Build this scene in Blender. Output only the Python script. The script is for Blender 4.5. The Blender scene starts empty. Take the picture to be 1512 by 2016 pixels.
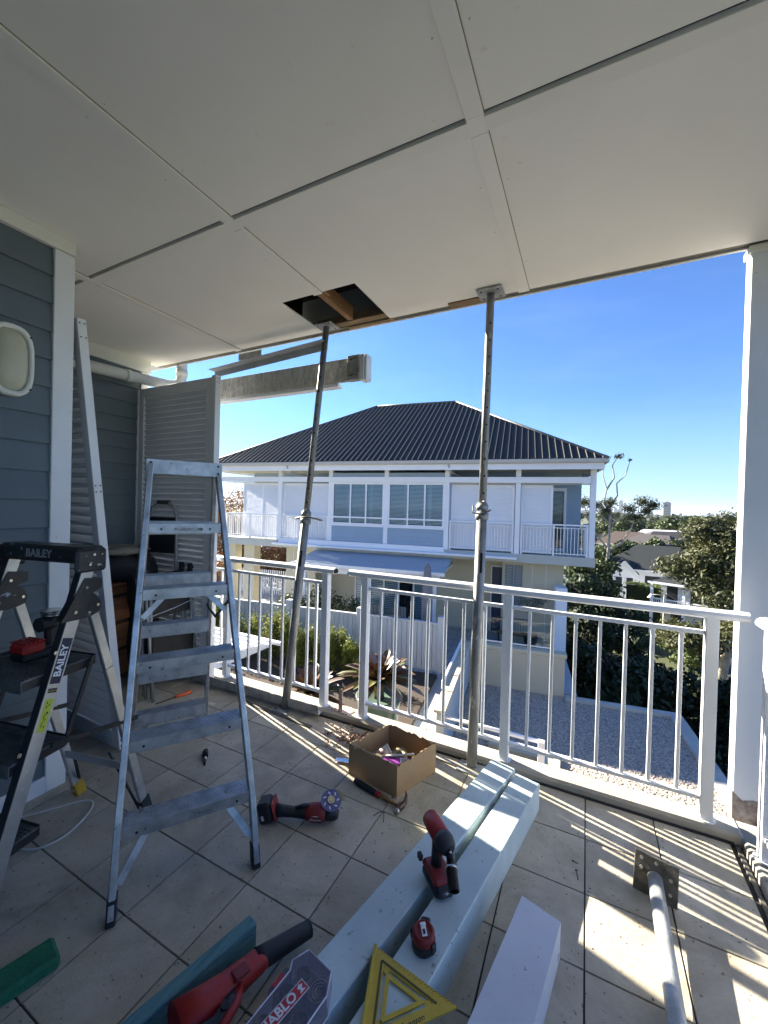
import bpy, math, random
import numpy as np
from mathutils import Vector, Matrix, noise as mnoise

S = bpy.context.scene
COL = S.collection
rad = math.radians
RNG = random.Random(7)

# ------------------------------------------------------------ camera
CAM_H = 1.535
yaw, pitch, roll = 0.466791, -0.010097, 0.026971
fw = Vector((-math.sin(yaw) * math.cos(pitch), math.cos(yaw) * math.cos(pitch), math.sin(pitch)))
rt = Vector((math.cos(yaw), math.sin(yaw), 0))
up = rt.cross(fw)
rt2 = rt * math.cos(roll) + up * math.sin(roll)
up2 = up * math.cos(roll) - rt * math.sin(roll)
cd = bpy.data.cameras.new("camera")
cam = bpy.data.objects.new("camera", cd)
COL.objects.link(cam)
cam.matrix_world = Matrix(((rt2.x, up2.x, -fw.x, 0), (rt2.y, up2.y, -fw.y, 0), (rt2.z, up2.z, -fw.z, CAM_H), (0, 0, 0, 1)))
cd.sensor_fit = 'VERTICAL'
cd.sensor_height = 36.0
cd.sensor_width = 27.0
cd.lens = 36.0 * 792.0 / 2016.0
cd.clip_start = 0.02
cd.clip_end = 30000
S.camera = cam

# ------------------------------------------------------------ light
SUN_AZ = rad(16.1)      # above the -X axis, towards +Y
SUN_EL = rad(25.0)
to_sun = Vector((-math.cos(SUN_AZ) * math.cos(SUN_EL), math.sin(SUN_AZ) * math.cos(SUN_EL), math.sin(SUN_EL)))
w = bpy.data.worlds.new("World")
S.world = w
w.use_nodes = True
nt = w.node_tree
nt.nodes.clear()
out = nt.nodes.new('ShaderNodeOutputWorld')
bg = nt.nodes.new('ShaderNodeBackground')
sky = nt.nodes.new('ShaderNodeTexSky')
sky.sky_type = 'NISHITA'
sky.sun_disc = False
sky.sun_elevation = SUN_EL
sky.sun_rotation = math.atan2(to_sun.x, to_sun.y) % (2 * math.pi)
sky.altitude = 30
sky.air_density = 1.0
sky.dust_density = 0.1
sky.ozone_density = 2.2
bg.inputs['Strength'].default_value = 0.055
# faint cirrus: low streaks above the skyline and one thin veil higher up
tc = nt.nodes.new('ShaderNodeTexCoord')
mp = nt.nodes.new('ShaderNodeMapping')
mp.inputs['Scale'].default_value = (1.6, 1.6, 9.0)
mp.inputs['Rotation'].default_value = (0.12, 0.10, 0.0)
ns = nt.nodes.new('ShaderNodeTexNoise')
ns.inputs['Scale'].default_value = 2.4
ns.inputs['Detail'].default_value = 7
ns.inputs['Roughness'].default_value = 0.62
rmp = nt.nodes.new('ShaderNodeValToRGB')
rmp.color_ramp.elements[0].position = 0.50
rmp.color_ramp.elements[0].color = (0, 0, 0, 1)
rmp.color_ramp.elements[1].position = 0.78
rmp.color_ramp.elements[1].color = (0.09, 0.09, 0.09, 1)
mx = nt.nodes.new('ShaderNodeMixRGB')
mx.inputs['Color2'].default_value = (2.6, 3.4, 4.2, 1)
nt.links.new(tc.outputs['Generated'], mp.inputs['Vector'])
nt.links.new(mp.outputs['Vector'], ns.inputs['Vector'])
nt.links.new(ns.outputs['Fac'], rmp.inputs['Fac'])
nt.links.new(rmp.outputs['Color'], mx.inputs['Fac'])
tint = nt.nodes.new('ShaderNodeMixRGB')
tint.blend_type = 'MULTIPLY'
tint.inputs['Fac'].default_value = 1.0
tint.inputs['Color2'].default_value = (0.36, 0.56, 0.88, 1)
nt.links.new(sky.outputs['Color'], tint.inputs['Color1'])
# pale blue-white band of air all round the horizon
sx = nt.nodes.new('ShaderNodeSeparateXYZ')
nt.links.new(tc.outputs['Generated'], sx.inputs['Vector'])
hz = nt.nodes.new('ShaderNodeMapRange')
hz.interpolation_type = 'SMOOTHSTEP'
hz.inputs['From Min'].default_value = 0.26
hz.inputs['From Max'].default_value = -0.02
nt.links.new(sx.outputs['Z'], hz.inputs['Value'])
hm_ = nt.nodes.new('ShaderNodeMath')
hm_.operation = 'MULTIPLY'
hm_.inputs[1].default_value = 0.75
nt.links.new(hz.outputs['Result'], hm_.inputs[0])
hmx = nt.nodes.new('ShaderNodeMixRGB')
hmx.inputs['Color2'].default_value = (1.55, 2.55, 3.7, 1)
nt.links.new(hm_.outputs[0], hmx.inputs['Fac'])
nt.links.new(tint.outputs['Color'], hmx.inputs['Color1'])
nt.links.new(hmx.outputs['Color'], mx.inputs['Color1'])
nt.links.new(mx.outputs['Color'], bg.inputs['Color'])
nt.links.new(bg.outputs['Background'], out.inputs['Surface'])

sd = bpy.data.lights.new("sun", 'SUN')
sd.energy = 5.0
sd.angle = rad(0.53)
sd.color = (1.0, 0.91, 0.76)
sun = bpy.data.objects.new("sun", sd)
COL.objects.link(sun)
sun.rotation_euler = to_sun.to_track_quat('Z', 'Y').to_euler()
sun.location = (-6, 4, 12)

S.view_settings.view_transform = 'Standard'
S.view_settings.look = 'None'
S.view_settings.gamma = 1
S.view_settings.use_curve_mapping = False
S.view_settings.exposure = 2.48
S.render.engine = 'CYCLES'
S.cycles.max_bounces = 8
S.cycles.diffuse_bounces = 5
S.cycles.glossy_bounces = 3
S.cycles.transmission_bounces = 6
S.cycles.transparent_max_bounces = 12
S.cycles.use_denoising = True
S.cycles.sample_clamp_indirect = 6.0

# ------------------------------------------------------------ materials
MATS = {}


def mat(name, col, rough=0.55, metal=0.0, var=0.0, vscale=4.0, col2=None, bump=0.0, bscale=60.0,
        rnd=0.0, spots=None, spot_col=None, spot_scale=30.0, spot_thr=0.66, stretch=None, spec=0.5,
        trans=0.0, alpha=None, emis=None):
    """Procedural principled material: base colour varied by noise, random tint per object, spots and bump."""
    if name in MATS:
        return MATS[name]
    m = bpy.data.materials.new(name)
    m.use_nodes = True
    t = m.node_tree
    L = t.links
    b = t.nodes['Principled BSDF']
    b.inputs['Roughness'].default_value = rough
    b.inputs['Metallic'].default_value = metal
    b.inputs['Specular IOR Level'].default_value = spec
    b.inputs['Base Color'].default_value = (*col, 1)
    co = t.nodes.new('ShaderNodeTexCoord')
    oi = t.nodes.new('ShaderNodeObjectInfo')
    ml = t.nodes.new('ShaderNodeMath')
    ml.operation = 'MULTIPLY'
    ml.inputs[1].default_value = 37.0
    L.new(oi.outputs['Random'], ml.inputs[0])
    va = t.nodes.new('ShaderNodeVectorMath')
    va.operation = 'ADD'
    L.new(co.outputs['Object'], va.inputs[0])
    L.new(ml.outputs[0], va.inputs[1])
    src = va.outputs[0]
    if stretch:
        mpp = t.nodes.new('ShaderNodeMapping')
        mpp.inputs['Scale'].default_value = stretch
        L.new(src, mpp.inputs['Vector'])
        src = mpp.outputs['Vector']
    cur = None
    if var > 0 or col2:
        n = t.nodes.new('ShaderNodeTexNoise')
        n.inputs['Scale'].default_value = vscale
        n.inputs['Detail'].default_value = 6
        n.inputs['Roughness'].default_value = 0.6
        L.new(src, n.inputs['Vector'])
        r = t.nodes.new('ShaderNodeValToRGB')
        c2 = col2 if col2 else tuple(c * (1 - var) for c in col)
        r.color_ramp.elements[0].position = 0.32
        r.color_ramp.elements[0].color = (*c2, 1)
        r.color_ramp.elements[1].position = 0.66
        r.color_ramp.elements[1].color = (*col, 1)
        L.new(n.outputs['Fac'], r.inputs['Fac'])
        cur = r.outputs['Color']
    if spot_col:
        n2 = t.nodes.new('ShaderNodeTexNoise')
        n2.inputs['Scale'].default_value = spot_scale
        n2.inputs['Detail'].default_value = 3
        L.new(src, n2.inputs['Vector'])
        r2 = t.nodes.new('ShaderNodeValToRGB')
        r2.color_ramp.elements[0].position = spot_thr
        r2.color_ramp.elements[0].color = (0, 0, 0, 1)
        r2.color_ramp.elements[1].position = spot_thr + 0.035
        r2.color_ramp.elements[1].color = (1, 1, 1, 1)
        L.new(n2.outputs['Fac'], r2.inputs['Fac'])
        x = t.nodes.new('ShaderNodeMixRGB')
        L.new(r2.outputs['Color'], x.inputs['Fac'])
        if cur:
            L.new(cur, x.inputs['Color1'])
        else:
            x.inputs['Color1'].default_value = (*col, 1)
        x.inputs['Color2'].default_value = (*spot_col, 1)
        cur = x.outputs['Color']
    if rnd > 0:
        hs = t.nodes.new('ShaderNodeHueSaturation')
        mr = t.nodes.new('ShaderNodeMapRange')
        mr.inputs['To Min'].default_value = 1 - rnd
        mr.inputs['To Max'].default_value = 1 + rnd
        L.new(oi.outputs['Random'], mr.inputs['Value'])
        L.new(mr.outputs['Result'], hs.inputs['Value'])
        if cur:
            L.new(cur, hs.inputs['Color'])
        else:
            hs.inputs['Color'].default_value = (*col, 1)
        cur = hs.outputs['Color']
    if cur:
        L.new(cur, b.inputs['Base Color'])
    if bump > 0:
        n3 = t.nodes.new('ShaderNodeTexNoise')
        n3.inputs['Scale'].default_value = bscale
        n3.inputs['Detail'].default_value = 5
        L.new(src, n3.inputs['Vector'])
        bp = t.nodes.new('ShaderNodeBump')
        bp.inputs['Strength'].default_value = bump
        bp.inputs['Distance'].default_value = 0.01
        L.new(n3.outputs['Fac'], bp.inputs['Height'])
        L.new(bp.outputs['Normal'], b.inputs['Normal'])
        if metal > 0.3 or rough < 0.5:
            r4 = t.nodes.new('ShaderNodeMapRange')
            r4.inputs['To Min'].default_value = max(0.05, rough - 0.12)
            r4.inputs['To Max'].default_value = min(1, rough + 0.18)
            L.new(n3.outputs['Fac'], r4.inputs['Value'])
            L.new(r4.outputs['Result'], b.inputs['Roughness'])
    if trans:
        b.inputs['Transmission Weight'].default_value = trans
        b.inputs['IOR'].default_value = 1.45
    MATS[name] = m
    return m


def leafmat(name, c1, c2, scale=1.2, tr=0.25):
    if name in MATS:
        return MATS[name]
    m = bpy.data.materials.new(name)
    m.use_nodes = True
    t = m.node_tree
    L = t.links
    b = t.nodes['Principled BSDF']
    b.inputs['Roughness'].default_value = 0.55
    b.inputs['Specular IOR Level'].default_value = 0.3
    g = t.nodes.new('ShaderNodeNewGeometry')
    n = t.nodes.new('ShaderNodeTexNoise')
    n.inputs['Scale'].default_value = scale
    n.inputs['Detail'].default_value = 6
    n.inputs['Roughness'].default_value = 0.7
    r = t.nodes.new('ShaderNodeValToRGB')
    r.color_ramp.elements[0].position = 0.35
    r.color_ramp.elements[0].color = (*c1, 1)
    r.color_ramp.elements[1].position = 0.65
    r.color_ramp.elements[1].color = (*c2, 1)
    L.new(g.outputs['Position'], n.inputs['Vector'])
    L.new(n.outputs['Fac'], r.inputs['Fac'])
    L.new(r.outputs['Color'], b.inputs['Base Color'])
    td = t.nodes.new('ShaderNodeBsdfTranslucent')
    L.new(r.outputs['Color'], td.inputs['Color'])
    ms = t.nodes.new('ShaderNodeMixShader')
    ms.inputs['Fac'].default_value = tr
    L.new(b.outputs['BSDF'], ms.inputs[1])
    L.new(td.outputs['BSDF'], ms.inputs[2])
    L.new(ms.outputs['Shader'], t.nodes['Material Output'].inputs['Surface'])
    MATS[name] = m
    return m


def glassmat(name, tint=(0.8, 0.9, 0.95), alpha=0.35):
    """Window glass: mostly clear sheet with sky reflections."""
    if name in MATS:
        return MATS[name]
    m = bpy.data.materials.new(name)
    m.use_nodes = True
    t = m.node_tree
    L = t.links
    t.nodes.remove(t.nodes['Principled BSDF'])
    tr = t.nodes.new('ShaderNodeBsdfTransparent')
    tr.inputs['Color'].default_value = (*tint, 1)
    gl = t.nodes.new('ShaderNodeBsdfGlossy')
    gl.inputs['Roughness'].default_value = 0.03
    fr = t.nodes.new('ShaderNodeFresnel')
    fr.inputs['IOR'].default_value = 1.5
    ad = t.nodes.new('ShaderNodeMath')
    ad.operation = 'ADD'
    ad.inputs[1].default_value = 0.0
    ms = t.nodes.new('ShaderNodeMixShader')
    L.new(fr.outputs['Fac'], ad.inputs[0])
    L.new(ad.outputs[0], ms.inputs['Fac'])
    L.new(tr.outputs['BSDF'], ms.inputs[1])
    L.new(gl.outputs['BSDF'], ms.inputs[2])
    L.new(ms.outputs['Shader'], t.nodes['Material Output'].inputs['Surface'])
    MATS[name] = m
    return m


WHITE = mat('white_powdercoat', (0.74, 0.76, 0.78), 0.4, var=0.06, vscale=3, bump=0.03, bscale=90,
            spot_col=(0.42, 0.40, 0.36), spot_scale=24, spot_thr=0.73)
TRIM = mat('painted_trim', (0.74, 0.74, 0.68), 0.6, var=0.08, vscale=2, bump=0.12, bscale=60)
SOFFIT = mat('soffit_paint', (0.90, 0.895, 0.85), 0.75, col2=(0.84, 0.835, 0.78), vscale=0.9, bump=0.06, bscale=25,
             spot_col=(0.80, 0.78, 0.70), spot_scale=16, spot_thr=0.735)
BLUEWALL = mat('blue_weatherboard_paint', (0.115, 0.150, 0.172), 0.6, var=0.12, vscale=2.5, bump=0.1, bscale=50, rnd=0.04)
GROUT = mat('grout', (0.05, 0.045, 0.04), 0.9, bump=0.2, bscale=80)
TILE = mat('floor_tile', (0.52, 0.475, 0.385), 0.62, col2=(0.40, 0.36, 0.285), vscale=4.5, bump=0.18, bscale=90, rnd=0.07,
           spot_col=(0.17, 0.15, 0.12), spot_scale=62, spot_thr=0.672)
# smears and dust that run across the tile joints
_t = TILE.node_tree
_b = _t.nodes['Principled BSDF']
_src = _b.inputs['Base Color'].links[0].from_socket
_g = _t.nodes.new('ShaderNodeNewGeometry')
_n = _t.nodes.new('ShaderNodeTexNoise')
_n.inputs['Scale'].default_value = 2.1
_n.inputs['Detail'].default_value = 8
_n.inputs['Roughness'].default_value = 0.72
_n.inputs['Distortion'].default_value = 0.6
_t.links.new(_g.outputs['Position'], _n.inputs['Vector'])
_r = _t.nodes.new('ShaderNodeValToRGB')
_r.color_ramp.elements[0].position = 0.36
_r.color_ramp.elements[0].color = (0.70, 0.68, 0.63, 1)
_r.color_ramp.elements[1].position = 0.56
_r.color_ramp.elements[1].color = (1, 1, 1, 1)
_t.links.new(_n.outputs['Fac'], _r.inputs['Fac'])
_m = _t.nodes.new('ShaderNodeMixRGB')
_m.blend_type = 'MULTIPLY'
_m.inputs['Fac'].default_value = 1.0
_t.links.new(_src, _m.inputs['Color1'])
_t.links.new(_r.outputs['Color'], _m.inputs['Color2'])
_t.links.new(_m.outputs['Color'], _b.inputs['Base Color'])
CONC = mat('curb_concrete', (0.44, 0.41, 0.34), 0.85, col2=(0.30, 0.275, 0.23), vscale=3.5, bump=0.25, bscale=60,
           spot_col=(0.12, 0.10, 0.08), spot_scale=16, spot_thr=0.70)
ALU = mat('worn_aluminium', (0.60, 0.61, 0.62), 0.42, 0.85, col2=(0.34, 0.35, 0.36), vscale=14, bump=0.1, bscale=140,
          spot_col=(0.25, 0.24, 0.22), spot_scale=30, spot_thr=0.68)
ALUL = mat('ladder_aluminium', (0.62, 0.63, 0.63), 0.38, 0.8, col2=(0.45, 0.46, 0.46), vscale=7, bump=0.05, bscale=120,
           spot_col=(0.72, 0.72, 0.70), spot_scale=26, spot_thr=0.67)
GALV = mat('galvanised_steel', (0.50, 0.52, 0.52), 0.5, 0.45, col2=(0.30, 0.31, 0.31), vscale=14, bump=0.15, bscale=120,
           spot_col=(0.55, 0.54, 0.50), spot_scale=20, spot_thr=0.66)
PROPM = mat('weathered_prop_steel', (0.34, 0.35, 0.345), 0.55, 0.45, col2=(0.15, 0.155, 0.155), vscale=9, bump=0.2, bscale=90,
            stretch=(1, 1, .45), spot_col=(0.50, 0.49, 0.46), spot_scale=26, spot_thr=0.66)
GALVD = mat('dirty_steel', (0.17, 0.165, 0.15), 0.6, 0.6, col2=(0.09, 0.085, 0.075), vscale=18, bump=0.2, bscale=90)
BLACK = mat('black_plastic', (0.014, 0.015, 0.017), 0.45, bump=0.15, bscale=200)
BLACKP = mat('paint_splashed_black', (0.018, 0.019, 0.022), 0.4, bump=0.1, bscale=120, spot_col=(0.40, 0.42, 0.43),
             spot_scale=60, spot_thr=0.66, stretch=(1, 0.35, 1))
DARKRUB = mat('dark_rubber', (0.02, 0.022, 0.026), 0.7)
RED = mat('red_plastic', (0.42, 0.018, 0.016), 0.42, var=0.25, vscale=14, bump=0.05, bscale=100)
REDD = mat('dusty_red_plastic', (0.27, 0.022, 0.020), 0.5, var=0.35, vscale=30, bump=0.1, bscale=150)
STEEL = mat('bright_steel', (0.62, 0.61, 0.58), 0.25, 1.0, var=0.3, vscale=40)
SOCKET = mat('black_oxide_steel', (0.03, 0.028, 0.03), 0.32, 0.8, var=0.3, vscale=30)
WOODN = mat('timber', (0.36, 0.20, 0.09), 0.7, col2=(0.20, 0.105, 0.045), vscale=5, stretch=(14, 1.2, 14), bump=0.2, bscale=30)
WOODF = mat('weathered_fibre_timber', (0.30, 0.21, 0.12), 0.8, col2=(0.14, 0.09, 0.05), vscale=6, stretch=(1.5, 14, 14), bump=0.3, bscale=40)
CHEST = mat('chest_timber', (0.26, 0.115, 0.048), 0.5, col2=(0.15, 0.06, 0.026), vscale=4, stretch=(1.2, 1.2, 12), bump=0.05, bscale=40, rnd=0.1)
LICHEN = mat('lichen_stained_white', (0.60, 0.59, 0.54), 0.85, col2=(0.34, 0.33, 0.28), vscale=16, stretch=(2.2, 1, 0.7), bump=0.2, bscale=60,
             spot_col=(0.18, 0.17, 0.135), spot_scale=55, spot_thr=0.63)
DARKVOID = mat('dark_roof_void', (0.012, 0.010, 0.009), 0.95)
PALE = mat('primed_beam', (0.56, 0.66, 0.66), 0.6, col2=(0.45, 0.545, 0.56), vscale=5, bump=0.08, bscale=70,
           spot_col=(0.26, 0.31, 0.31), spot_scale=44, spot_thr=0.675)
PALEW = mat('white_primed_board', (0.68, 0.70, 0.76), 0.55, col2=(0.60, 0.62, 0.68), vscale=4, bump=0.08, bscale=70,
            spot_col=(0.30, 0.30, 0.31), spot_scale=36, spot_thr=0.68)
CARD = mat('cardboard', (0.42, 0.28, 0.15), 0.85, col2=(0.36, 0.235, 0.125), vscale=6, bump=0.12, bscale=90)
GREENW = mat('treated_pine_paint', (0.13, 0.28, 0.30), 0.75, col2=(0.07, 0.18, 0.20), vscale=6, stretch=(14, 1.2, 14), bump=0.3, bscale=30)
YELLOW = mat('yellow_square', (0.62, 0.42, 0.03), 0.45, var=0.12, vscale=20, bump=0.05, bscale=90)
ROOFM = mat('charcoal_roof_sheet', (0.036, 0.042, 0.043), 0.75, var=0.15, vscale=1.5, rnd=0.05, spec=0.2)
ROOFR = mat('roof_rib_edge', (0.13, 0.13, 0.12), 0.5, var=0.2, vscale=6)
HOUSEW = mat('house_white', (0.84, 0.85, 0.87), 0.6, var=0.05, vscale=1.0)
HOUSEC = mat('house_cream', (0.56, 0.51, 0.375), 0.8, var=0.06, vscale=1.0, bump=0.05, bscale=20)
HOUSEG = mat('house_slab_grey', (0.50, 0.51, 0.46), 0.8, var=0.08, vscale=1.0)
HOUSEB = mat('house_blue', (0.30, 0.40, 0.50), 0.6, var=0.08, vscale=2.0)
GLASS = glassmat('window_glass')
DARKIN = mat('dark_interior', (0.02, 0.022, 0.026), 0.8)

# ------------------------------------------------------------ mesh builder
W = {}


def wm(o):
    return W.get(o.name, Matrix.Identity(4)) if o is not None else Matrix.Identity(4)


def link(o, parent=None, basis=None):
    COL.objects.link(o)
    if parent is not None:
        o.parent = parent
    if basis is not None:
        o.matrix_basis = basis
    W[o.name] = wm(parent) @ (basis if basis is not None else Matrix.Identity(4))
    return o


def tag(o, label=None, cat=None, group=None, kind=None):
    if label:
        o['label'] = label
    if cat:
        o['category'] = cat
    if group:
        o['group'] = group
    if kind:
        o['kind'] = kind
    return o


def thing(name, label, cat, loc=(0, 0, 0), group=None, rz=0.0, M=None, kind=None):
    o = bpy.data.objects.new(name, None)
    o.empty_display_size = 0.1
    b = M if M is not None else Matrix.Translation(loc) @ Matrix.Rotation(rz, 4, 'Z')
    link(o, None, b)
    if kind:
        o['kind'] = kind
        if label:
            o['label'] = label
        return o
    return tag(o, label, cat, group)


def frame(loc, x=(1, 0, 0), z=(0, 0, 1)):
    """Matrix whose local X points along x and local Z as near z as it can."""
    X = Vector(x).normalized()
    Z = Vector(z)
    Y = Z.cross(X).normalized()
    Z = X.cross(Y)
    M = Matrix((X, Y, Z)).transposed().to_4x4()
    M.translation = Vector(loc)
    return M


class MB:
    def __init__(self, M=None):
        self.v = []
        self.f = []
        self.s = []
        self.M = M

    def add(self, vs, fs, smooth=False, M=None):
        n = len(self.v)
        for p in vs:
            p = Vector(p)
            if M is not None:
                p = M @ p
            if self.M is not None:
                p = self.M @ p
            self.v.append(p)
        for f in fs:
            self.f.append([i + n for i in f])
            self.s.append(smooth)
        return self

    def box(self, c, s, M=None, ch=0.0):
        x, y, z = s[0] / 2, s[1] / 2, s[2] / 2
        c = Vector(c)
        if ch <= 0:
            vs = [c + Vector((a * x, b * y, d * z)) for a in (-1, 1) for b in (-1, 1) for d in (-1, 1)]
            fs = [(0, 1, 3, 2), (4, 6, 7, 5), (0, 4, 5, 1), (2, 3, 7, 6), (0, 2, 6, 4), (1, 5, 7, 3)]
            return self.add(vs, fs, M=M)
        ch = min(ch, x * .9, y * .9, z * .9)
        idx = {}
        vs = []
        for a in (-1, 1):
            for b in (-1, 1):
                for d in (-1, 1):
                    idx[(a, b, d)] = len(vs)
                    vs += [c + Vector((a * x, b * (y - ch), d * (z - ch))), c + Vector((a * (x - ch), b * y, d * (z - ch))),
                           c + Vector((a * (x - ch), b * (y - ch), d * z))]
        fs = []

        def q(l):
            fs.append(l)
        for a in (-1, 1):
            q([idx[(a, -1, -1)], idx[(a, 1, -1)], idx[(a, 1, 1)], idx[(a, -1, 1)]][::a])
            q([idx[(-1, a, -1)] + 1, idx[(-1, a, 1)] + 1, idx[(1, a, 1)] + 1, idx[(1, a, -1)] + 1][::a])
            q([idx[(-1, -1, a)] + 2, idx[(1, -1, a)] + 2, idx[(1, 1, a)] + 2, idx[(-1, 1, a)] + 2][::a])
        for a in (-1, 1):
            for b in (-1, 1):
                q([idx[(a, b, -1)], idx[(a, b, 1)], idx[(a, b, 1)] + 1, idx[(a, b, -1)] + 1])
                q([idx[(a, -1, b)], idx[(a, 1, b)], idx[(a, 1, b)] + 2, idx[(a, -1, b)] + 2])
                q([idx[(-1, a, b)] + 1, idx[(1, a, b)] + 1, idx[(1, a, b)] + 2, idx[(-1, a, b)] + 2])
                for d in (-1, 1):
                    i = idx[(a, b, d)]
                    q([i, i + 1, i + 2])
        return self.add(vs, fs, M=M)

    def bb(self, x0, x1, y0, y1, z0, z1, ch=0.0, M=None):
        return self.box(((x0 + x1) / 2, (y0 + y1) / 2, (z0 + z1) / 2), (abs(x1 - x0), abs(y1 - y0), abs(z1 - z0)), M=M, ch=ch)

    def seg(self, p0, p1, w_, h, up_=(0, 0, 1), ch=0.0):
        p0, p1 = Vector(p0), Vector(p1)
        d = p1 - p0
        M = frame((p0 + p1) / 2, d, up_)
        return self.box((0, 0, 0), (d.length, w_, h), M=M, ch=ch)

    def cyl(self, p0, p1, r0, r1=None, n=14, cap=True, smooth=True):
        r1 = r0 if r1 is None else r1
        p0, p1 = Vector(p0), Vector(p1)
        d = (p1 - p0).normalized()
        a = Vector((0, 0, 1)) if abs(d.z) < 0.9 else Vector((1, 0, 0))
        u = d.cross(a).normalized()
        v = d.cross(u)
        vs = []
        for p, r in ((p0, r0), (p1, r1)):
            for k in range(n):
                t = 2 * math.pi * k / n
                vs.append(p + (u * math.cos(t) + v * math.sin(t)) * r)
        self.add(vs, [(k, (k + 1) % n, n + (k + 1) % n, n + k) for k in range(n)], smooth)
        if cap:
            self.add(vs, [tuple(range(n - 1, -1, -1)), tuple(range(n, 2 * n))])
        return self

    def ring(self, p0, p1, ro, ri, n=16):
        """hollow pipe piece"""
        p0, p1 = Vector(p0), Vector(p1)
        d = (p1 - p0).normalized()
        a = Vector((0, 0, 1)) if abs(d.z) < 0.9 else Vector((1, 0, 0))
        u = d.cross(a).normalized()
        v = d.cross(u)
        vs = []
        for p, r in ((p0, ro), (p1, ro), (p1, ri), (p0, ri)):
            for k in range(n):
                t = 2 * math.pi * k / n
                vs.append(p + (u * math.cos(t) + v * math.sin(t)) * r)
        fs = []
        for q in range(4):
            for k in range(n):
                fs.append((q * n + k, q * n + (k + 1) % n, ((q + 1) % 4) * n + (k + 1) % n, ((q + 1) % 4) * n + k))
        return self.add(vs, fs, False)

    def tube(self, pts, r, n=8, cap=True, flat=1.0):
        pts = [Vector(p) for p in pts]
        vs = []
        prev = None
        for i, p in enumerate(pts):
            d = (pts[min(i + 1, len(pts) - 1)] - pts[max(i - 1, 0)]).normalized()
            if prev is None:
                a = Vector((0, 0, 1)) if abs(d.z) < 0.9 else Vector((1, 0, 0))
                u = d.cross(a).normalized()
            else:
                u = (prev - d * prev.dot(d)).normalized()
            prev = u
            v = d.cross(u)
            rr = r[i] if isinstance(r, (list, tuple)) else r
            for k in range(n):
                t = 2 * math.pi * k / n
                vs.append(p + u * math.cos(t) * rr + v * math.sin(t) * rr * flat)
        fs = []
        for i in range(len(pts) - 1):
            for k in range(n):
                fs.append((i * n + k, i * n + (k + 1) % n, (i + 1) * n + (k + 1) % n, (i + 1) * n + k))
        self.add(vs, fs, True)
        if cap:
            m = len(pts) * n
            self.add(vs, [tuple(range(n - 1, -1, -1)), tuple(range(m - n, m))])
        return self

    def prism(self, poly, h0, h1, M=None, smooth=False):
        """polygon in local XY extruded from z=h0 to z=h1"""
        n = len(poly)
        vs = [(p[0], p[1], h0) for p in poly] + [(p[0], p[1], h1) for p in poly]
        fs = [tuple(range(n - 1, -1, -1)), tuple(range(n, 2 * n))]
        self.add(vs, fs, False, M)
        self.add(vs, [(k, (k + 1) % n, n + (k + 1) % n, n + k) for k in range(n)], smooth, M)
        return self

    def sweep(self, prof, p0, p1, up_=(0, 0, 1), smooth=False):
        """closed profile (y,z pairs) swept from p0 to p1"""
        p0, p1 = Vector(p0), Vector(p1)
        d = p1 - p0
        M = frame(p0, d, up_)
        n = len(prof)
        vs = [(0, a, b) for a, b in prof] + [(d.length, a, b) for a, b in prof]
        self.add(vs, [tuple(range(n)), tuple(range(2 * n - 1, n - 1, -1))], False, M)
        self.add(vs, [(k, (k + 1) % n, n + (k + 1) % n, n + k) for k in range(n)], smooth, M)
        return self

    def lathe(self, prof, M=None, n=20, smooth=True):
        """profile of (radius, z) turned about local Z"""
        vs, fs = [], []
        for r, z in prof:
            for k in range(n):
                t = 2 * math.pi * k / n
                vs.append((r * math.cos(t), r * math.sin(t), z))
        for i in range(len(prof) - 1):
            for k in range(n):
                fs.append((i * n + k, i * n + (k + 1) % n, (i + 1) * n + (k + 1) % n, (i + 1) * n + k))
        return self.add(vs, fs, smooth, M)

    def quad(self, *p):
        return self.add(p, [tuple(range(len(p)))])

    def mesh(self, name, m=None):
        me = bpy.data.meshes.new(name)
        me.from_pydata([tuple(p) for p in self.v], [], self.f)
        me.polygons.foreach_set('use_smooth', self.s)
        if m:
            me.materials.append(m)
        me.validate(verbose=False)
        me.update()
        return me

    def build(self, name, m, parent=None, world=False, kind=None, label=None):
        if world and parent is not None:
            inv = wm(parent).inverted()
            self.v = [inv @ p for p in self.v]
        # fix normals with a centroid-independent recalculation
        me = self.mesh(name, m)
        fixn(me)
        o = bpy.data.objects.new(name, me)
        link(o, parent, Matrix.Identity(4))
        if kind:
            o['kind'] = kind
        if label:
            o['label'] = label
        return o


def fixn(me):
    import bmesh
    b = bmesh.new()
    b.from_mesh(me)
    bmesh.ops.remove_doubles(b, verts=b.verts, dist=1e-5)
    bmesh.ops.recalc_face_normals(b, faces=b.faces)
    b.to_mesh(me)
    b.free()


def piece(me, name, parent, M):
    """one more object that shares a mesh; M in the parent's frame"""
    o = bpy.data.objects.new(name, me)
    return link(o, parent, M)


def T(x, y, z):
    return Matrix.Translation((x, y, z))


def Sc(x, y, z):
    return Matrix.Diagonal((x, y, z, 1))


def copy_tree(o, parent=None):
    c = o.copy()
    COL.objects.link(c)
    if parent is not None:
        c.parent = parent
    W[c.name] = wm(parent) @ c.matrix_basis
    for ch in list(o.children):
        copy_tree(ch, c)
    return c


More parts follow.
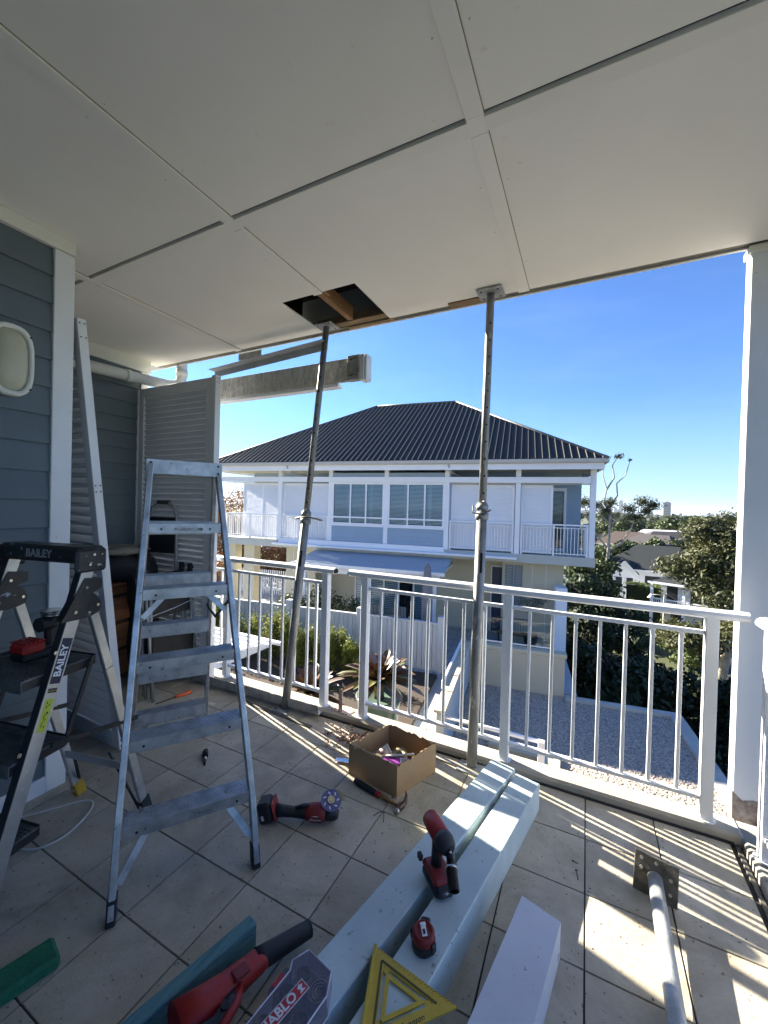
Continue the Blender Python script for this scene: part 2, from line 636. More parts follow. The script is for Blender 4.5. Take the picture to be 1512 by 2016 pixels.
def text_mesh(txt, size, m, shear=0.0, bold=0.0):
    cu = bpy.data.curves.new('lettering', 'FONT')
    cu.body = txt
    cu.size = size
    cu.align_x = 'CENTER'
    cu.align_y = 'CENTER'
    cu.extrude = 0.0004
    cu.shear = shear
    cu.offset = bold
    cu.resolution_u = 3
    ob = bpy.data.objects.new('lettering', cu)
    COL.objects.link(ob)
    bpy.context.view_layer.update()
    me = bpy.data.meshes.new_from_object(ob)
    COL.objects.unlink(ob)
    bpy.data.objects.remove(ob)
    me.materials.clear()
    me.materials.append(m)
    return me


def lettering(txt, size, m, parent, M, shear=0.0, bold=0.0):
    return piece(text_mesh(txt, size, m, shear, bold), 'lettering', parent, M)


def foliage(name, clumps, n, size, m, parent=None, seed=1, aspect=2.2, world=False, upbias=0.3, kind=None, shell=0.5):
    """many leaf-sized quads spread through ellipsoid clumps ((centre),(radii))"""
    rg = np.random.RandomState(seed)
    cl = np.array([list(c) + list(r) for c, r in clumps], float)
    wt = cl[:, 3] * cl[:, 4] * cl[:, 5]
    wt = wt ** 0.67
    k = rg.choice(len(cl), n, p=wt / wt.sum())
    d = rg.normal(size=(n, 3))
    d /= np.linalg.norm(d, axis=1)[:, None]
    rr = (shell + (1 - shell) * rg.rand(n)) ** 0.8
    rr *= 1 + 0.18 * rg.normal(size=n)
    P = cl[k, :3] + d * cl[k, 3:] * rr[:, None]
    nrm = d + rg.normal(size=(n, 3)) * 0.8
    nrm[:, 2] += upbias
    nrm /= np.linalg.norm(nrm, axis=1)[:, None]
    t = rg.normal(size=(n, 3))
    t -= nrm * (t * nrm).sum(1)[:, None]
    t /= np.linalg.norm(t, axis=1)[:, None]
    b = np.cross(nrm, t)
    s = size * (0.55 + 0.9 * rg.rand(n))[:, None]
    a = t * s
    c = b * s / aspect
    V = np.stack([P - a, P + c * 1.0 - a * .1, P + a, P - c * 1.0 - a * .1], 1).reshape(-1, 3)
    if world and parent is not None:
        inv = np.array(wm(parent).inverted())
        V = V @ inv[:3, :3].T + inv[:3, 3]
    me = bpy.data.meshes.new(name)
    me.vertices.add(4 * n)
    me.vertices.foreach_set('co', V.ravel())
    me.loops.add(4 * n)
    me.loops.foreach_set('vertex_index', np.arange(4 * n, dtype=np.int32))
    me.polygons.add(n)
    me.polygons.foreach_set('loop_start', np.arange(0, 4 * n, 4, dtype=np.int32))
    me.polygons.foreach_set('loop_total', np.full(n, 4, dtype=np.int32))
    me.materials.append(m)
    me.update()
    me.validate()
    o = bpy.data.objects.new(name, me)
    link(o, parent, Matrix.Identity(4))
    if kind:
        o['kind'] = kind
    return o

# ============================================================ THE BALCONY
ZC = 2.90           # soffit height
TP, TX, TY = 0.3048, -1.1827, 1.2075   # tile pitch and one joint crossing

# floor: screed with one object per tile
fl = MB().bb(-3.95, 1.3, -2.7, 2.43, -0.25, -0.006).build('floor', GROUT, kind='structure')
fl['label'] = 'beige square tiled balcony floor'
tile_me = MB().box((0, 0, -0.003), (TP - 0.0055, TP - 0.0055, 0.012), ch=0.0012).mesh('tile', TILE)
fixn(tile_me)
nt_ = 0
for i in range(-9, 6):
    for j in range(-8, 4):
        cx, cy = TX + (i + .5) * TP, TY + (j + .5) * TP
        jit = RNG.uniform(-.0006, .0006)
        piece(tile_me, 'tile', fl, T(cx, cy, jit) @ Matrix.Rotation(RNG.uniform(-.0015, .0015), 4, 'Z'))
        nt_ += 1
half = MB().box((0, 0, -0.003), (0.30, TP - 0.0055, 0.012), ch=0.0012).mesh('tile', TILE)
for j in range(-8, 4):
    piece(half, 'tile', fl, T(0.855, TY + (j + .5) * TP, 0))
MB().bb(0.662, 0.682, -2.6, 2.43, -0.003, 0.004, ch=.002).build(
    'movement_joint', GALVD, fl)

# curb: rounded kerb under the front railing, and its return on the right
cb = MB()
cb.sweep([(0.0, 0.0), (0.0, 0.036), (-0.012, 0.048), (-0.13, 0.05), (-0.15, 0.04), (-0.15, -0.28), (0.0, -0.28)][::-1],
         (-3.95, 2.43, 0), (0.66, 2.43, 0)) if False else None
cb.bb(-3.95, 0.70, 2.43, 2.565, -0.32, 0.05, ch=0.012)
cb.bb(0.690, 0.90, -2.7, 2.42, -0.32, 0.048, ch=0.012)
cb.bb(0.704, 0.96, 2.425, 2.60, -0.32, 0.012, ch=0.006)
curb = cb.build('curb', CONC, kind='structure')
curb['label'] = 'low concrete curb along the balcony edge'
MB().bb(-3.95, 0.66, 2.418, 2.4285, -0.004, 0.012).build('sealant_bead', DARKRUB, curb)
MB().bb(-3.95, 1.3, -2.7, 2.56, -0.42, -0.26).build('slab_underside', CONC, curb)

# ---- soffit: sheets, cover battens, edge strip, hole
ceil = thing('ceiling', 'cream soffit of square sheets with cover battens', None, (0, 0, ZC), kind='structure')
JX = [-5.2, -3.99, -2.795, -1.578, -0.385, 0.81, 2.0]
rows = [(-3.2, -1.03), (-1.02, 1.374), (1.387, 2.60)]
HX0, HX1, HY0 = -1.885, -1.305, 2.11
for r, (y0, y1) in enumerate(rows):
    for c in range(1, len(JX) - 1):
        x0, x1 = JX[c] + .003, JX[c + 1] - .003
        if c == 1:
            x0 = -3.93
        if c == len(JX) - 2:
            x1 = 1.35
        b = MB()
        if r == 2 and c == 2:      # left of the middle joint, cut back to the hole
            b.bb(x0, HX0, y0, y1, ZC, ZC + .009)
            b.bb(HX0, x1, y0, HY0, ZC, ZC + .009)
        elif r == 2 and c == 3:
            b.bb(HX1, x1, y0, y1, ZC, ZC + .009)
            b.bb(x0, HX1, y0, HY0 - .004, ZC, ZC + .009)
        else:
            b.bb(x0, x1, y0, y1, ZC, ZC + .009)
        b.build('soffit_sheet', SOFFIT, ceil, world=True)
CRACK = mat('cracked_sealant', (.32, .30, .25), .9, var=.4, vscale=20)
for c in range(1, len(JX) - 1):
    x = JX[c]
    if c == 1:
        continue
    for (y0, y1) in ((-3.2, 1.374), (1.449, 2.60)):
        yy = HY0 if (c == 3 and y0 > 1) else y1
        MB().bb(x - .031, x + .031, y0, yy, ZC - .011, ZC - .0005, ch=.001).build('batten', SOFFIT, ceil, world=True)
        MB().bb(x + .0312, x + .0340, y0, yy, ZC - .0035, ZC - .0004).build('cracked_sealant', CRACK, ceil, world=True)
for c in range(1, len(JX) - 1):
    x0 = -3.93 if c == 1 else JX[c] + .031
    x1 = JX[c + 1] - .031 if c < len(JX) - 2 else 1.35
    MB().bb(x0, x1, 1.388, 1.446, ZC - .009, ZC - .0005, ch=.001).build('batten', SOFFIT, ceil, world=True)
    MB().bb(x0 + .004, x1 - .004, 1.4462, 1.4495, ZC - .0035, ZC - .0004).build('cracked_sealant', CRACK, ceil, world=True)
for c in range(2, len(JX) - 1):
    MB().bb(JX[c] - .031, JX[c] + .031, 1.3745, 1.4485, ZC - .0105, ZC - .0008, ch=.001).build('joint_cover', SOFFIT, ceil, world=True)
MB().bb(-3.93, 1.35, 2.601, 2.628, ZC + .004, ZC + .05).build('edge_strip', mat('dark_edge', (0.16, 0.145, 0.12), 0.9, bump=.2), ceil, world=True)  # dark strip in the gap between soffit sheets and fascia
nh = MB()
for c in range(2, len(JX)):
    for y in [-1.0 + .3 * k for k in range(12)]:
        for s in (-.055, .055):
            nh.cyl((JX[c] + s, y, ZC - .0002), (JX[c] + s, y, ZC - .0012), .0035, n=6)
nh.build('nail_heads', mat('painted_nail', (.60, .58, .50), .7), ceil, world=True, kind='stuff')
# roof void above the sheets (seen through the hole)
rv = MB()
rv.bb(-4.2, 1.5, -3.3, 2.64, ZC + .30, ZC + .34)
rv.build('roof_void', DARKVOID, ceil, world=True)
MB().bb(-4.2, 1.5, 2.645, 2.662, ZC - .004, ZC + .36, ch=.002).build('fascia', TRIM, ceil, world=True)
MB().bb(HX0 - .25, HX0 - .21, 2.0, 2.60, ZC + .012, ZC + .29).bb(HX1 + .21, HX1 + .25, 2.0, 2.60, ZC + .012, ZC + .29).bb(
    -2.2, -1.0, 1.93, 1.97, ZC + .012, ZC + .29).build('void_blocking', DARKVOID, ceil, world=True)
MB().bb(-1.615, -1.570, 1.98, 2.53, ZC + .012, ZC + .105, ch=.002).build('joist', WOODN, ceil, world=True)
MB().bb(-1.568, -1.545, 1.98, 2.20, ZC + .02, ZC + .14, ch=.002).build('joist', WOODN, ceil, world=True)
MB().bb(-1.90, -1.0, 2.535, 2.60, ZC + .008, ZC + .06, ch=.002).build('trimmer', WOODF, ceil, world=True)
MB().bb(-.86, -.60, 2.56, 2.625, ZC - .010, ZC + .003, ch=.002).build('packer', WOODF, ceil, world=True)
MB().bb(-1.66, -1.27, 2.603, 2.642, ZC - .004, ZC + .02, ch=.002).build('splintered_edge', WOODF, ceil, world=True)

# ---- weatherboard walls
EXP = 0.1445


def board_mesh(length):
    """one lapped weatherboard running along local X, face towards +Y"""
    return MB().sweep([(0.0, 0.0), (0.021, 0.0), (0.023, 0.003), (0.009, EXP + .012), (0.0, EXP + .012)], (0, 0, 0), (length, 0, 0))


def wall_boards(parent, p0, along, length, z0, z1, m=BLUEWALL):
    me = board_mesh(length).mesh('weatherboard', m)
    fixn(me)
    z = z0
    while z < z1 - .01:
        M = frame((p0[0], p0[1], z), along)
        inv = wm(parent).inverted()
        piece(me, 'weatherboard', parent, inv @ M)
        z += EXP


wl = thing('blue_wall', 'blue weatherboard wall with cream trim beside the platform ladder', 'wall', (-2.52, 1.17, 0))
# boards face +x: local X runs along -y so that local Y = z x X = +x
wall_boards(wl, (-2.512, 1.10, 0), (0, -1, 0), 3.7, 0.085, 2.82)
MB().bb(-2.60, -2.513, -2.6, 1.10, 0.0, ZC).build('backing', DARKVOID, wl, world=True)
MB().bb(-2.53, -2.480, 1.082, 1.175, 0.0, 2.828, ch=.003).build('corner_board', TRIM if False else WHITE, wl, world=True)
MB().bb(-2.512, -2.478, -2.6, 1.082, 0.0, 0.088, ch=.003).build('skirting', WHITE, wl, world=True)
MB().bb(-2.512, -2.474, -2.6, 1.177, 2.83, ZC - .001, ch=.003).build('cornice', TRIM, wl, world=True)
MB().bb(-3.86, -2.531, 1.10, 1.165, 0.0, ZC).build('return_backing', DARKVOID, wl, world=True)
wall_boards(wl, (-2.53, 1.165, 0), (-1, 0, 0), 1.3, 0.0, 2.85)

w2 = thing('recess_wall', 'blue weatherboard wall at the back of the recess with white downpipe', 'wall', (-3.87, 2.45, 0))
wall_boards(w2, (-3.872, 2.385, 0), (0, -1, 0), 1.22, 0.0, 2.78)
MB().bb(-3.96, -3.873, 1.17, 2.385, 0.0, ZC).build('backing', DARKVOID, w2, world=True)
MB().bb(-3.89, -3.838, 2.387, 2.475, 0.0, 2.775, ch=.003).build('corner_board', WHITE, w2, world=True)
MB().bb(-3.872, -3.836, 1.178, 2.478, 2.777, ZC - .001, ch=.003).build('cornice', TRIM, w2, world=True)

bk = thing('house_wall', 'blue weatherboard wall at the inner side of the balcony', 'wall', (-0.6, -2.6, 0))
wall_boards(bk, (1.3, -2.6, 0), (-1, 0, 0), 3.78, 0.1, 2.85)
MB().bb(-2.48, 1.3, -2.7, -2.602, 0.0, ZC).build('backing', DARKVOID, bk, world=True)
MB().bb(-2.47, 1.3, -2.6, -2.57, 0.0, 0.098, ch=.003).build('skirting', WHITE, bk, world=True)

# ---- bulkhead wall light
lm = thing('bulkhead_light', 'cream oval bulkhead light with frosted lens on blue wall', 'wall light', M=frame((-2.488, 0.905, 2.19), (0, 1, 0)))
# local X=+y, local Y = -x ... face normal is -Y


def stadium(a, b, n=24, p=2.6):
    return [(a * math.copysign(abs(math.cos(t)) ** (2 / p), math.cos(t)), b * math.copysign(abs(math.sin(t)) ** (2 / p), math.sin(t)))
            for t in [2 * math.pi * k / n for k in range(n)]]


def rim(mb, a, b, a2, b2, y0, y1, p=3.0, n=32):
    o_, i_ = stadium(a, b, n, p), stadium(a2, b2, n, p)
    vs = [(x, y0, z) for x, z in o_] + [(x * .97, y1, z * .98) for x, z in o_] + [(x, y1, z) for x, z in i_] + [(x, y0, z) for x, z in i_]
    fs = []
    for q in range(4):
        for k in range(n):
            fs.append((q * n + k, q * n + (k + 1) % n, ((q + 1) % 4) * n + (k + 1) % n, ((q + 1) % 4) * n + k))
    return mb.add(vs, fs, True)


rim(MB(), .088, .170, .068, .146, 0, -.045).build('rim', TRIM, lm)
dm = MB()
vs, fs = [], []
n = 32
for q, (k_, d_) in enumerate([(1, -.022), (.9, -.04), (.7, -.052), (.4, -.060), (.05, -.062)]):
    vs += [(x * k_, d_, z * k_) for x, z in stadium(.069, .147, n, 3)]
for q in range(4):
    for k in range(n):
        fs.append((q * n + k, q * n + (k + 1) % n, (q + 1) * n + (k + 1) % n, (q + 1) * n + k))
fs.append(tuple(range(4 * n, 5 * n)))
dm.add(vs, fs, True).build('lens', mat('frosted_lens', (0.50, 0.49, 0.36), 0.35, var=.1, vscale=6), lm)
for x, z in ((.066, .115), (.066, -.115), (-.066, .115), (-.066, -.115)):
    MB().cyl((x * 1.06, -.044, z * 1.1), (x * 1.06, -.048, z * 1.1), .005, n=8).build('screw', DARKRUB, lm)

# ---- downpipe
dp = thing('downpipe', 'white round downpipe running under the soffit at the recess corner', 'downpipe', (-3.72, 2.62, 2.7))
MB().tube([(-3.73, 1.19, 2.62), (-3.725, 2.2, 2.665), (-3.70, 2.56, 2.682), (-3.68, 2.64, 2.70), (-3.67, 2.675, 2.74), (-3.67, 2.69, 2.80), (-3.67, 2.69, 3.3)], .048, n=16).build(
    'pipe', TRIM, dp, world=True)
MB().cyl((-3.67, 2.69, 2.80), (-3.67, 2.69, 2.86), .054, n=16).build('collar', TRIM, dp, world=True)
MB().cyl((-3.725, 2.17, 2.664), (-3.722, 2.21, 2.667), .054, n=16).build('collar', TRIM, dp, world=True)

# ---- right corner column
cl = thing('corner_column', 'white square corner column with rotten brown foot', 'column', (0.83, 2.68, 0))
MB().bb(0.70, 0.97, 2.625, 2.70, 0.10, ZC + .2, ch=.004).build('shaft', WHITE, cl, world=True)
# the rotten foot: ragged skirt of exposed timber and flaking paint
rf = MB()
n = 26
ring0, ring1, ring2 = [], [], []
per = [(0.70, 2.625), (0.97, 2.625), (0.97, 2.70), (0.70, 2.70)]
for k in range(n):
    t = k / n * 4
    a, b_ = per[int(t) % 4], per[(int(t) + 1) % 4]
    f_ = t - int(t)
    x, y = a[0] + (b_[0] - a[0]) * f_, a[1] + (b_[1] - a[1]) * f_
    j = RNG.uniform(.0, .018)
    cxn, cyn = x - .835, y - 2.68
    ring0.append((.835 + cxn * (1 - j * 2), 2.68 + cyn * (1 - j * 2), 0.0))
    ring1.append((.835 + cxn * (1.0 - j), 2.68 + cyn * (1.0 - j), 0.09 + RNG.uniform(-.03, .03)))
    ring2.append((.835 + cxn * 1.012, 2.68 + cyn * 1.02, 0.145 + RNG.uniform(-.05, .05)))
vs = ring0 + ring1 + ring2
fs = [(q * n + k, q * n + (k + 1) % n, (q + 1) * n + (k + 1) % n, (q + 1) * n + k) for q in range(2) for k in range(n)]
ROT = mat('rotten_timber', (0.42, 0.39, 0.36), 0.9, col2=(0.12, 0.05, 0.03), vscale=14, bump=.6, bscale=50)
rf.add(vs, fs).build('rotten_foot', ROT, cl, world=True)
MB().bb(.69, .98, 2.612, 2.71, 2.86, 2.897, ch=.004).build('cap_trim', TRIM, cl, world=True)

# ---- railings
RAILP = [(-.034, .0), (-.036, .012), (-.030, .026), (-.016, .035), (.0, .038), (.016, .035), (.030, .026), (.036, .012), (.034, .0), (.022, -.008), (-.022, -.008)]
bal_me = MB().box((0, 0, 0), (.0175, .0175, 1.0), ch=.0015).mesh('baluster', WHITE)
fixn(bal_me)


def foot(mb, x, y, z, a=.042, b=.040):
    mb.prism(stadium(a, b, 20, 2.2), z, z + .006, M=T(x, y, 0))
    return mb


def rail_bay(parent, pa, pb, zs=(.152, .965), first=None, xs=None):
    """mid rail, bottom rail and balusters between two points"""
    A, B = Vector(pa), Vector(pb)
    d = (B - A).normalized()
    inv = wm(parent).inverted()
    for z in zs:
        MB().seg(A + Vector((0, 0, z)), B + Vector((0, 0, z)), .030, .020, ch=.002).build('rail', WHITE, parent, world=True)
    for s in xs:
        p = A + d * s
        h = zs[1] - zs[0] - .020
        piece(bal_me, 'baluster', parent, inv @ T(p.x, p.y, (zs[0] + zs[1]) / 2) @ Matrix.Rotation(math.atan2(d.y, d.x), 4, 'Z') @ Sc(1, 1, h))


def rail_post(parent, x, y, z0=.05, top=1.042):
    MB().bb(x - .026, x + .026, y - .026, y + .026, z0, top, ch=.003).build('post', WHITE, parent, world=True)
    foot(MB(), x, y, z0 + .0005).build('post_foot', WHITE, parent, world=True)


RY = 2.485
r1 = thing('balcony_railing', 'white metal balcony railing from the gap to the right column', 'railing', (-.4, RY, .05))
MB().sweep(RAILP, (-1.515, RY, 1.048), (0.700, RY, 1.048)).build('handrail', WHITE, r1, world=True)
MB().box((-1.5155, RY, 1.062), (.002, .055, .036)).build('end_plug', GALV, r1, world=True)
for x in (-1.378, -.403, .562):
    rail_post(r1, x, RY)
rail_bay(r1, (-1.352, RY, 0), (-.429, RY, 0), xs=[x + 1.352 for x in (-1.255, -1.139, -1.022, -.905, -.788, -.669, -.537)])
rail_bay(r1, (-.377, RY, 0), (.536, RY, 0), xs=[x + .377 for x in (-.279, -.155, -.036, .083, .203, .322, .443)])

r0 = thing('balcony_railing', 'white metal balcony railing ending in an open pipe by the steel prop', 'railing', (-2.2, RY, .05))
MB().sweep(RAILP, (-3.85, RY, 1.048), (-1.635, RY, 1.048)).build('handrail', WHITE, r0, world=True)
MB().sweep([(y * .82, z * .82 + .002) for y, z in RAILP], (-1.6349, RY, 1.048), (-1.633, RY, 1.048)).build('open_end', DARKVOID, r0, world=True)
for x in (-1.715, -2.73):
    rail_post(r0, x, RY)
rail_bay(r0, (-2.704, RY, 0), (-1.741, RY, 0), xs=[x + 2.704 for x in (-2.60, -2.482, -2.365, -2.245, -2.125, -2.00, -1.88, -1.80)])
rail_bay(r0, (-3.80, RY, 0), (-2.756, RY, 0), xs=[.05 + .118 * k for k in range(9)])

r2 = thing('side_railing', 'white metal side railing in front of the right column', 'railing', (.737, 1.5, .05))
MB().sweep(RAILP, (0.737, 2.41, 1.048), (0.737, -1.5, 1.048)).build('handrail', WHITE, r2, world=True)
for y in (2.31, 1.25, .2, -.9):
    rail_post(r2, .737, y)
for ya, yb in ((2.284, 1.276), (1.224, .226), (.174, -.874)):
    rail_bay(r2, (.737, ya, 0), (.737, yb, 0), xs=[.12 * k + .09 for k in range(8)])

# ---- louvred screen fixed across the end of the balcony
def louvre_panel(parent, M, w_, h, stile=.085, dep=.045, pitch=.05, thin=.008, blade_w=.052, ang=55, top=.085, bot=.11):
    """frame in local XZ (x 0..w, z 0..h), depth along Y; blades are pieces"""
    b = MB(M)
    b.bb(0, stile, -dep / 2, dep / 2, 0, h, ch=.002)
    b.build('stile', WHITE, parent)
    MB(M).bb(w_ - stile, w_, -dep / 2, dep / 2, 0, h, ch=.002).build('stile', WHITE, parent)
    MB(M).bb(stile, w_ - stile, -dep / 2, dep / 2, h - top, h, ch=.002).build('top_rail', WHITE, parent)
    MB(M).bb(stile, w_ - stile, -dep / 2, dep / 2, 0, bot, ch=.002).build('bottom_rail', WHITE, parent)
    me = MB().box((0, 0, 0), (w_ - 2 * stile, blade_w, thin), ch=.002).mesh('louvre_blade', WHITE)
    fixn(me)
    z = bot + pitch * .5
    while z < h - top - pitch * .3:
        piece(me, 'louvre_blade', parent, M @ T(w_ / 2, 0, z) @ Matrix.Rotation(rad(ang), 4, 'X'))
        z += pitch


scr = thing('louvre_screen', 'tall white louvred screen closing the left end of the balcony', 'screen', (-3.84, 2.395, 0))
louvre_panel(scr, T(0, 0, .0), .99, 2.60, stile=.07, ang=24, blade_w=.014, thin=.0585)
MB().bb(.992, 1.038, -.028, .028, 0, 2.612, ch=.002).build('end_post', WHITE, scr)
MB().bb(-.030, -.003, -.03, .03, 0, 2.60, ch=.002).build('wall_stile', WHITE, scr)
for z in (2.555, 2.59):
    for y in (-.012, .012):
        MB().cyl((1.0385, y, z), (1.0405, y, z), .004, n=8).build('rivet', DARKRUB, scr)

# ---- louvred panel leaning on the end of the wall
lean = thing('leaning_shutter', 'loose white louvred panel leaning against the wall corner behind the platform ladder', 'shutter panel',
             M=T(-3.40, 1.50, .008) @ Matrix.Rotation(rad(6.2), 4, 'X'))
louvre_panel(lean, Matrix.Identity(4), .885, 2.54, stile=.062, dep=.046, pitch=.058, ang=38)
for z in (2.515, 2.44, 1.62, 1.585, .06, .025):
    for y in (-.012, .012):
        MB().cyl((.8855, y, z), (.8872, y, z), .0042, n=8).build('rivet', DARKRUB, lean)

# ---- old beam and metal angle reaching out past the screen
ob = thing('stained_beam', 'lichen-stained sawn-off beam hanging out past the louvred screen', 'beam', (-2.3, 2.66, 2.6))
MB().bb(-3.5, -1.655, 2.625, 2.655, 2.50, 2.675, ch=.002).build('near_board', LICHEN, ob, world=True)
MB().bb(-1.655, -1.555, 2.60, 2.655, 2.496, 2.682, ch=.002).build('end_block', mat('sawn_end', (0.20, 0.20, 0.18), .9, col2=(.42, .42, .39), vscale=12, bump=.2), ob, world=True)
MB().bb(-1.554, -1.52, 2.61, 2.70, 2.492, 2.684, ch=.002).build('end_cap', WHITE, ob, world=True)
MB().bb(-1.515, -1.50, 2.62, 2.70, 2.492, 2.684, ch=.002).build('end_cap', WHITE, ob, world=True)
MB().bb(-3.5, -1.76, 2.63, 2.70, 2.470, 2.497, ch=.002).build('bottom_strip', WHITE, ob, world=True)
for z in (2.53, 2.65):
    MB().cyl((-1.62, 2.599, z), (-1.62, 2.594, z), .006, n=8).build('bolt', DARKRUB, ob, world=True)
    MB().seg((-1.64, 2.597, z), (-1.57, 2.597, z + .004), .004, .004).build('nail', DARKRUB, ob, world=True)
an = thing('metal_angle', 'long white metal angle tied across the left prop above the stained beam', 'metal angle', (-2.4, 2.52, 2.72))
an_m = frame((-3.02, 2.545, 2.665), (1.22, -.02, .055))
MB(an_m).bb(0, 1.235, -.004, 0, 0, .055).bb(0, 1.235, -.07, -.004, .052, .055).build('angle', mat('grey_white_metal', (.50, .53, .55), .45, .2, var=.1), an, world=True)
MB(an_m).cyl((1.215, -.0045, .03), (1.215, -.008, .03), .006, n=8).build('bolt_hole', WHITE, an, world=True)
br = thing('steel_bracket', 'small flat grey steel plate hanging under the soffit edge', 'bracket', (-2.70, 2.645, 2.86))
MB().prism([(-.135, -.03), (.125, -.03), (.135, -.02), (.135, .03), (-.135, .03)], -.004, .004, M=frame((-2.73, 2.668, 2.868), (1, 0, 0)) @ Matrix.Rotation(rad(90), 4, 'X')).build(
    'plate', GALV, br, world=True)

# ---- props
def prop(label, base, top, z_split, ring, plate_top=.15):
    B, Tp = Vector(base), Vector(top)
    d = (Tp - B).normalized()
    L_ = (Tp - B).length
    P = lambda s: B + d * s
    t = thing('support_prop', label, 'support prop', base, group='adjustable steel props holding up the soffit')
    MB().box(B + Vector((0, 0, .004)), (.15, .15, .008), ch=.002).build('base_plate', GALV, t, world=True)
    s = (z_split - B.z) / d.z
    MB().cyl(P(.006), P(s), .0305, n=20).build('lower_tube', PROPM, t, world=True)
    MB().cyl(P(s - .02), P(L_ - .006), .0235, n=20).build('upper_tube', PROPM, t, world=True)
    MB().box(Tp - Vector((0, 0, .005)), (plate_top, plate_top * .86, .010), ch=.002).build('head_plate', GALV, t, world=True)
    side = Vector((-d.y * 0 + .45, -.89, 0)).normalized()
    k = s + .06
    while k < L_ - .12:
        p = P(k)
        MB().cyl(p + side * .0225, p + side * .0242, .0062, n=10).build('pin_hole', DARKVOID, t, world=True)
        k += .105
    for ax in (-.05, .05):
        for ay in (-.045, .045):
            q = Tp + Vector((ax, ay, -.0115))
            MB().cyl(q, q + Vector((0, 0, .002)), .007, n=8).build('plate_hole', DARKVOID, t, world=True)
            q = B + Vector((ax, ay, .0075))
            MB().cyl(q, q + Vector((0, 0, .0015)), .007, n=8).build('plate_hole', DARKVOID, t, world=True)
    MB().cyl(P(s - .10), P(s - .06), .040, n=16).cyl(P(s - .045), P(s - .01), .037, n=16).build('adjusting_collar', PROPM, t, world=True)
    MB().cyl(P(s + .01) + side * -.06, P(s + .01) + side * .055, .006, n=8).build('locking_pin', GALV, t, world=True)
    c = P(s - .06)
    if ring:
        pts = [c + Vector((.115 * math.cos(a), .115 * math.sin(a), .006 * math.sin(a * 2))) for a in [rad(v) for v in range(-60, 200, 16)]]
        MB().tube([c + Vector((-.03, .0, 0)), c + Vector((-.06, -.045, 0)), c + Vector((0, -.06, .01)), c + Vector((.08, -.075, .012)), c + Vector((.125, -.03, 0)),
                   c + Vector((.12, .04, -.01)), c + Vector((.05, .07, -.01))], .006, n=8).build('handle', GALVD, t, world=True)
    else:
        MB().tube([c + Vector((-.05, -.02, .045)), c + Vector((-.045, -.05, .0)), c + Vector((.02, -.055, -.01)), c + Vector((.055, -.02, .02))], .005, n=8).build(
            'handle', GALVD, t, world=True)
    # slot of the lower tube
    q0, q1 = P(s - .42), P(s - .30)
    MB().seg(q0 + side * .0298, q1 + side * .0298, .014, .003, up_=side).build('slot', DARKVOID, t, world=True)
    return t


prop('galvanised steel prop by the cardboard box and the beams', (-.57, 2.385, .004), (-.572, 2.53, ZC - .007), 1.58, False, .155)
prop('leaning galvanised steel prop under the open hole in the soffit', (-1.985, 2.375, .004), (-1.795, 2.515, ZC - .001), 1.50, True)

# prop lying on the tiles
lp = thing('lying_prop', 'steel prop lying on the tiles with its square plate upright', 'support prop', (.285, 1.95, 0))
MB(frame((.290, 1.948, .068), (.145, -.032, 0), (0.02, .25, 1))).box((0, 0, 0), (.150, .008, .150), ch=.002).build('plate', GALVD, lp, world=True)
MB().cyl((.287, 1.944, .074), (.272, 1.05, .036), .026, n=22).cyl((.272, 1.06, .036), (.265, .25, .028), .0305, n=22).build('tube', GALV, lp, world=True)
pm = frame((.290, 1.948, .068), (.145, -.032, 0), (0.02, .25, 1))
for x, z in ((-.05, .02), (.05, .02), (0, .055), (.05, -.03), (-.05, .055)):
    MB(pm).cyl((x, -.0042, z), (x, -.0055, z), .0065, n=10).build('plate_hole', mat('pale_hole', (.5, .47, .4), .8), lp, world=True)

# galvanised angle lying along the curb
ga = thing('steel_channel', 'long galvanised steel channel lying along the foot of the curb', 'metal channel', (-2.3, 2.33, 0))
gm = frame((-2.96, 2.345, .018), (1.25, .03, .012), (0, -.12, 1))
MB(gm).bb(0, 1.28, 0, .003, 0, .072).bb(0, 1.28, .003, .05, 0, .003).build('channel', GALV, ga, world=True)
fb = thing('flat_bar', 'flat steel bar lying on the tiles beside the channel', 'steel bar', (-2.0, 2.27, 0))
MB().seg((-2.32, 2.30, .006), (-1.66, 2.262, .008), .028, .004).build('bar', GALVD, fb, world=True)
fb = thing('flat_bar', 'flat pale bar on the tiles between the box and the right prop', 'steel bar', (-.75, 2.34, 0))
MB().seg((-.93, 2.385, .008), (-.47, 2.335, .012), .03, .006).build('bar', mat('old_aluminium', (.42, .40, .33), .6, .3, var=.2), fb, world=True)

# rusted post stub on the curb, between the two railings
st = thing('post_stub', 'rusted sawn-off post stub standing on the curb between the railings', 'post stub', (-1.545, 2.50, .05))
RUST = mat('rust', (0.30, 0.15, 0.09), .9, col2=(.62, .58, .52), vscale=38, bump=.5, bscale=60)
MB(T(-1.56, 2.475, .05)).bb(-.004, .0, -.02, .02, 0, .155).bb(-.004, .028, -.02, -.016, 0, .17).prism([(0, 0), (.028, 0), (.0, .03)], -.02, -.016,
   M=T(0, 0, .17) @ Matrix.Rotation(rad(90), 4, 'X')).build('angle', RUST, st, world=True)
MB().prism([(-.08, -.05), (.06, -.055), (.085, .01), (.04, .05), (-.06, .045)], .0505, .056, M=T(-1.545, 2.50, 0)).build('base_stain', RUST, st, world=True)

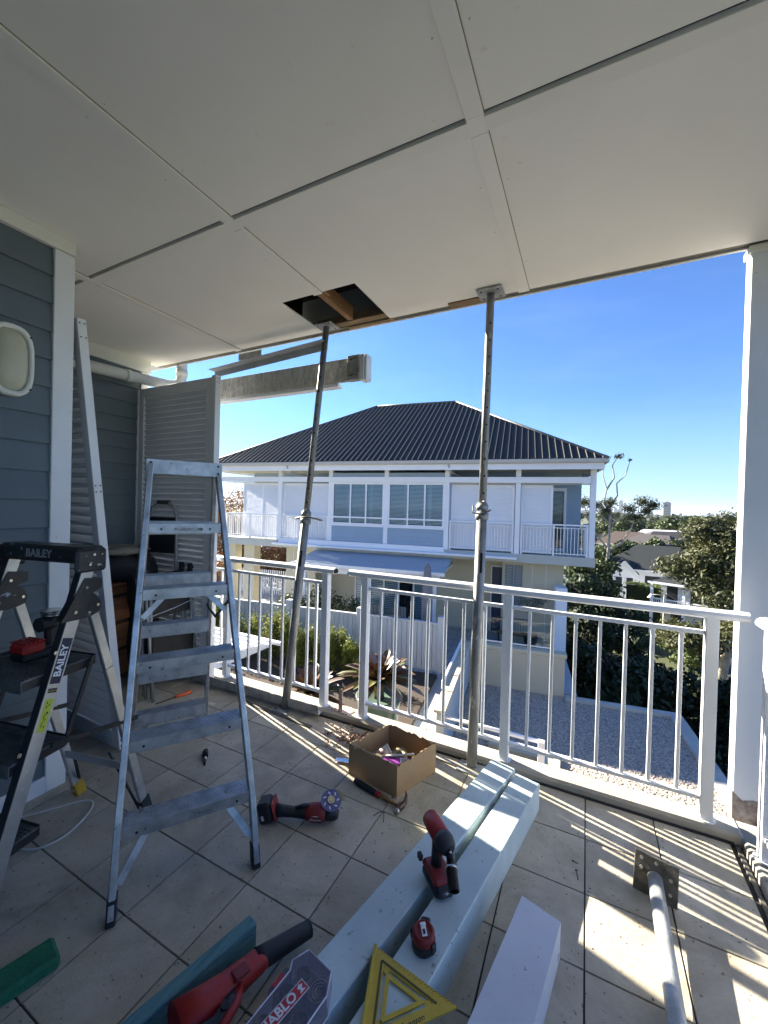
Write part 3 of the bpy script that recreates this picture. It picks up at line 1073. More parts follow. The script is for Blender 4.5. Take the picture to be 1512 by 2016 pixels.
# ============================================================ LADDERS
# tall aluminium double-sided step ladder
F1, F2 = Vector((-1.50, .862, 0)), Vector((-1.212, 1.285, 0))
K1, K2 = Vector((-1.536, .897, .251)), Vector((-1.274, 1.318, .251))
T1, T2 = Vector((-1.832, 1.193, 1.715)), Vector((-1.678, 1.440, 1.715))
Rr1, Rr2 = Vector((-2.412, 1.485, 0)), Vector((-2.218, 1.853, 0))
Q1, Q2 = T1 + Vector((-.065, .04, 0)), T2 + Vector((-.065, .04, 0))
sl = thing('step_ladder', 'tall worn aluminium step ladder with treads on both sides standing open', 'step ladder', (-1.85, 1.35, 0))
U = (F2 - F1).normalized()
A_ = (Vector((-.5, .27, 0))).normalized()      # from front towards the rear
for a, k, t_ in ((F1, K1, T1), (F2, K2, T2)):
    out_ = U if a is F2 else -U
    MB().seg(k - (t_ - k).normalized() * .012, t_, .052, .024, up_=U, ch=.003).build('front_stile', ALU, sl, world=True)
    MB().seg(a + Vector((0, 0, .02)), k, .052, .024, up_=U, ch=.003).build('stile_foot', ALU, sl, world=True)
    MB().seg(a, a + (k - a).normalized() * .09, .058, .032, up_=U, ch=.004).build('rubber_foot', DARKRUB, sl, world=True)
for a, t_ in ((Rr1, Q1), (Rr2, Q2)):
    MB().seg(a + Vector((0, 0, .02)), t_, .045, .022, up_=U, ch=.003).build('rear_stile', ALU, sl, world=True)
    MB().seg(a, a + (t_ - a).normalized() * .07, .052, .03, up_=U, ch=.004).build('rubber_foot', DARKRUB, sl, world=True)


def lerp(a, b, t):
    return a + (b - a) * t


def rivet(p, nrm, parent, r=.0055, m=None):
    MB().cyl(p, p + nrm * .003, r, n=8).build('rivet', m or DARKRUB, parent, world=True)


NF = -A_
for i in range(1, 6):
    z = .2858 * i
    tt = (z - .251) / (1.715 - .251)
    a, b = lerp(K1, T1, tt), lerp(K2, T2, tt)
    a, b = a + U * .013, b - U * .013
    m_ = MB()
    # hollow-looking tread: ribbed top, front lip, rear lip
    c = (a + b) / 2
    M = frame(c, U)             # local X along tread, local Y = z x U = rearward
    ln = (b - a).length
    m_.M = M
    m_.bb(-ln / 2, ln / 2, -.012, .078, .0, .006)
    for r in range(7):
        y = -.006 + r * .0125
        m_.bb(-ln / 2, ln / 2, y, y + .005, .006, .0085)
    m_.bb(-ln / 2, ln / 2, -.0155, -.012, -.038, .0085, ch=.001)
    m_.bb(-ln / 2, ln / 2, .078, .081, -.030, .0085, ch=.001)
    m_.build('tread', ALU, sl, world=True)
    for x in (-ln / 2 + .05, ln / 2 - .05):
        MB(M).cyl((x, -.0155, -.018), (x, -.0185, -.018), .005, n=8).build('rivet', DARKRUB, sl, world=True)
    for e in (lerp(K1, T1, tt), lerp(K2, T2, tt)):
        rivet(e + NF * .026 + Vector((0, 0, -.012)), NF, sl)
    tr = z / 1.715
    a, b = lerp(Rr1, Q1, tr) + U * .011, lerp(Rr2, Q2, tr) - U * .011
    ln = (b - a).length
    M = frame((a + b) / 2, U)
    m_ = MB(M)
    m_.bb(-ln / 2, ln / 2, -.06, .014, .0, .006)
    for r in range(5):
        y = -.054 + r * .0125
        m_.bb(-ln / 2, ln / 2, y, y + .005, .006, .0085)
    m_.bb(-ln / 2, ln / 2, .012, .016, -.038, .0085, ch=.001)
    m_.bb(-ln / 2, ln / 2, -.063, -.060, -.058, .0085, ch=.001)
    m_.build('rear_tread', ALU, sl, world=True)
M = frame((T1 + T2) / 2 + Vector((0, 0, -.015)), U)
hw = (T2 - T1).length / 2 + .018
MB(M).bb(-hw, hw, -.031, -.028, -.034, .034, ch=.001).bb(-hw, hw, -.028, .10, .028, .034).bb(-hw, hw, .097, .10, -.034, .034).build('top_cap', ALU, sl, world=True)
for x in (-hw + .018, hw - .018):
    for z in (.018, -.018):
        MB(M).cyl((x, -.031, z), (x, -.034, z), .0055, n=8).build('rivet', DARKRUB, sl, world=True)
MB(frame(lerp(K1, T1, .80) * .5 + lerp(K2, T2, .80) * .5 + NF * .0165 + Vector((0, 0, -.012)), U)).bb(-.05, .07, -.004, -.0015, -.006, .006).build(
    'label_strip', mat('worn_label', (.55, .56, .55), .6, col2=(.1, .1, .1), vscale=60), sl, world=True)
# braces under the lowest tread and mid treads
for (a, k, t_, s) in ((F1, K1, T1, 1), (F2, K2, T2, -1)):
    MB().seg(lerp(k, t_, .02) + U * s * .12 + A_ * .03 + Vector((0, 0, .0)), lerp(a, k, .45) + U * s * .014, .028, .006, up_=A_, ch=.001).build('corner_brace', ALU, sl, world=True)
    p = lerp(k, t_, .61)
    MB().seg(p + U * s * .10 + A_ * .03 + Vector((0, 0, -.03)), p + U * s * .014 + A_ * .01 + Vector((0, 0, -.12)), .024, .005, up_=A_, ch=.001).build('corner_brace', ALU, sl, world=True)
for (a, t_, s) in ((Rr1, Q1, 1), (Rr2, Q2, -1)):
    MB().seg(lerp(a, t_, .155) + U * s * .10, lerp(a, t_, .05) + U * s * .013, .028, .006, up_=A_, ch=.001).build('corner_brace', ALU, sl, world=True)
for i_, (a, b) in enumerate(((lerp(K1, T1, .56), lerp(Rr1, Q1, .55)), (lerp(K2, T2, .56), lerp(Rr2, Q2, .55)))):
    s = 1 if i_ == 0 else -1
    mdl = (a + b) / 2 + Vector((0, 0, -.07)) + U * s * .02
    MB().seg(a + U * s * .016, mdl, .016, .004, up_=U).seg(mdl, b + U * s * .016, .016, .004, up_=U).build('spreader', GALVD, sl, world=True)
MB().tube([lerp(K1, T1, .52) + A_ * .03, lerp(K1, T1, .54) * .55 + lerp(Rr2, Q2, .60) * .45 + Vector((0, 0, -.02)), lerp(Rr2, Q2, .60)], .0022, n=6).build('wire', STEEL, sl, world=True)
# scribble on the lowest tread
tt = (.2858 - .251) / (1.715 - .251)
M = frame((lerp(K1, T1, tt) + lerp(K2, T2, tt)) / 2, U)
sc = MB(M)
rg = random.Random(5)
for k in range(9):
    x = .02 + k * .0075
    sc.seg((x, -.0162, -.018 + rg.uniform(-.006, .006)), (x + rg.uniform(.001, .006), -.0162, -.018 + rg.uniform(-.007, .007)), .0005, .0022, up_=(0, 0, 1))
sc.build('pen_scribble', DARKRUB, sl, world=True, kind='stuff')

# ---- platform ladder with black top
PL = thing('platform_ladder', 'aluminium platform ladder with black cap and brackets by the blue wall', 'step ladder', (-2.0, .9, 0))
a_ = Vector((.975, .223, 0))       # along the treads
d_ = Vector((.223, -.975, 0))      # from rear to front
RRt = Vector((-1.919, 1.268, 0))
RLt = Vector((-2.326, 1.175, 0))


def R_(d, z, s=0.0):
    return RRt + d_ * d + Vector((0, 0, z)) + a_ * s


def L_(d, z, s=0.0):
    return RLt + d_ * d + Vector((0, 0, z)) + a_ * s


zv = Vector((0, 0, 1))
for fn, s, nm in ((R_, 0.0, 'r'), (L_, 0.0, 'l')):
    o = 1 if nm == 'r' else -1
    MB().seg(fn(.715, .03), fn(.335, 1.275), .056, .022, up_=a_, ch=.003).build('front_stile', ALUL, PL, world=True)
    MB().seg(fn(.715, .03) - d_ * -.028 - a_ * o * .004, fn(.335, 1.275) + d_ * .028 - a_ * o * .004, .004, .03, up_=a_).build('stile_edge', DARKRUB, PL, world=True)
    MB().seg(fn(.73, .0), fn(.70, .08), .062, .034, up_=a_, ch=.003).build('rubber_foot', DARKRUB, PL, world=True)
    MB().seg(fn(0.02, .03), fn(.235, .80), .040, .020, up_=a_, ch=.003).seg(fn(.235, .80), fn(.325, 1.11), .040, .020, up_=a_, ch=.003).build('rear_leg', ALUL, PL, world=True)
    MB().seg(fn(0.005, .0), fn(.028, .075), .05, .034, up_=a_, ch=.004).build(
        'foot_cap', mat('yellow_foot', (.50, .32, .02), .6, var=.4, vscale=30) if nm == 'l' else DARKRUB, PL, world=True)
    # knee bracket
    poly = [(.455, 1.055), (.36, 1.215), (.285, 1.205), (.285, 1.165), (.325, 1.150), (.300, 1.125), (.285, 1.095), (.295, 1.065), (.325, 1.055), (.36, 1.05)]
    bm_ = MB()
    M = Matrix((d_, Vector((0, 0, 1)), a_)).transposed().to_4x4()
    M.translation = fn(0, 0)
    bm_.prism(poly, .013 * o, .017 * o, M=M)
    bm_.prism(poly, -.013 * o, -.017 * o, M=M)
    bm_.build('knee_bracket', BLACKP, PL, world=True)
    for (d, z) in ((.355, 1.175), (.40, 1.085), (.305, 1.095)):
        MB().cyl(fn(d, z) + a_ * .017 * o, fn(d, z) + a_ * .021 * o, .0065, n=10).build('rivet', STEEL, PL, world=True)
        MB().cyl(fn(d, z) - a_ * .017 * o, fn(d, z) - a_ * .021 * o, .0065, n=10).build('rivet', STEEL, PL, world=True)
    MB().seg(fn(.475, .59, .004), fn(.075, .50, .004), .020, .012, up_=a_, ch=.002).build('folding_link', BLACK, PL, world=True)
    MB().seg(fn(.30, .875, -.006 * o), fn(.405, .59, -.006 * o), .018, .010, up_=a_, ch=.002).build('strut', BLACK, PL, world=True)
    for (d, z) in ((.47, .945), (.59, .62), (.68, .31)):
        MB().cyl(fn(d, z) + a_ * .011 * o, fn(d, z) + a_ * .015 * o, .0075, n=10).build('rivet', STEEL, PL, world=True)
# treads and platform
for (d0, d1, z, nm) in ((.50, .70, .29, 'tread'), (.40, .60, .58, 'tread'), (.285, .565, .868, 'platform')):
    c = (R_((d0 + d1) / 2, z) + L_((d0 + d1) / 2, z)) / 2
    M = frame(c, a_)
    w_, h_ = .382, (d1 - d0) / 2
    m_ = MB(M)
    m_.bb(-w_ / 2, w_ / 2, -h_, h_, -.006, 0)
    k = -h_ + .008
    while k < h_ - .01:
        m_.bb(-w_ / 2, w_ / 2, k, k + .006, 0, .003)
        k += .014
    m_.bb(-w_ / 2, w_ / 2, -h_ - .004, -h_, -.045, .003, ch=.001)
    m_.build(nm, mat('grubby_tread', (.07, .075, .078), .6, .3, col2=(.16, .165, .16), vscale=12, bump=.15), PL, world=True)
    MB(M).bb(-w_ / 2, w_ / 2, h_, h_ + .006, -.036, .006, ch=.001).build('black_edge', BLACK, PL, world=True)
    for q_ in (-w_ / 2 + .002, w_ / 2 - .008):
        MB(M).bb(q_, q_ + .006, -h_, h_, -.040, -.006, ch=.001).build('side_edge', BLACK, PL, world=True)
# moulded cap
cm = (R_(.33, 1.30) + L_(.33, 1.30)) / 2
M = frame(cm, a_)   # local Y points to the rear (-d_)
cp = MB(M)
cp.bb(-.225, .225, -.05, .062, -.028, .042, ch=.012)
cp.build('cap', BLACKP, PL, world=True)
for s in (-1, 1):
    MB(M).bb(s * .226 - .014, s * .226 + .010, -.075, .060, -.062, .034, ch=.010).build('cap_end', BLACKP, PL, world=True)
    for (y, z) in ((.03, .008), (-.005, .010), (.012, -.034), (-.022, -.030)):
        MB(M).cyl((s * .2365, y, z), (s * .241, y, z), .0055, n=8).build('rivet', STEEL, PL, world=True)
GREYT = mat('grey_print', (.33, .34, .35), .6)
LM = M @ T(-.005, -.0515, .004) @ Matrix.Rotation(rad(90), 4, 'X')
lettering('BAILEY', .046, GREYT, PL, wm(PL).inverted() @ (frame(cm - d_ * 0, a_) @ T(0, -.0506, .006) @ Matrix.Rotation(rad(90), 4, 'X')), bold=.0012)
# stile stickers on the outer face of the right stile
NAVY = mat('navy_print', (.012, .016, .05), .5)
WHT = mat('white_print', (.72, .74, .76), .5)
sd_ = (R_(.335, 1.275) - R_(.715, .03)).normalized()    # up the stile


def on_stile(t_, off):
    p = lerp(R_(.715, .03), R_(.335, 1.275), t_) + a_ * (.0113 + off)
    Z = a_
    X = sd_
    Y = Z.cross(X)
    Mx = Matrix((X, Y, Z)).transposed().to_4x4()
    Mx.translation = p
    return Mx


inv = wm(PL).inverted()
MB(on_stile(.705, 0)).box((0, 0, .0002), (.168, .040, .0006)).build('sticker', NAVY, PL, world=True)
lettering('BAILEY', .0385, WHT, PL, inv @ on_stile(.705, .0007), bold=.0010)
MB(on_stile(.555, 0)).box((0, 0, .0002), (.115, .030, .0006)).build('sticker', mat('yellow_label', (.50, .55, .05), .5), PL, world=True)
MB(on_stile(.622, 0)).box((0, 0, .0002), (.016, .034, .0006)).build('sticker', NAVY, PL, world=True)
lettering('WARNING', .007, mat('amber_print', (.6, .4, .03), .5), PL, inv @ on_stile(.622, .0007) @ Matrix.Rotation(rad(90), 4, 'Z'))
pg = MB(on_stile(.555, .0006))
for (x, y) in ((-.04, -.006), (-.036, .004), (-.01, .002), (.008, -.006), (.030, .004), (.036, -.004), (.044, .006)):
    pg.box((x, y, .0002), (.008, .003, .0006))
pg.seg((-.005, .006, .0002), (.012, -.004, .0002), .003, .0005).seg((-.03, .008, .0002), (-.012, -.007, .0002), .002, .0005)
pg.build('pictogram', DARKRUB, PL, world=True, kind='stuff')
MB().seg(L_(.09, .26), R_(.09, .26), .035, .010, up_=d_, ch=.001).build('rear_crossbar', ALUL, PL, world=True)
MB().seg(R_(.03, .02, -.02), R_(.075, .30, -.16), .012, .006, up_=d_).build('brace', BLACK, PL, world=True)
MB().seg(L_(.03, .10, .02), L_(.09, .25, .06), .014, .008, up_=d_).build('brace', BLACK, PL, world=True)

# ---- battery driver on the platform
dr = thing('cordless_driver', 'black cordless driver with ribbed red battery on the ladder platform', 'power tool', M=T(-2.045, .845, .872) @ Matrix.Rotation(rad(12), 4, 'Z'))
MB().bb(-.045, .045, -.065, .065, .0, .035, ch=.010).bb(-.040, .040, -.06, .06, .035, .052, ch=.006).build('battery', BLACK, dr)
MB().bb(-.046, .046, -.067, .02, .026, .075, ch=.012).build('battery_top', RED, dr)
rb = MB()
for k in range(6):
    for j in range(5):
        rb.bb(-.042 + k * .0155, -.034 + k * .0155, -.062 + j * .016, -.052 + j * .016, .074, .079)
rb.build('ribs', RED, dr, kind='stuff')
MB().bb(.0, .038, .03, .075, .04, .13, ch=.01).build('handle', BLACK, dr)
MB().cyl((.02, .0, .135), (.02, .09, .135), .030, n=18).build('motor_housing', BLACK, dr)
MB().cyl((.02, .05, .165), (.02, .05, .172), .036, n=20).cyl((.02, .05, .178), (.02, .05, .183), .038, n=20).cyl((.02, .05, .186), (.02, .05, .189), .040, n=20).build('disc_stack', STEEL, dr)

# ============================================================ RECESS CLUTTER
ch = thing('timber_chest', 'old timber chest of drawers standing in the recess behind the leaning panel', 'chest', M=T(-3.62, 2.02, 0) @ Matrix.Rotation(rad(14), 4, 'Z'))
MB().bb(-.20, .20, -.24, .24, .07, .84, ch=.004).build('carcass', mat('dark_chest', (.05, .025, .014), .7), ch)
MB().bb(-.215, .215, -.255, .255, .84, .865, ch=.004).build('top', CHEST, ch)
for k in range(3):
    z = .10 + k * .225
    MB().bb(-.18, .18, -.262, -.241, z, z + .205, ch=.005).build('drawer', CHEST, ch)
    MB().bb(.203, .217, -.225, .225, z + .008, z + .200, ch=.005).build('side_panel', CHEST, ch)
MB().bb(.201, .214, -.235, .235, .775, .835, ch=.004).build('side_panel', CHEST, ch)
for x in (-.17, .17):
    for y in (-.2, .2):
        MB().bb(x - .02, x + .02, y - .02, y + .02, 0, .07).build('leg', DARKRUB, ch)
BAG = mat('black_bag_fabric', (.012, .012, .013), .75, bump=.6, bscale=14)
bg_ = thing('black_bag', 'large black bag slumped on the timber chest', 'bag', (-3.55, 2.05, .866))


def blob(mb, c, r, seed=0, n=22, m=12, amp=.08, flat=None):
    vs, fs = [], []
    for i in range(m + 1):
        ph = math.pi * i / m
        for k in range(n):
            th = 2 * math.pi * k / n
            d = Vector((math.sin(ph) * math.cos(th), math.sin(ph) * math.sin(th), math.cos(ph)))
            s = 1 + amp * mnoise.noise(d * 2.3 + Vector((seed, seed * .7, 0))) * 2 + amp * .5 * mnoise.noise(d * 6 + Vector((seed, 3, 1)))
            p = Vector((d.x * r[0] * s, d.y * r[1] * s, d.z * r[2] * s))
            if flat is not None and p.z < flat:
                p.z = flat
            vs.append(Vector(c) + p)
    for i in range(m):
        for k in range(n):
            fs.append((i * n + k, i * n + (k + 1) % n, (i + 1) * n + (k + 1) % n, (i + 1) * n + k))
    return mb.add(vs, fs, True)


blob(MB(), (0, 0, .115), (.22, .25, .15), 3, amp=.12, flat=-.115).build('body', BAG, bg_)
MB().tube([(.1, -.1, .2), (.12, -.05, .27), (.12, .04, .27), (.1, .1, .2)], .010, n=6).build('strap', BAG, bg_)
cu = thing('canvas_cushion', 'khaki canvas sack laid over the black bag', 'sack', (-3.52, 2.02, 1.12))
blob(MB(), (0, 0, 0), (.20, .24, .045), 9, amp=.10).build('body', mat('khaki_canvas', (.22, .205, .16), .85, var=.3, vscale=9, bump=.3, bscale=40), cu)
MB().cyl((.12, -.14, .036), (.12, -.14, .046), .016, n=14).build('eyelet', STEEL, cu)
b2 = thing('black_bag', 'tall black bag hanging in front of the louvred screen', 'bag', (-3.42, 2.16, 0))
blob(MB(), (0, 0, .80), (.11, .14, .34), 5, amp=.10, n=26, m=26).build('upper_body', BAG, b2)
blob(MB(), (0, .02, .34), (.12, .15, .345), 7, amp=.08, flat=-.335).build('lower_body', BAG, b2)

# folding chairs leaning on the screen
FCH = mat('grey_tube', (.36, .37, .37), .45, .5, var=.15)


def folded_chair(label, M):
    t = thing('folded_chair', label, 'chair', M=M, group='folded chairs leaning on the screen')
    for x in (-.22, .22):
        MB().tube([(x, 0, .012), (x, .12, .95)], .0125, n=10).build('leg', FCH, t)
        MB().tube([(x * .88, .05, .012), (x * .88, .09, .93)], .0125, n=10).build('leg', FCH, t)
    MB().bb(-.20, .20, .045, .055, .12, .52, ch=.003).build('seat', BAG, t)
    MB().bb(-.20, .20, .085, .095, .62, .95, ch=.003).build('backrest', BAG, t)
    for x in (-.22, .22):
        MB().bb(x - .02, x + .02, .10, .14, .93, 1.01, ch=.006).build('cap', DARKRUB, t)
    return t


folded_chair('folded black chair leaning on the screen, nearest the ladder', T(-2.93, 2.17, 0) @ Matrix.Rotation(rad(96), 4, 'Z'))
folded_chair('folded black chair leaning on the screen, behind the other folded one', T(-3.03, 2.17, .0) @ Matrix.Rotation(rad(98), 4, 'Z'))
ht = thing('hand_trolley', 'black hand trolley with a looped tube handle beside the screen', 'trolley', M=T(-3.36, 2.31, 0) @ Matrix.Rotation(rad(10), 4, 'Z'))
MB().tube([(-.15, 0, .10), (-.15, 0, 1.40), (-.12, 0, 1.49), (-.05, 0, 1.53), (.05, 0, 1.53), (.12, 0, 1.49), (.15, 0, 1.40), (.15, 0, .10)], .013, n=10).build('frame', FCH, ht)
MB().tube([(-.06, 0, 1.532), (.06, 0, 1.532)], .018, n=10).build('grip', DARKRUB, ht)
MB().bb(-.145, .145, -.01, .01, 1.08, 1.40, ch=.004).build('back_panel', BLACK, ht)
MB().bb(-.16, .16, -.10, .02, .02, .03, ch=.002).build('toe_plate', BLACK, ht)
for x in (-.17, .17):
    MB().cyl((x - .015, .04, .075), (x + .015, .04, .075), .075, n=18).build('wheel', DARKRUB, ht)

# ============================================================ BEAMS AND BOARDS ON THE FLOOR
def plank(name, label, cat, pa, pb, w_, h_, m, ch=.006, group=None, z=0.0):
    A, B = Vector((*pa, z)), Vector((*pb, z))
    t = thing(name, label, cat, (A + B) / 2, group=group)
    MB().seg(A + Vector((0, 0, h_ / 2)), B + Vector((0, 0, h_ / 2)), w_, h_, ch=ch).build('board', m, t, world=True)
    return t


b1 = thing('painted_beam', 'pale blue primed beam lying nearer the cardboard box', 'beam', (-.55, 1.6, 0), group='pale primed beams on the tiles')
MB().seg((-.371, 2.283, .0725), (-.795, .30, .0725), .133, .142, ch=.004).build('beam', PALE, b1, world=True)
MB().seg((-.3705, 2.2855, .0725), (-.371, 2.2832, .0725), .120, .128).build('sawn_end', PALE, b1, world=True)
b2_ = thing('painted_beam', 'pale blue primed beam carrying the tape measure and impact wrench', 'beam', (-.40, 1.6, 0), group='pale primed beams on the tiles')
MB().seg((-.236, 2.222, .0725), (-.585, .30, .0725), .124, .142, ch=.004).build('beam', PALE, b2_, world=True)
MB().seg((-.2355, 2.2245, .0725), (-.236, 2.2222, .0725), .112, .128).build('sawn_end', PALE, b2_, world=True)
bw = thing('white_board', 'short white primed board end lying right of the beams', 'board', (-.16, 1.3, 0))
MB().prism([(-.171, 1.547), (-.039, 1.509), (-.217, .35), (-.380, .36)], 0.0, .131).build('board', PALEW, bw, world=True)
gp = thing('green_timber', 'rough blue-green painted timber lying left of the leaf blower', 'timber', (-1.05, .8, 0))
MB().seg((-1.000, 1.055, .045), (-1.155, .40, .045), .045, .088, ch=.003).build('timber', GREENW, gp, world=True)
gf = thing('green_block', 'dark green scouring block lying at the near left of the floor', 'block', (-1.53, .62, 0))
GR = mat('green_foam', (.015, .16, .085), .8, var=.35, vscale=14, bump=.4, bscale=90)
MB(frame((-1.585, .53, .0225), (.22, .97, 0))).bb(-.22, .19, -.052, .052, -.0225, .0225, ch=.010).build('pad', GR, gf, world=True)

# ============================================================ CARDBOARD BOX AND CONTENTS
bx = thing('cardboard_box', 'open torn cardboard box holding paint tools on the tiles', 'box', (-.98, 2.10, 0))
P0, P1, P2 = Vector((-1.185, 1.985, 0)), Vector((-.855, 1.935, 0)), Vector((-.745, 2.235, 0))
P3 = P0 + P2 - P1
HB = .172


def torn(a, b, thick, parent, seed, h=HB, amp=.007):
    rg = random.Random(seed)
    n_ = 22
    d = (b - a)
    nn = Vector((-d.y, d.x, 0)).normalized() * thick
    vs = []
    for k in range(n_ + 1):
        p = a + d * (k / n_)
        hh = h + (rg.uniform(-amp, amp) if 0 < k < n_ else 0) - (rg.random() < .12) * amp * 1.6
        vs += [p, p + nn, p + nn + Vector((0, 0, hh)), p + Vector((0, 0, hh + rg.uniform(-.002, .002)))]
    fs = []
    for k in range(n_):
        for q in range(4):
            i0, i1 = k * 4 + q, k * 4 + (q + 1) % 4
            fs.append((i0, i1, i1 + 4, i0 + 4))
    fs += [(0, 1, 2, 3), tuple(4 * n_ + q for q in (3, 2, 1, 0))]
    MB().add(vs, fs).build('side', CARD, parent, world=True)


torn(P0, P1, .005, bx, 1)
torn(P1, P2, .005, bx, 2, amp=.005)
torn(P2, P3, .005, bx, 3)
torn(P3, P0, .005, bx, 4)
MB().add([P0 + Vector((0, 0, .004)), P1 + Vector((0, 0, .004)), P2 + Vector((0, 0, .004)), P3 + Vector((0, 0, .004))], [(0, 1, 2, 3)]).build('base', CARD, bx, world=True)
MB().seg(lerp(P0, P1, .1) + Vector((0, .008, HB - .004)), lerp(P0, P1, .95) + Vector((0, .008, HB - .008)), .002, .010).build('torn_edge', mat('pale_cardboard', (.62, .52, .38), .9), bx, world=True)
ex, ey = (P1 - P0).normalized(), (P3 - P0).normalized()


def inbox(u_, v_, z):
    return P0 + (P1 - P0) * u_ + (P3 - P0) * v_ + Vector((0, 0, z))


can = thing('filler_can', 'cream cylindrical tin with yellow base tipped in the cardboard box', 'tin', inbox(.33, .40, .06))
ca, cb_ = inbox(.28, .30, .075), inbox(.42, .56, .125)
dd = (cb_ - ca).normalized()
MB().cyl(ca, ca + dd * .02, .034, n=22).build('base', mat('dull_yellow', (.42, .35, .12), .5), can, world=True)
MB().cyl(ca + dd * .02, ca + dd * .095, .033, n=22).build('body', mat('cream_label', (.66, .62, .50), .5, var=.1), can, world=True)
MB().cyl(ca + dd * .034, ca + dd * .082, .0334, n=22, cap=False).build('label', mat('blue_red_label', (.62, .60, .55), .5, col2=(.45, .10, .08), vscale=30), can, world=True)
MB().cyl(ca + dd * .095, ca + dd * .108, .035, n=22).build('lid', mat('cream_label', (.66, .62, .50)), can, world=True)
rl = thing('tape_roll', 'yellow and navy roll of tape lying in the box', 'tape roll', inbox(.62, .55, .05))
MB().lathe([(.020, -.022), (.047, -.022), (.047, .022), (.020, .022), (.020, -.022)], M=frame(inbox(.55, .62, .085), ex, (.35, -.25, .9)), n=24).build(
    'roll', mat('yellow_navy_label', (.42, .34, .08), .5, col2=(.015, .02, .10), vscale=26), rl, world=True)
pk = thing('purple_packet', 'purple and pink packet with white barcode patch in the box', 'packet', inbox(.7, .3, .09))
M = frame(inbox(.66, .34, .105), ex * .75 + ey * .66, (-.25, -.2, .95))
MB(M).bb(-.085, .085, -.028, .028, -.010, .010, ch=.004).build('body', mat('purple_pink', (.10, .02, .30), .4, col2=(.55, .10, .38), vscale=9, stretch=(1, 5, 1)), pk, world=True)
MB(M).bb(.035, .075, -.02, .02, .0103, .0110).build('label_patch', WHT, pk, world=True)
bars = MB(M)
for k in range(9):
    bars.bb(.040 + k * .0036, .0415 + k * .0036, -.014, .012, .0111, .0114)
bars.build('barcode', DARKRUB, pk, world=True, kind='stuff')
pk = thing('blue_packet', 'dark blue packet under the purple one in the box', 'packet', inbox(.8, .25, .06))
MB(frame(inbox(.74, .27, .078), ex * .8 + ey * .6, (-.1, -.3, .95))).bb(-.08, .08, -.034, .034, -.012, .012, ch=.004).build(
    'body', mat('navy_card', (.015, .02, .13), .4, var=.3), pk, world=True)
pb = thing('paint_brush', 'white handled paint brush across the box contents', 'brush', inbox(.6, .4, .12))
ba, bb_ = inbox(.45, .30, .118), inbox(.86, .60, .142)
MB().tube([ba, lerp(ba, bb_, .3), lerp(ba, bb_, .7), bb_], [.006, .009, .007, .010], n=10, flat=.6).build('handle', mat('ivory_plastic', (.62, .60, .52), .4), pb, world=True)
MB().seg(ba, ba - (bb_ - ba).normalized() * .06, .05, .012, ch=.002).build('bristles', mat('bristle', (.12, .09, .05), .9), pb, world=True)
jk = thing('rags', 'crumpled rags and scraps filling the bottom of the box', 'rags', inbox(.5, .5, .01))
blob(MB(), inbox(.5, .5, .03) - Vector((0, 0, 0)), (.11, .11, .035), 12, amp=.25).build('pile', mat('rag', (.10, .10, .12), .9, col2=(.30, .27, .20), vscale=20), jk, world=True)
sk = thing('scraper', 'flat steel scraper poking out behind the left of the box', 'scraper', (-1.25, 2.05, .0))
MB().seg((-1.31, 2.04, .012), (-1.21, 2.06, .020), .035, .002).build('blade', STEEL, sk, world=True)
MB().seg((-1.21, 2.06, .020), (-1.195, 2.07, .022), .02, .012, ch=.002).build('ferrule', GALVD, sk, world=True)

# ============================================================ HAND TOOLS
hm = thing('claw_hammer', 'claw hammer with black and red grip lying by the box', 'hammer', (-.95, 1.9, 0))
g0, g1, g2 = Vector((-1.105, 1.925, .018)), Vector((-.945, 1.893, .018)), Vector((-.800, 1.868, .020))
MB().tube([g0, lerp(g0, g1, .2), lerp(g0, g1, .8), g1], [.014, .017, .015, .012], n=12).build('grip', DARKRUB, hm, world=True)
MB().tube([lerp(g0, g1, .93), lerp(g0, g1, 1.08)], .0145, n=12).build('grip_band', RED, hm, world=True)
MB().tube([g1, g2], [.011, .009], n=12).build('shaft', WOODN, hm, world=True)
hd = (g2 - g1).normalized()
sd2 = Vector((-hd.y, hd.x, 0))
MB().seg(g2 - sd2 * .028, g2 + sd2 * .022, .024, .026, ch=.004).build('head', mat('rusty_steel', (.16, .12, .10), .4, .8, var=.5, vscale=40), hm, world=True)
MB().cyl(g2 - sd2 * .028, g2 - sd2 * .046, .0145, .016, n=14).build('face', STEEL, hm, world=True)
for s in (-1, 1):
    MB().tube([g2 + sd2 * .02 + Vector((0, 0, s * .006 + .002)), g2 + sd2 * .045 + hd * -.002 + Vector((0, 0, s * .009 + .002)), g2 + sd2 * .072 - hd * .014 + Vector((0, 0, s * .012 + .004)),
               g2 + sd2 * .092 - hd * .034 + Vector((0, 0, s * .013 + .004))], [.009, .008, .006, .002], n=8, flat=.6).build('claw', mat('rusty_steel', (.16, .12, .10)), hm, world=True)

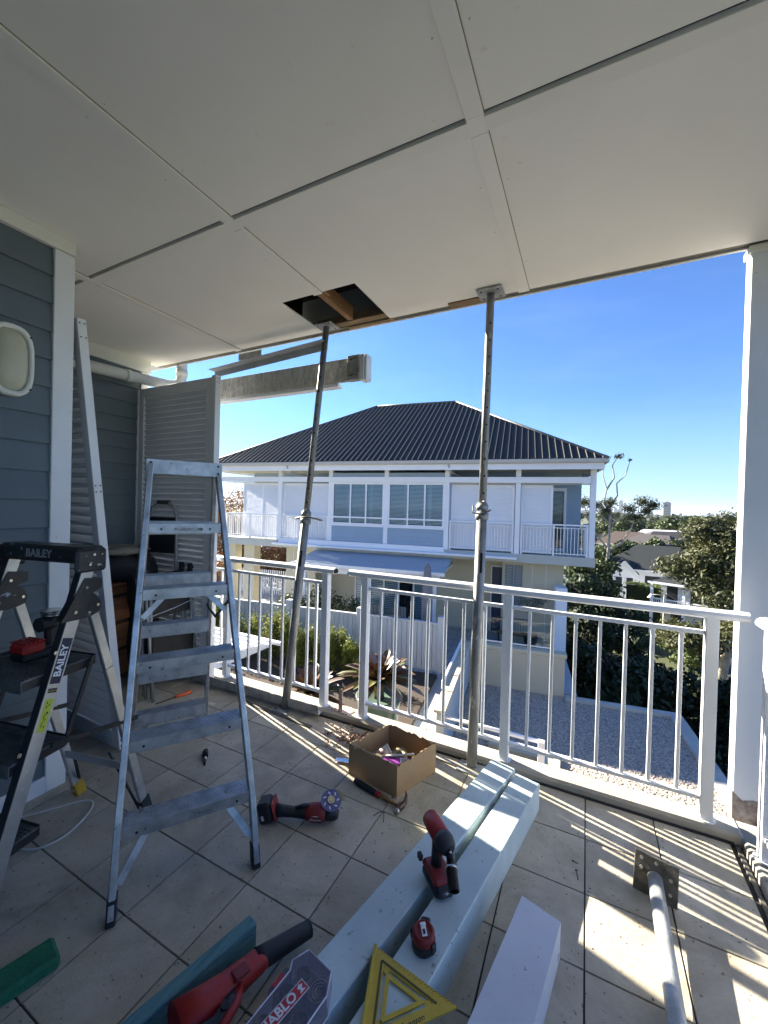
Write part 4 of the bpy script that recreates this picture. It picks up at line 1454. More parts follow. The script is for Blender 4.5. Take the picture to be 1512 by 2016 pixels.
# angle grinder: local X from battery to head
gr = thing('angle_grinder', 'red and black cordless angle grinder lying on the tiles with a blue disc', 'angle grinder', M=frame((-1.205, 1.568, 0), (.30, .145, 0)))
MB(Matrix.Translation((-.155, .0, .05)) @ Matrix.Rotation(rad(-14), 4, 'Y')).bb(-.040, .028, -.042, .042, -.046, .055, ch=.012).build('battery', BLACK, gr)
MB(Matrix.Translation((-.155, .0, .05)) @ Matrix.Rotation(rad(-14), 4, 'Y')).bb(.029, .044, -.040, .040, -.046, .050, ch=.007).build('battery_band', REDD, gr)
MB().tube([(-.125, 0, .05), (-.08, 0, .048), (-.03, 0, .046), (.02, 0, .046), (.04, 0, .046)], [.032, .026, .024, .028, .031], n=16).build('handle', BLACK, gr)
MB().tube([(-.02, -.005, .07), (.015, -.005, .082), (.05, -.004, .087)], [.010, .012, .008], n=8, flat=.6).build('paddle', BLACK, gr)
MB().tube([(.03, 0, .046), (.06, 0, .048), (.10, 0, .048), (.128, 0, .048)], [.032, .040, .042, .034], n=18).build('body', REDD, gr)
MB().tube([(.125, 0, .048), (.150, 0, .046), (.175, 0, .042), (.190, 0, .040)], [.034, .034, .028, .016], n=16).build('gear_head', mat('grey_casting', (.06, .062, .068), .5, .6, var=.3), gr)
dm_ = frame((.150, .012, .100), (1, .1, -.12), (.12, -.45, .88))
MB(dm_).cyl((0, 0, -.03), (0, 0, .012), .010, n=14).cyl((0, 0, .002), (0, 0, .008), .018, n=16).build('spindle', STEEL, gr)
MB(dm_).cyl((0, 0, -.0015), (0, 0, .0012), .050, n=32, smooth=False).build('cutting_disc', mat('blue_disc_label', (.07, .075, .22), .5, col2=(.16, .15, .25), vscale=30), gr)
disc_lab = MB(dm_)
for k in range(7):
    t = k * .9
    disc_lab.seg((.028 * math.cos(t), .028 * math.sin(t), .0015), (.040 * math.cos(t + .25), .040 * math.sin(t + .25), .0015), .006, .0004)
disc_lab.build('disc_print', WHT, gr, kind='stuff')
MB(frame((.155, .035, .062), (1, .1, -.1), (.1, -.45, .88))).prism([(.060 * math.cos(a), .060 * math.sin(a)) for a in [rad(v) for v in range(10, 171, 12)]] + [
    (.034 * math.cos(a), .034 * math.sin(a)) for a in [rad(v) for v in range(170, 9, -12)]], .018, .022).build('guard', mat('yellow_brown_guard', (.30, .26, .08), .5), gr)
lettering('Milwaukee', .013, WHT, gr, T(.082, -.0415, .040) @ Matrix.Rotation(rad(84), 4, 'X'), shear=.25)
MB(T(.082, -.0405, .056) @ Matrix.Rotation(rad(70), 4, 'X')).prism([(-.02, -.002), (.0, .003), (-.002, -.001), (.022, .003), (.003, -.003), (.005, .0005)], 0, .0006).build('lightning_mark', WHT, gr)
MB(Matrix.Translation((-.158, -.0425, .05)) @ Matrix.Rotation(rad(-14), 4, 'Y')).bb(-.02, -.008, -.0006, 0, -.02, .002).build('battery_label', WHT, gr)

# impact wrench standing on its battery, nose towards the camera
iw = thing('impact_wrench', 'red cordless impact wrench with long socket standing on the beams', 'impact wrench', M=T(-.462, 1.436, .1445) @ Matrix.Rotation(rad(-44), 4, 'Z'))
# local X = forward (nose direction)
MB().bb(-.052, .078, -.040, .040, .002, .044, ch=.012).build('battery', BLACK, iw)
MB().bb(-.048, .070, -.042, .042, .040, .066, ch=.010).build('battery_top', REDD, iw)
MB().bb(.077, .0795, -.022, .022, .010, .040).build('battery_label', mat('dark_label', (.05, .03, .04), .4), iw)
MB(T(.0798, 0, .026)).add([(0, -.015, -.001), (0, .002, .008), (0, .0, .002), (0, .015, .004), (0, -.002, -.007), (0, .0, -.002)], [(0, 1, 2), (3, 4, 5), (2, 3, 5)]).build('lightning_mark', WHT, iw)
MB().tube([(-.002, 0, .06), (-.006, 0, .10), (-.004, 0, .135), (.002, 0, .165)], [.022, .0195, .019, .022], n=14).build('handle', BLACK, iw)
MB().tube([(.022, 0, .145), (.030, 0, .130), (.028, 0, .118)], [.008, .007, .005], n=8).build('trigger', REDD, iw)
MB().tube([(-.075, 0, .192), (-.068, 0, .192), (-.02, 0, .190), (.03, 0, .190), (.042, 0, .190)], [.020, .031, .034, .034, .030], n=18).build('motor_housing', RED, iw)
MB().tube([(.035, 0, .190), (.055, 0, .190), (.078, 0, .190), (.090, 0, .190)], [.035, .036, .030, .018], n=18).build('nose', mat('grey_boot', (.035, .037, .042), .6), iw)
MB().cyl((.088, 0, .190), (.104, -.004, .183), .007, n=10).build('anvil', STEEL, iw)
MB().cyl((.100, -.004, .185), (.128, -.014, .166), .0145, n=16).build('socket_adaptor', SOCKET, iw)
MB().ring((.126, -.0135, .1675), (.184, -.034, .140), .0195, .0135, n=18).build('socket', SOCKET, iw)
MB().cyl((.127, -.0138, .1668), (.133, -.016, .1640), .0203, n=18).build('socket_band', STEEL, iw)
MB().cyl((.165, -.0272, .1490), (.167, -.0279, .1481), .0134, n=14).build('socket_bore', DARKVOID, iw)
MB().bb(-.055, -.030, -.058, -.042, .062, .085, ch=.003).build('belt_clip', DARKRUB, iw)
MB().tube([(.06, .043, .05), (.064, .05, .075), (.06, .048, .105), (.056, .044, .085), (.056, .042, .05)], .0018, n=6).build('hook', STEEL, iw)

# tape measure standing on its edge
tm = thing('tape_measure', 'red and black tape measure with silver belt clip on the right beam', 'tape measure', M=T(-.425, 1.205, .1445) @ Matrix.Rotation(rad(14), 4, 'Z') @ Matrix.Rotation(rad(8), 4, 'X'))
body = [(.037 * math.cos(a), .037 * math.sin(a)) for a in [rad(v) for v in range(0, 360, 18)]]
MB().lathe([(.0, 0), (.034, 0), (.038, .006), (.038, .030), (.034, .040)], n=24).build('rubber_body', BLACK, tm)
MB().lathe([(.036, .036), (.0355, .052), (.030, .060), (.027, .060), (.026, .058), (.0, .058)], n=24).build('red_face', REDD, tm)
MB(T(-.002, .026, 0)).bb(-.012, .020, -.002, .022, .020, .052, ch=.005).build('bumper', BLACK, tm)
for a in (-30, 160):
    MB(Matrix.Rotation(rad(a), 4, 'Z')).bb(.034, .044, -.011, .011, .010, .044, ch=.004).build('bumper', BLACK, tm)
MB(T(0, 0, .0615) @ Matrix.Rotation(rad(20), 4, 'Z')).bb(-.008, .008, -.019, .018, 0, .003, ch=.001).bb(-.009, .009, .008, .018, .0, .0055, ch=.001).build('belt_clip', mat('chrome_clip', (.75, .76, .78), .3, .4), tm)
MB(T(0, 0, .0648) @ Matrix.Rotation(rad(20), 4, 'Z')).bb(-.004, .004, -.014, .000, -.0005, .0002).build('clip_slot', DARKRUB, tm)
MB(T(0, 0, 0)).bb(-.010, .010, .045, .060, .001, .004).build('tape_hook', STEEL, tm)

# speed square lying across the beams
sq = thing('speed_square', 'yellow triangular speed square lying across the near end of the beams', 'square', (-.45, 1.05, .145))
Aq, Bq, Cq = Vector((-.556, 1.128, 0)), Vector((-.283, 1.098, 0)), Vector((-.478, .885, 0))
z0, z1 = .1455, .1505


def offs(A, B, C, k):
    c = (A + B + C) / 3
    return [c + (p - c) * k for p in (A, B, C)]


def tri_frame(mb, o3, i3, a, b):
    vs = [(*p.xy, a) for p in o3] + [(*p.xy, a) for p in i3] + [(*p.xy, b) for p in o3] + [(*p.xy, b) for p in i3]
    fs = []
    for k in range(3):
        j = (k + 1) % 3
        fs += [(k, j, 3 + j, 3 + k), (6 + k, 9 + k, 9 + j, 6 + j), (k, 6 + k, 6 + j, j), (3 + k, 3 + j, 9 + j, 9 + k)]
    mb.add(vs, fs)


tf = MB()
tri_frame(tf, [Aq, Bq, Cq], offs(Aq, Bq, Cq, .60), z0, z1)
tri_frame(tf, offs(Aq, Bq, Cq, .48), offs(Aq, Bq, Cq, .34), z0, z1)
tf.build('blade', YELLOW, sq, world=True)
for (p, q_) in ((Aq, Bq), (Aq, Cq)):
    c = (Aq + Bq + Cq) / 3
    p2, q2 = lerp(p, c, .30), lerp(q_, c, .34)
    MB().seg(Vector((*p2.xy, z1 + .0002)), Vector((*q2.xy, z1 + .0002)), .007, .0008).build('slot_mark', mat('slot_shadow', (.10, .08, .02), .8), sq, world=True)
c = (Aq + Bq + Cq) / 3
ln_ = offs(Aq, Bq, Cq, .60)
ln2 = offs(Aq, Bq, Cq, .48)
for k in range(3):
    MB().seg(Vector((*((ln_[k]) * .97 + ln_[(k + 1) % 3] * .03).xy, z0 + .002)), Vector((*((ln2[k]) * .97 + ln2[(k + 1) % 3] * .03).xy, z0 + .002)), .016, .004).build('web', YELLOW, sq, world=True)
MB().seg(Vector((*Aq.xy, .150)), Vector((*Cq.xy, .150)), .010, .020, ch=.002).build('fence', YELLOW, sq, world=True)
MB().cyl(Vector((*lerp(Cq, c, .55).xy, z1)), Vector((*lerp(Cq, c, .55).xy, z1 + .0008)), .003, n=8).build('pivot_hole', DARKRUB, sq, world=True)
tick = MB()
for k in range(1, 26):
    p = lerp(Aq, Bq, k / 26)
    nrm = (c - p).normalized()
    tick.seg(Vector((*p.xy, z1 + .0004)), Vector((*(p + nrm * (.008 if k % 2 else .013)).xy, z1 + .0004)), .0008, .0004)
tick.build('graduations', DARKRUB, sq, world=True, kind='stuff')
lettering('Swanson', .020, DARKRUB, sq, wm(sq).inverted() @ (T(*(lerp(Bq, Cq, .45) * .86 + c * .14).xy, z1 + .0003) @ Matrix.Rotation(math.atan2(*(Bq - Cq).yx), 4, 'Z') @ T(0, 0, 0)), shear=.3)

# hole-saw case
hc = thing('hole_saw_case', 'clear plastic case of hole saws and holders beside the near beam', 'tool case', (-.70, .93, 0))
CASEP = mat('clear_case_plastic', (.75, .73, .85), .25, trans=.0)
cm_ = bpy.data.materials.new('clear_shell')
cm_.use_nodes = True
t = cm_.node_tree
t.nodes.remove(t.nodes['Principled BSDF'])
a1 = t.nodes.new('ShaderNodeBsdfTransparent')
a1.inputs['Color'].default_value = (.86, .85, .92, 1)
a2 = t.nodes.new('ShaderNodeBsdfPrincipled')
a2.inputs['Base Color'].default_value = (.62, .60, .72, 1)
a2.inputs['Roughness'].default_value = .18
fr = t.nodes.new('ShaderNodeFresnel')
ad = t.nodes.new('ShaderNodeMath')
ad.operation = 'ADD'
ad.inputs[1].default_value = .14
mxs = t.nodes.new('ShaderNodeMixShader')
t.links.new(fr.outputs[0], ad.inputs[0])
t.links.new(ad.outputs[0], mxs.inputs['Fac'])
t.links.new(a1.outputs[0], mxs.inputs[1])
t.links.new(a2.outputs[0], mxs.inputs[2])
t.links.new(mxs.outputs[0], t.nodes['Material Output'].inputs['Surface'])
CM = frame((-.668, .838, .1455), (.10, .99, 0))     # local X along the case towards the far end, Y to the left
outl = [(-.20, -.068), (.075, -.076), (.128, -.048), (.135, .048), (.085, .070), (.062, .056), (-.20, .064)]


def shell(mb, pl, a, b, t_=.003):
    inn = [(x * .965, y * .94) for x, y in pl]
    n_ = len(pl)
    vs = [(x, y, a) for x, y in pl] + [(x * .97, y * .95, b) for x, y in pl] + [(x, y, b - t_) for x, y in [(p[0] * .95, p[1] * .92) for p in pl]] + [(x, y, a) for x, y in inn]
    fs = []
    for k in range(n_):
        j = (k + 1) % n_
        fs += [(k, j, n_ + j, n_ + k)]
    fs += [tuple(range(n_, 2 * n_))]
    mb.add(vs[:2 * n_], fs)
    return mb


shell(MB(CM), outl, .010, .070).build('lid', cm_, hc, world=True)
MB(CM).prism(outl, 0, .012).build('tray', mat('grey_tray', (.16, .16, .19), .4), hc, world=True)
ed = MB(CM)
for k in range(len(outl)):
    a, b = outl[k], outl[(k + 1) % len(outl)]
    ed.tube([(a[0] * .97, a[1] * .95, .069), (b[0] * .97, b[1] * .95, .069)], .0022, n=6)
    ed.tube([(a[0], a[1], .012), (b[0], b[1], .012)], .0022, n=6)
ed.build('rim', mat('clear_rim', (.62, .62, .70), .25), hc, world=True)
for k, (x, y, r, h) in enumerate(((.075, -.036, .030, .045), (.020, .026, .026, .045), (.085, .025, .024, .04), (.0, -.044, .020, .045), (-.06, .03, .026, .045), (-.07, -.040, .020, .04), (-.13, .0, .028, .045))):
    MB(CM).ring((x, y, .014), (x, y, .014 + h), r, r - .003, n=22).build('hole_saw', SOCKET if k % 2 else mat('steel_grey_saw', (.20, .20, .22), .4, .7), hc, world=True)
    MB(CM).cyl((x, y, .030), (x, y, .050), r * .45, n=14).build('arbor', GALVD, hc, world=True)
arc = MB(CM)
for q in range(3):
    arc.tube([(.075 + (.012 + q * .008) * math.cos(rad(v)), -.045 + (.012 + q * .008) * math.sin(rad(v)), .062) for v in range(0, 200, 20)], .0016, n=6)
arc.build('cushion_rings', mat('pale_ring', (.4, .4, .46), .5), hc, world=True, kind='stuff')
REDL = mat('red_label', (.45, .015, .03), .45)
lmx = CM @ T(-.012, .004, .0705) @ Matrix.Rotation(rad(-7), 4, 'Z')
MB(lmx).bb(-.095, .075, -.0165, .0165, 0, .0008).build('label_border', WHT, hc, world=True)
MB(lmx).bb(-.093, .073, -.0145, .0145, .0008, .0012).build('label', REDL, hc, world=True)
lettering('DIABLO', .033, WHT, hc, wm(hc).inverted() @ lmx @ T(-.018, 0, .0014), bold=.0008)
MB(lmx).prism([(.050, -.010), (.068, -.009), (.060, -.002), (.068, .006), (.058, .011), (.050, .005), (.056, -.002)], .0013, .0018).build('devil_mark', WHT, hc, world=True)
MB(CM).bb(.0, .07, .052, .078, .0, .060, ch=.004).build('latch', cm_, hc, world=True)
MB(CM).bb(.012, .050, .055, .075, .0605, .0615).build('latch_label', REDL, hc, world=True)

# leaf blower
lb = thing('leaf_blower', 'red and black cordless leaf blower lying on the tiles', 'leaf blower', (-.92, .95, 0))
n0, n1, n2_, n3 = Vector((-.828, 1.142, .055)), Vector((-.893, .988, .075)), Vector((-.922, .865, .085)), Vector((-.965, .73, .095))
MB().tube([n0, lerp(n0, n1, .05), n1 + (n1 - n0) * -.02, n1 + Vector((-.01, -.02, .002))], [.023, .026, .031, .032], n=22).build('nozzle', mat('nozzle_rubber', (.022, .024, .028), .6), lb, world=True)
MB().ring(n0 - (n1 - n0).normalized() * .004, n0 + (n1 - n0).normalized() * .004, .026, .019, n=20).build('nozzle_lip', BLACK, lb, world=True)
MB().cyl(n0 - (n1 - n0).normalized() * .001, n0 + (n1 - n0).normalized() * .001, .0195, n=18).build('nozzle_bore', DARKVOID, lb, world=True)
MB().tube([n1 + Vector((0, 0, .001)), lerp(n1, n2_, .12), lerp(n1, n2_, .5), n2_, lerp(n2_, n3, .5), n3], [.032, .035, .038, .043, .052, .060], n=24, flat=.85).build('air_tube', RED, lb, world=True)
MB(frame(n2_ + Vector((.02, .02, .032)), (n1 - n2_))).bb(-.01, .04, -.018, .018, -.006, .006, ch=.003).build('lock_button', REDD, lb, world=True)
MB().tube([n2_ + Vector((.030, .01, .006)), n2_ + Vector((.048, -.03, .015)), n2_ + Vector((.050, -.08, .015)), n2_ + Vector((.035, -.12, .015)), n2_ + Vector((.01, -.16, .015))], [.014, .018, .020, .024, .035], n=16).build(
    'handle', BLACK, lb, world=True)
MB().tube([n2_ + Vector((.034, .022, .010)), n2_ + Vector((.066, -.02, .020)), n2_ + Vector((.074, -.08, .020)), n2_ + Vector((.060, -.15, .016))], [.010, .012, .012, .015], n=14).build('handle_rim', RED, lb, world=True)
MB().cyl(n2_ + Vector((.050, -.05, .034)), n2_ + Vector((.052, -.05, .040)), .011, n=16).build('dial', DARKRUB, lb, world=True)
MB(frame(n3 + Vector((.03, -.08, -.04)), (n1 - n2_))).bb(-.10, .04, -.06, .05, -.055, .05, ch=.02).build('fan_housing', BLACK, lb, world=True)

# small things on the tiles
scw = thing('screwdriver', 'orange handled screwdriver lying on the tiles in front of the chest', 'screwdriver', (-2.83, 2.1, 0))
s0, s1, s2_ = Vector((-2.868, 1.945, .006)), Vector((-2.835, 2.075, .012)), Vector((-2.80, 2.20, .015))
MB().cyl(s0, s1, .0035, n=8).build('shank', SOCKET, scw, world=True)
MB().tube([s1, lerp(s1, s2_, .15), lerp(s1, s2_, .3), lerp(s1, s2_, .85), s2_], [.009, .015, .012, .017, .013], n=10).build('handle', mat('orange_plastic', (.62, .10, .01), .35), scw, world=True)
bt = thing('drill_socket', 'small black drill adaptor lying on a tile in the middle', 'adaptor', (-2.0, 1.67, 0))
MB().cyl((-2.045, 1.715, .015), (-2.00, 1.675, .015), .0165, n=14).build('socket', SOCKET, bt, world=True)
MB().cyl((-2.00, 1.675, .015), (-1.975, 1.652, .014), .0125, n=14).build('collar', STEEL, bt, world=True)
MB().cyl((-1.975, 1.652, .014), (-1.945, 1.625, .012), .006, n=8).build('shank', SOCKET, bt, world=True)
cb2 = thing('cable_loop', 'loop of thin white cord lying on the tiles under the platform ladder', 'cord', (-2.2, 1.0, 0))
pts = [(-2.42, .905), (-2.36, .97), (-2.30, 1.06), (-2.255, 1.13), (-2.21, 1.160), (-2.165, 1.145), (-2.12, 1.09), (-2.085, 1.02), (-2.075, .96), (-2.095, .90), (-2.14, .865), (-2.22, .848), (-2.32, .852), (-2.40, .872)]
fine = []
for i in range(len(pts) - 1):
    p0_, p1_, p2_, p3_ = [Vector(pts[max(0, min(len(pts) - 1, i + k))]) for k in (-1, 0, 1, 2)]
    for s in range(5):
        u_ = s / 5
        q_ = .5 * ((2 * p1_) + (-p0_ + p2_) * u_ + (2 * p0_ - 5 * p1_ + 4 * p2_ - p3_) * u_ ** 2 + (-p0_ + 3 * p1_ - 3 * p2_ + p3_) * u_ ** 3)
        fine.append((q_.x, q_.y, .0055))
MB().tube(fine, .0045, n=8).build('cord', mat('white_cord', (.55, .55, .52), .6), cb2, world=True)
rc = thing('red_battery', 'red and black battery pack at the left edge on the floor', 'battery', (-2.20, .80, 0))
MB(T(-2.232, .775, 0) @ Matrix.Rotation(rad(40), 4, 'Z')).bb(-.055, .055, -.035, .035, 0, .03, ch=.008).build('base', BLACK, rc, world=True)
MB(T(-2.232, .775, 0) @ Matrix.Rotation(rad(40), 4, 'Z')).bb(-.053, .053, -.034, .034, .028, .075, ch=.012).build('top', RED, rc, world=True)
for (x, y, a, l, nm) in ((.004, 1.915, 1.4, .045, 'nail'), (-.01, 1.96, .1, .02, 'nail')):
    o = MB().seg((x, y, .003), (x + l * math.cos(-a), y + l * math.sin(-a) * 1, .003), .004, .004).cyl((x, y, .003), (x - .001, y + .002, .003), .0055, n=8).build('nail', GALVD)
    tag(o, 'bent dark nail lying on the tiles right of the beams' if l > .03 else 'tiny steel nail just behind the bent nail', 'nail')
wr = MB().tube([(-.905, 1.765, .003), (-.885, 1.80, .010), (-.862, 1.80, .012), (-.850, 1.775, .004), (-.842, 1.755, .003)], .0018, n=6).build('wire_offcut', DARKRUB)
tag(wr, 'short curl of dark wire lying in front of the hammer', 'wire')
pc = MB().box((-2.52, 2.16, .002), (.07, .03, .003), ch=.001).build('paper_scrap', mat('paper', (.62, .60, .52), .9))
tag(pc, 'small pale scrap of card on the tiles near the steel channel', 'scrap')
# dead leaves and grit
lf = MB()
rg = random.Random(11)
for k in range(340):
    if k < 230:
        x, y = rg.gauss(-1.33, .11), rg.gauss(2.27, .06)
    else:
        x, y = rg.gauss(-1.62, .18), rg.gauss(2.22, .10)
    if y > 2.405:
        y = 2.40 - rg.random() * .05
    s = rg.uniform(.006, .020) if k < 230 else rg.uniform(.003, .008)
    M = T(x, y, .004 + rg.random() * (.022 if k < 230 else .004)) @ Matrix.Rotation(rg.uniform(0, 6.3), 4, 'Z') @ Matrix.Rotation(rg.uniform(-.8, .8), 4, 'X')
    lf.add([(-s, 0, 0), (0, s * .5, s * .25), (s, 0, s * .1), (0, -s * .45, s * .2)], [(0, 1, 2, 3)], M=M)
o = lf.build('dead_leaves', mat('dead_leaf', (.34, .20, .12), .8, col2=(.12, .05, .03), vscale=30), kind='stuff')
o['label'] = 'small heap of brown dead leaves by the curb'
gt = MB()
for k in range(900):
    x, y = rg.uniform(-3.2, .6), 2.42 - abs(rg.gauss(0, .8))
    s = rg.uniform(.0012, .0042)
    M = T(x, y, .0012 + s * .3) @ Matrix.Rotation(rg.uniform(0, 6.3), 4, 'Z')
    gt.add([(-s, -s * .5, 0), (s, -s * .6, 0), (s * .6, s * .7, 0), (0, 0, s)], [(0, 1, 3), (1, 2, 3), (2, 0, 3)], M=M)
o = gt.build('grit', mat('grit', (.10, .085, .07), .9), kind='stuff')
o['label'] = 'loose grit and crumbs scattered over the tiles'

# ============================================================ NEIGHBOURING HOUSE
HO = Vector((-14.188, 12.533, 0))
HTH = rad(7.993)
HM = Matrix.Translation(HO) @ Matrix.Rotation(HTH, 4, 'Z')     # local: x along facade, y away from us, z up


def HP(u_, v_, z=0.0):
    return HM @ Vector((u_, v_, z))


hs = thing('neighbour_house', 'white and pale blue house with hipped charcoal roof and louvred balconies opposite', 'house', M=HM)
# floor slab, soffit, walls
MB().bb(-.05, 14.62, 0.0, 2.6, -.20, .10, ch=.01).build('balcony_slab', HOUSEG, hs)
MB().bb(2.73, 12.23, -.34, -.003, -.07, .0, ch=.005).build('sill_ledge', HOUSEW, hs)
MB().bb(2.9, 9.75, -.12, -.004, .003, .19, ch=.005).build('base_board', HOUSEW, hs)
MB().bb(-.30, 14.70, -.36, 2.0, 3.00, 3.04).build('eave_soffit', HOUSEC, hs)
MB().bb(-.32, 14.72, -.42, -.37, 2.92, 3.12, ch=.004).build('fascia', HOUSEW, hs)
MB().bb(14.67, 14.72, -.37, 11.0, 2.92, 3.12, ch=.004).build('fascia', HOUSEW, hs)
MB().bb(-.32, -.27, -.37, 11.0, 2.92, 3.12, ch=.004).build('fascia', HOUSEW, hs)
gp_ = [(-.02, -.12), (.09, -.12), (.11, -.08), (.12, .0), (.10, .0), (-.02, -.01)]
GUT = mat('gutter_grey', (.50, .49, .46), .5, var=.05)
MB().sweep([(-a, b) for a, b in [(0, -.13), (.08, -.13), (.11, -.09), (.12, 0.0), (0, 0)]], (-.38, -.43, 3.245), (14.80, -.43, 3.245)).build('gutter', GUT, hs)
MB().bb(14.73, 14.83, -.55, 11.0, 3.12, 3.245).build('gutter', GUT, hs)
MB().bb(-.43, -.33, -.55, 11.0, 3.12, 3.245).build('gutter', GUT, hs)
# back walls of the balconies
MB().bb(.4, 5.1, 1.6, 1.75, .10, 3.0).build('wall', HOUSEB, hs)
MB().bb(9.87, 12.95, 1.6, 1.75, .10, 3.0).build('wall', HOUSEB, hs)
for w_ in ((12.95, 14.4, 1.9, 2.02, 2.45, 3.0), (13.9, 14.4, 1.9, 2.02, .1, 2.45), (12.95, 13.1, 1.9, 2.02, .1, 2.45), (5.05, 5.12, .12, 1.6, .1, 3.0), (9.86, 9.93, .12, 1.6, .1, 3.0)):
    MB().bb(*w_).build('wall', HOUSEB, hs)
MB().bb(13.14, 13.86, 1.93, 1.97, .14, 2.40).build('interior_blind_backing', DARKIN, hs)
MB().bb(.4, 14.3, 2.1, 10.6, .1, 3.0).build('upper_storey', HOUSEB, hs)
# glass door with blinds
dr_ = MB().bb(13.10, 13.18, 1.86, 1.92, .1, 2.45).bb(13.82, 13.90, 1.86, 1.92, .1, 2.45).bb(13.18, 13.82, 1.86, 1.92, 2.33, 2.45).bb(13.18, 13.82, 1.86, 1.92, .1, .22).build('door', HOUSEW, hs)
MB().bb(13.18, 13.82, 1.88, 1.885, .22, 2.33).build('pane', GLASS, dr_)
bl_ = MB()
z = 1.0
while z < 2.3:
    bl_.bb(13.24, 13.76, 1.90, 1.925, z, z + .012)
    z += .045
bl_.build('blind', HOUSEW, hs, kind='stuff')
# posts and screen beam
for u_ in (2.87, 5.18, 7.50, 9.79, 12.21, 14.50):
    MB().bb(u_ - .085, u_ + .085, -.03 if u_ < 14 else .0, .14, .10, 2.999, ch=.006).build('post', HOUSEW, hs)
MB().bb(-.30, 14.41, -.10, -.031, 2.50, 2.70, ch=.005).build('screen_beam', HOUSEW, hs)
MB().bb(.1, 2.78, .04, .10, 2.46, 2.499).bb(9.9, 12.1, .04, .10, 2.46, 2.499).bb(12.3, 14.4, .04, .10, 2.46, 2.499).build('screen_track', GUT, hs)
for (a, b) in ((5.265, 7.415), (7.585, 9.705)):
    MB().bb(a, b, .0, .06, 2.70, 2.86).build('transom_cladding', HOUSEB, hs)
    me = MB().sweep([(0, 0), (-.022, 0), (-.024, .004), (-.006, .16), (0, .16)], (0, 0, 0), (b - a, 0, 0)).mesh('weatherboard', HOUSEB)
    fixn(me)
    for k in range(4):
        piece(me, 'weatherboard', hs, T(a, .0, .20 + k * .15))
    MB().bb(a, b, -.05, .03, .80, .88, ch=.004).build('window_sill', HOUSEW, hs)
    # window
    wf = MB()
    m1, m2 = a + (b - a) * .36, a + (b - a) * .66
    for x in (a + .03, m1, m2, b - .03):
        wf.bb(x - .03, x + .03, -.02, .04, .88, 2.50)
    wf.bb(a, b, -.022, .038, 2.42, 2.50).bb(a, b, -.022, .038, 1.11, 1.17).bb(a, b, -.022, .038, .88, .93)
    wf = wf.build('window', HOUSEW, hs)
    MB().bb(a + .03, b - .03, .008, .012, .93, 2.42).build('pane', GLASS, wf)
    MB().bb(a, b, .30, .32, .85, 2.5).build('room_dark', DARKIN, wf)
    bm_ = MB()
    for (x0, x1) in ((a + .07, m1 - .04), (m1 + .04, m2 - .04), (m2 + .04, b - .07)):
        z = .96
        while z < 2.42:
            bm_.add([(x0, .040, z), (x1, .040, z), (x1, .058, z + .034), (x0, .058, z + .034)], [(0, 1, 2, 3)])
            z += .048
    bm_.build('blind', mat('blind_white', (.80, .82, .84), .5), wf, kind='stuff')
    for x in (a + .6, b - .62):
        MB().bb(x, x + .13, .11, .12, .93, 2.42).build('curtain', mat('curtain', (.45, .48, .50), .8), wf)


def lscreen(u0, u1, v, z0=.16, z1=2.45, split=None):
    f = MB()
    for x in (u0, u1 - .07) + ((split - .035,) if split else ()):
        f.bb(x, x + .07, v - .02, v + .02, z0, z1)
    f.bb(u0, u1, v - .019, v + .019, z1 - .07, z1).bb(u0, u1, v - .019, v + .019, z0, z0 + .08)
    f = f.build('louvre_screen', HOUSEW, hs)
    b = MB()
    z = z0 + .09
    while z < z1 - .09:
        b.add([(u0 + .06, v - .016, z), (u1 - .06, v - .016, z), (u1 - .06, v + .012, z + .062), (u0 + .06, v + .012, z + .062)], [(0, 1, 2, 3)])
        b.add([(u0 + .06, v - .016, z), (u1 - .06, v - .016, z), (u1 - .06, v - .010, z - .006), (u0 + .06, v - .010, z - .006)], [(0, 1, 2, 3)])
        z += .052
    b.build('blades', HOUSEW, f, kind='stuff')


lscreen(.95, 2.78, .16, split=1.95)
lscreen(2.97, 5.08, .16, split=4.0)
lscreen(9.90, 12.10, .16)
lscreen(12.31, 13.32, .16)
# balustrades
hb_me = MB().box((0, 0, 0), (.020, .020, .90)).mesh('baluster', HOUSEW)
nb = 0


def hbal(a, b, v=.04, gap=.105, ret=False):
    P = (lambda s: (s, v)) if not ret else (lambda s: (v, s))
    q = lambda s, z: Vector((*P(s), z))
    f = MB()
    f.seg(q(a, 1.13), q(b, 1.13), .055, .045)
    f.seg(q(a, .18), q(b, .18), .03, .03)
    f.seg(q(a, 1.03), q(b, 1.03), .03, .025)
    f.build('balustrade_rail', HOUSEW, hs)
    n_ = max(1, round((b - a) / 1.2))
    for k in range(n_ + 1):
        s = a + .03 + (b - a - .06) * k / n_
        p = P(s)
        MB().bb(p[0] - .03, p[0] + .03, p[1] - .03, p[1] + .03, .10, 1.11).build('balustrade_post', HOUSEW, hs)
    s = a + gap
    while s < b - gap * .5:
        p = P(s)
        piece(hb_me, 'baluster', hs, T(p[0], p[1], .60))
        s += gap


hbal(.0, 2.77, .05)
hbal(2.97, 5.08, .05)
hbal(9.90, 12.10, .05)
hbal(12.32, 14.40, .05)
hbal(.15, 2.5, .03, ret=True)
hbal(.15, 1.8, 14.50, ret=True)

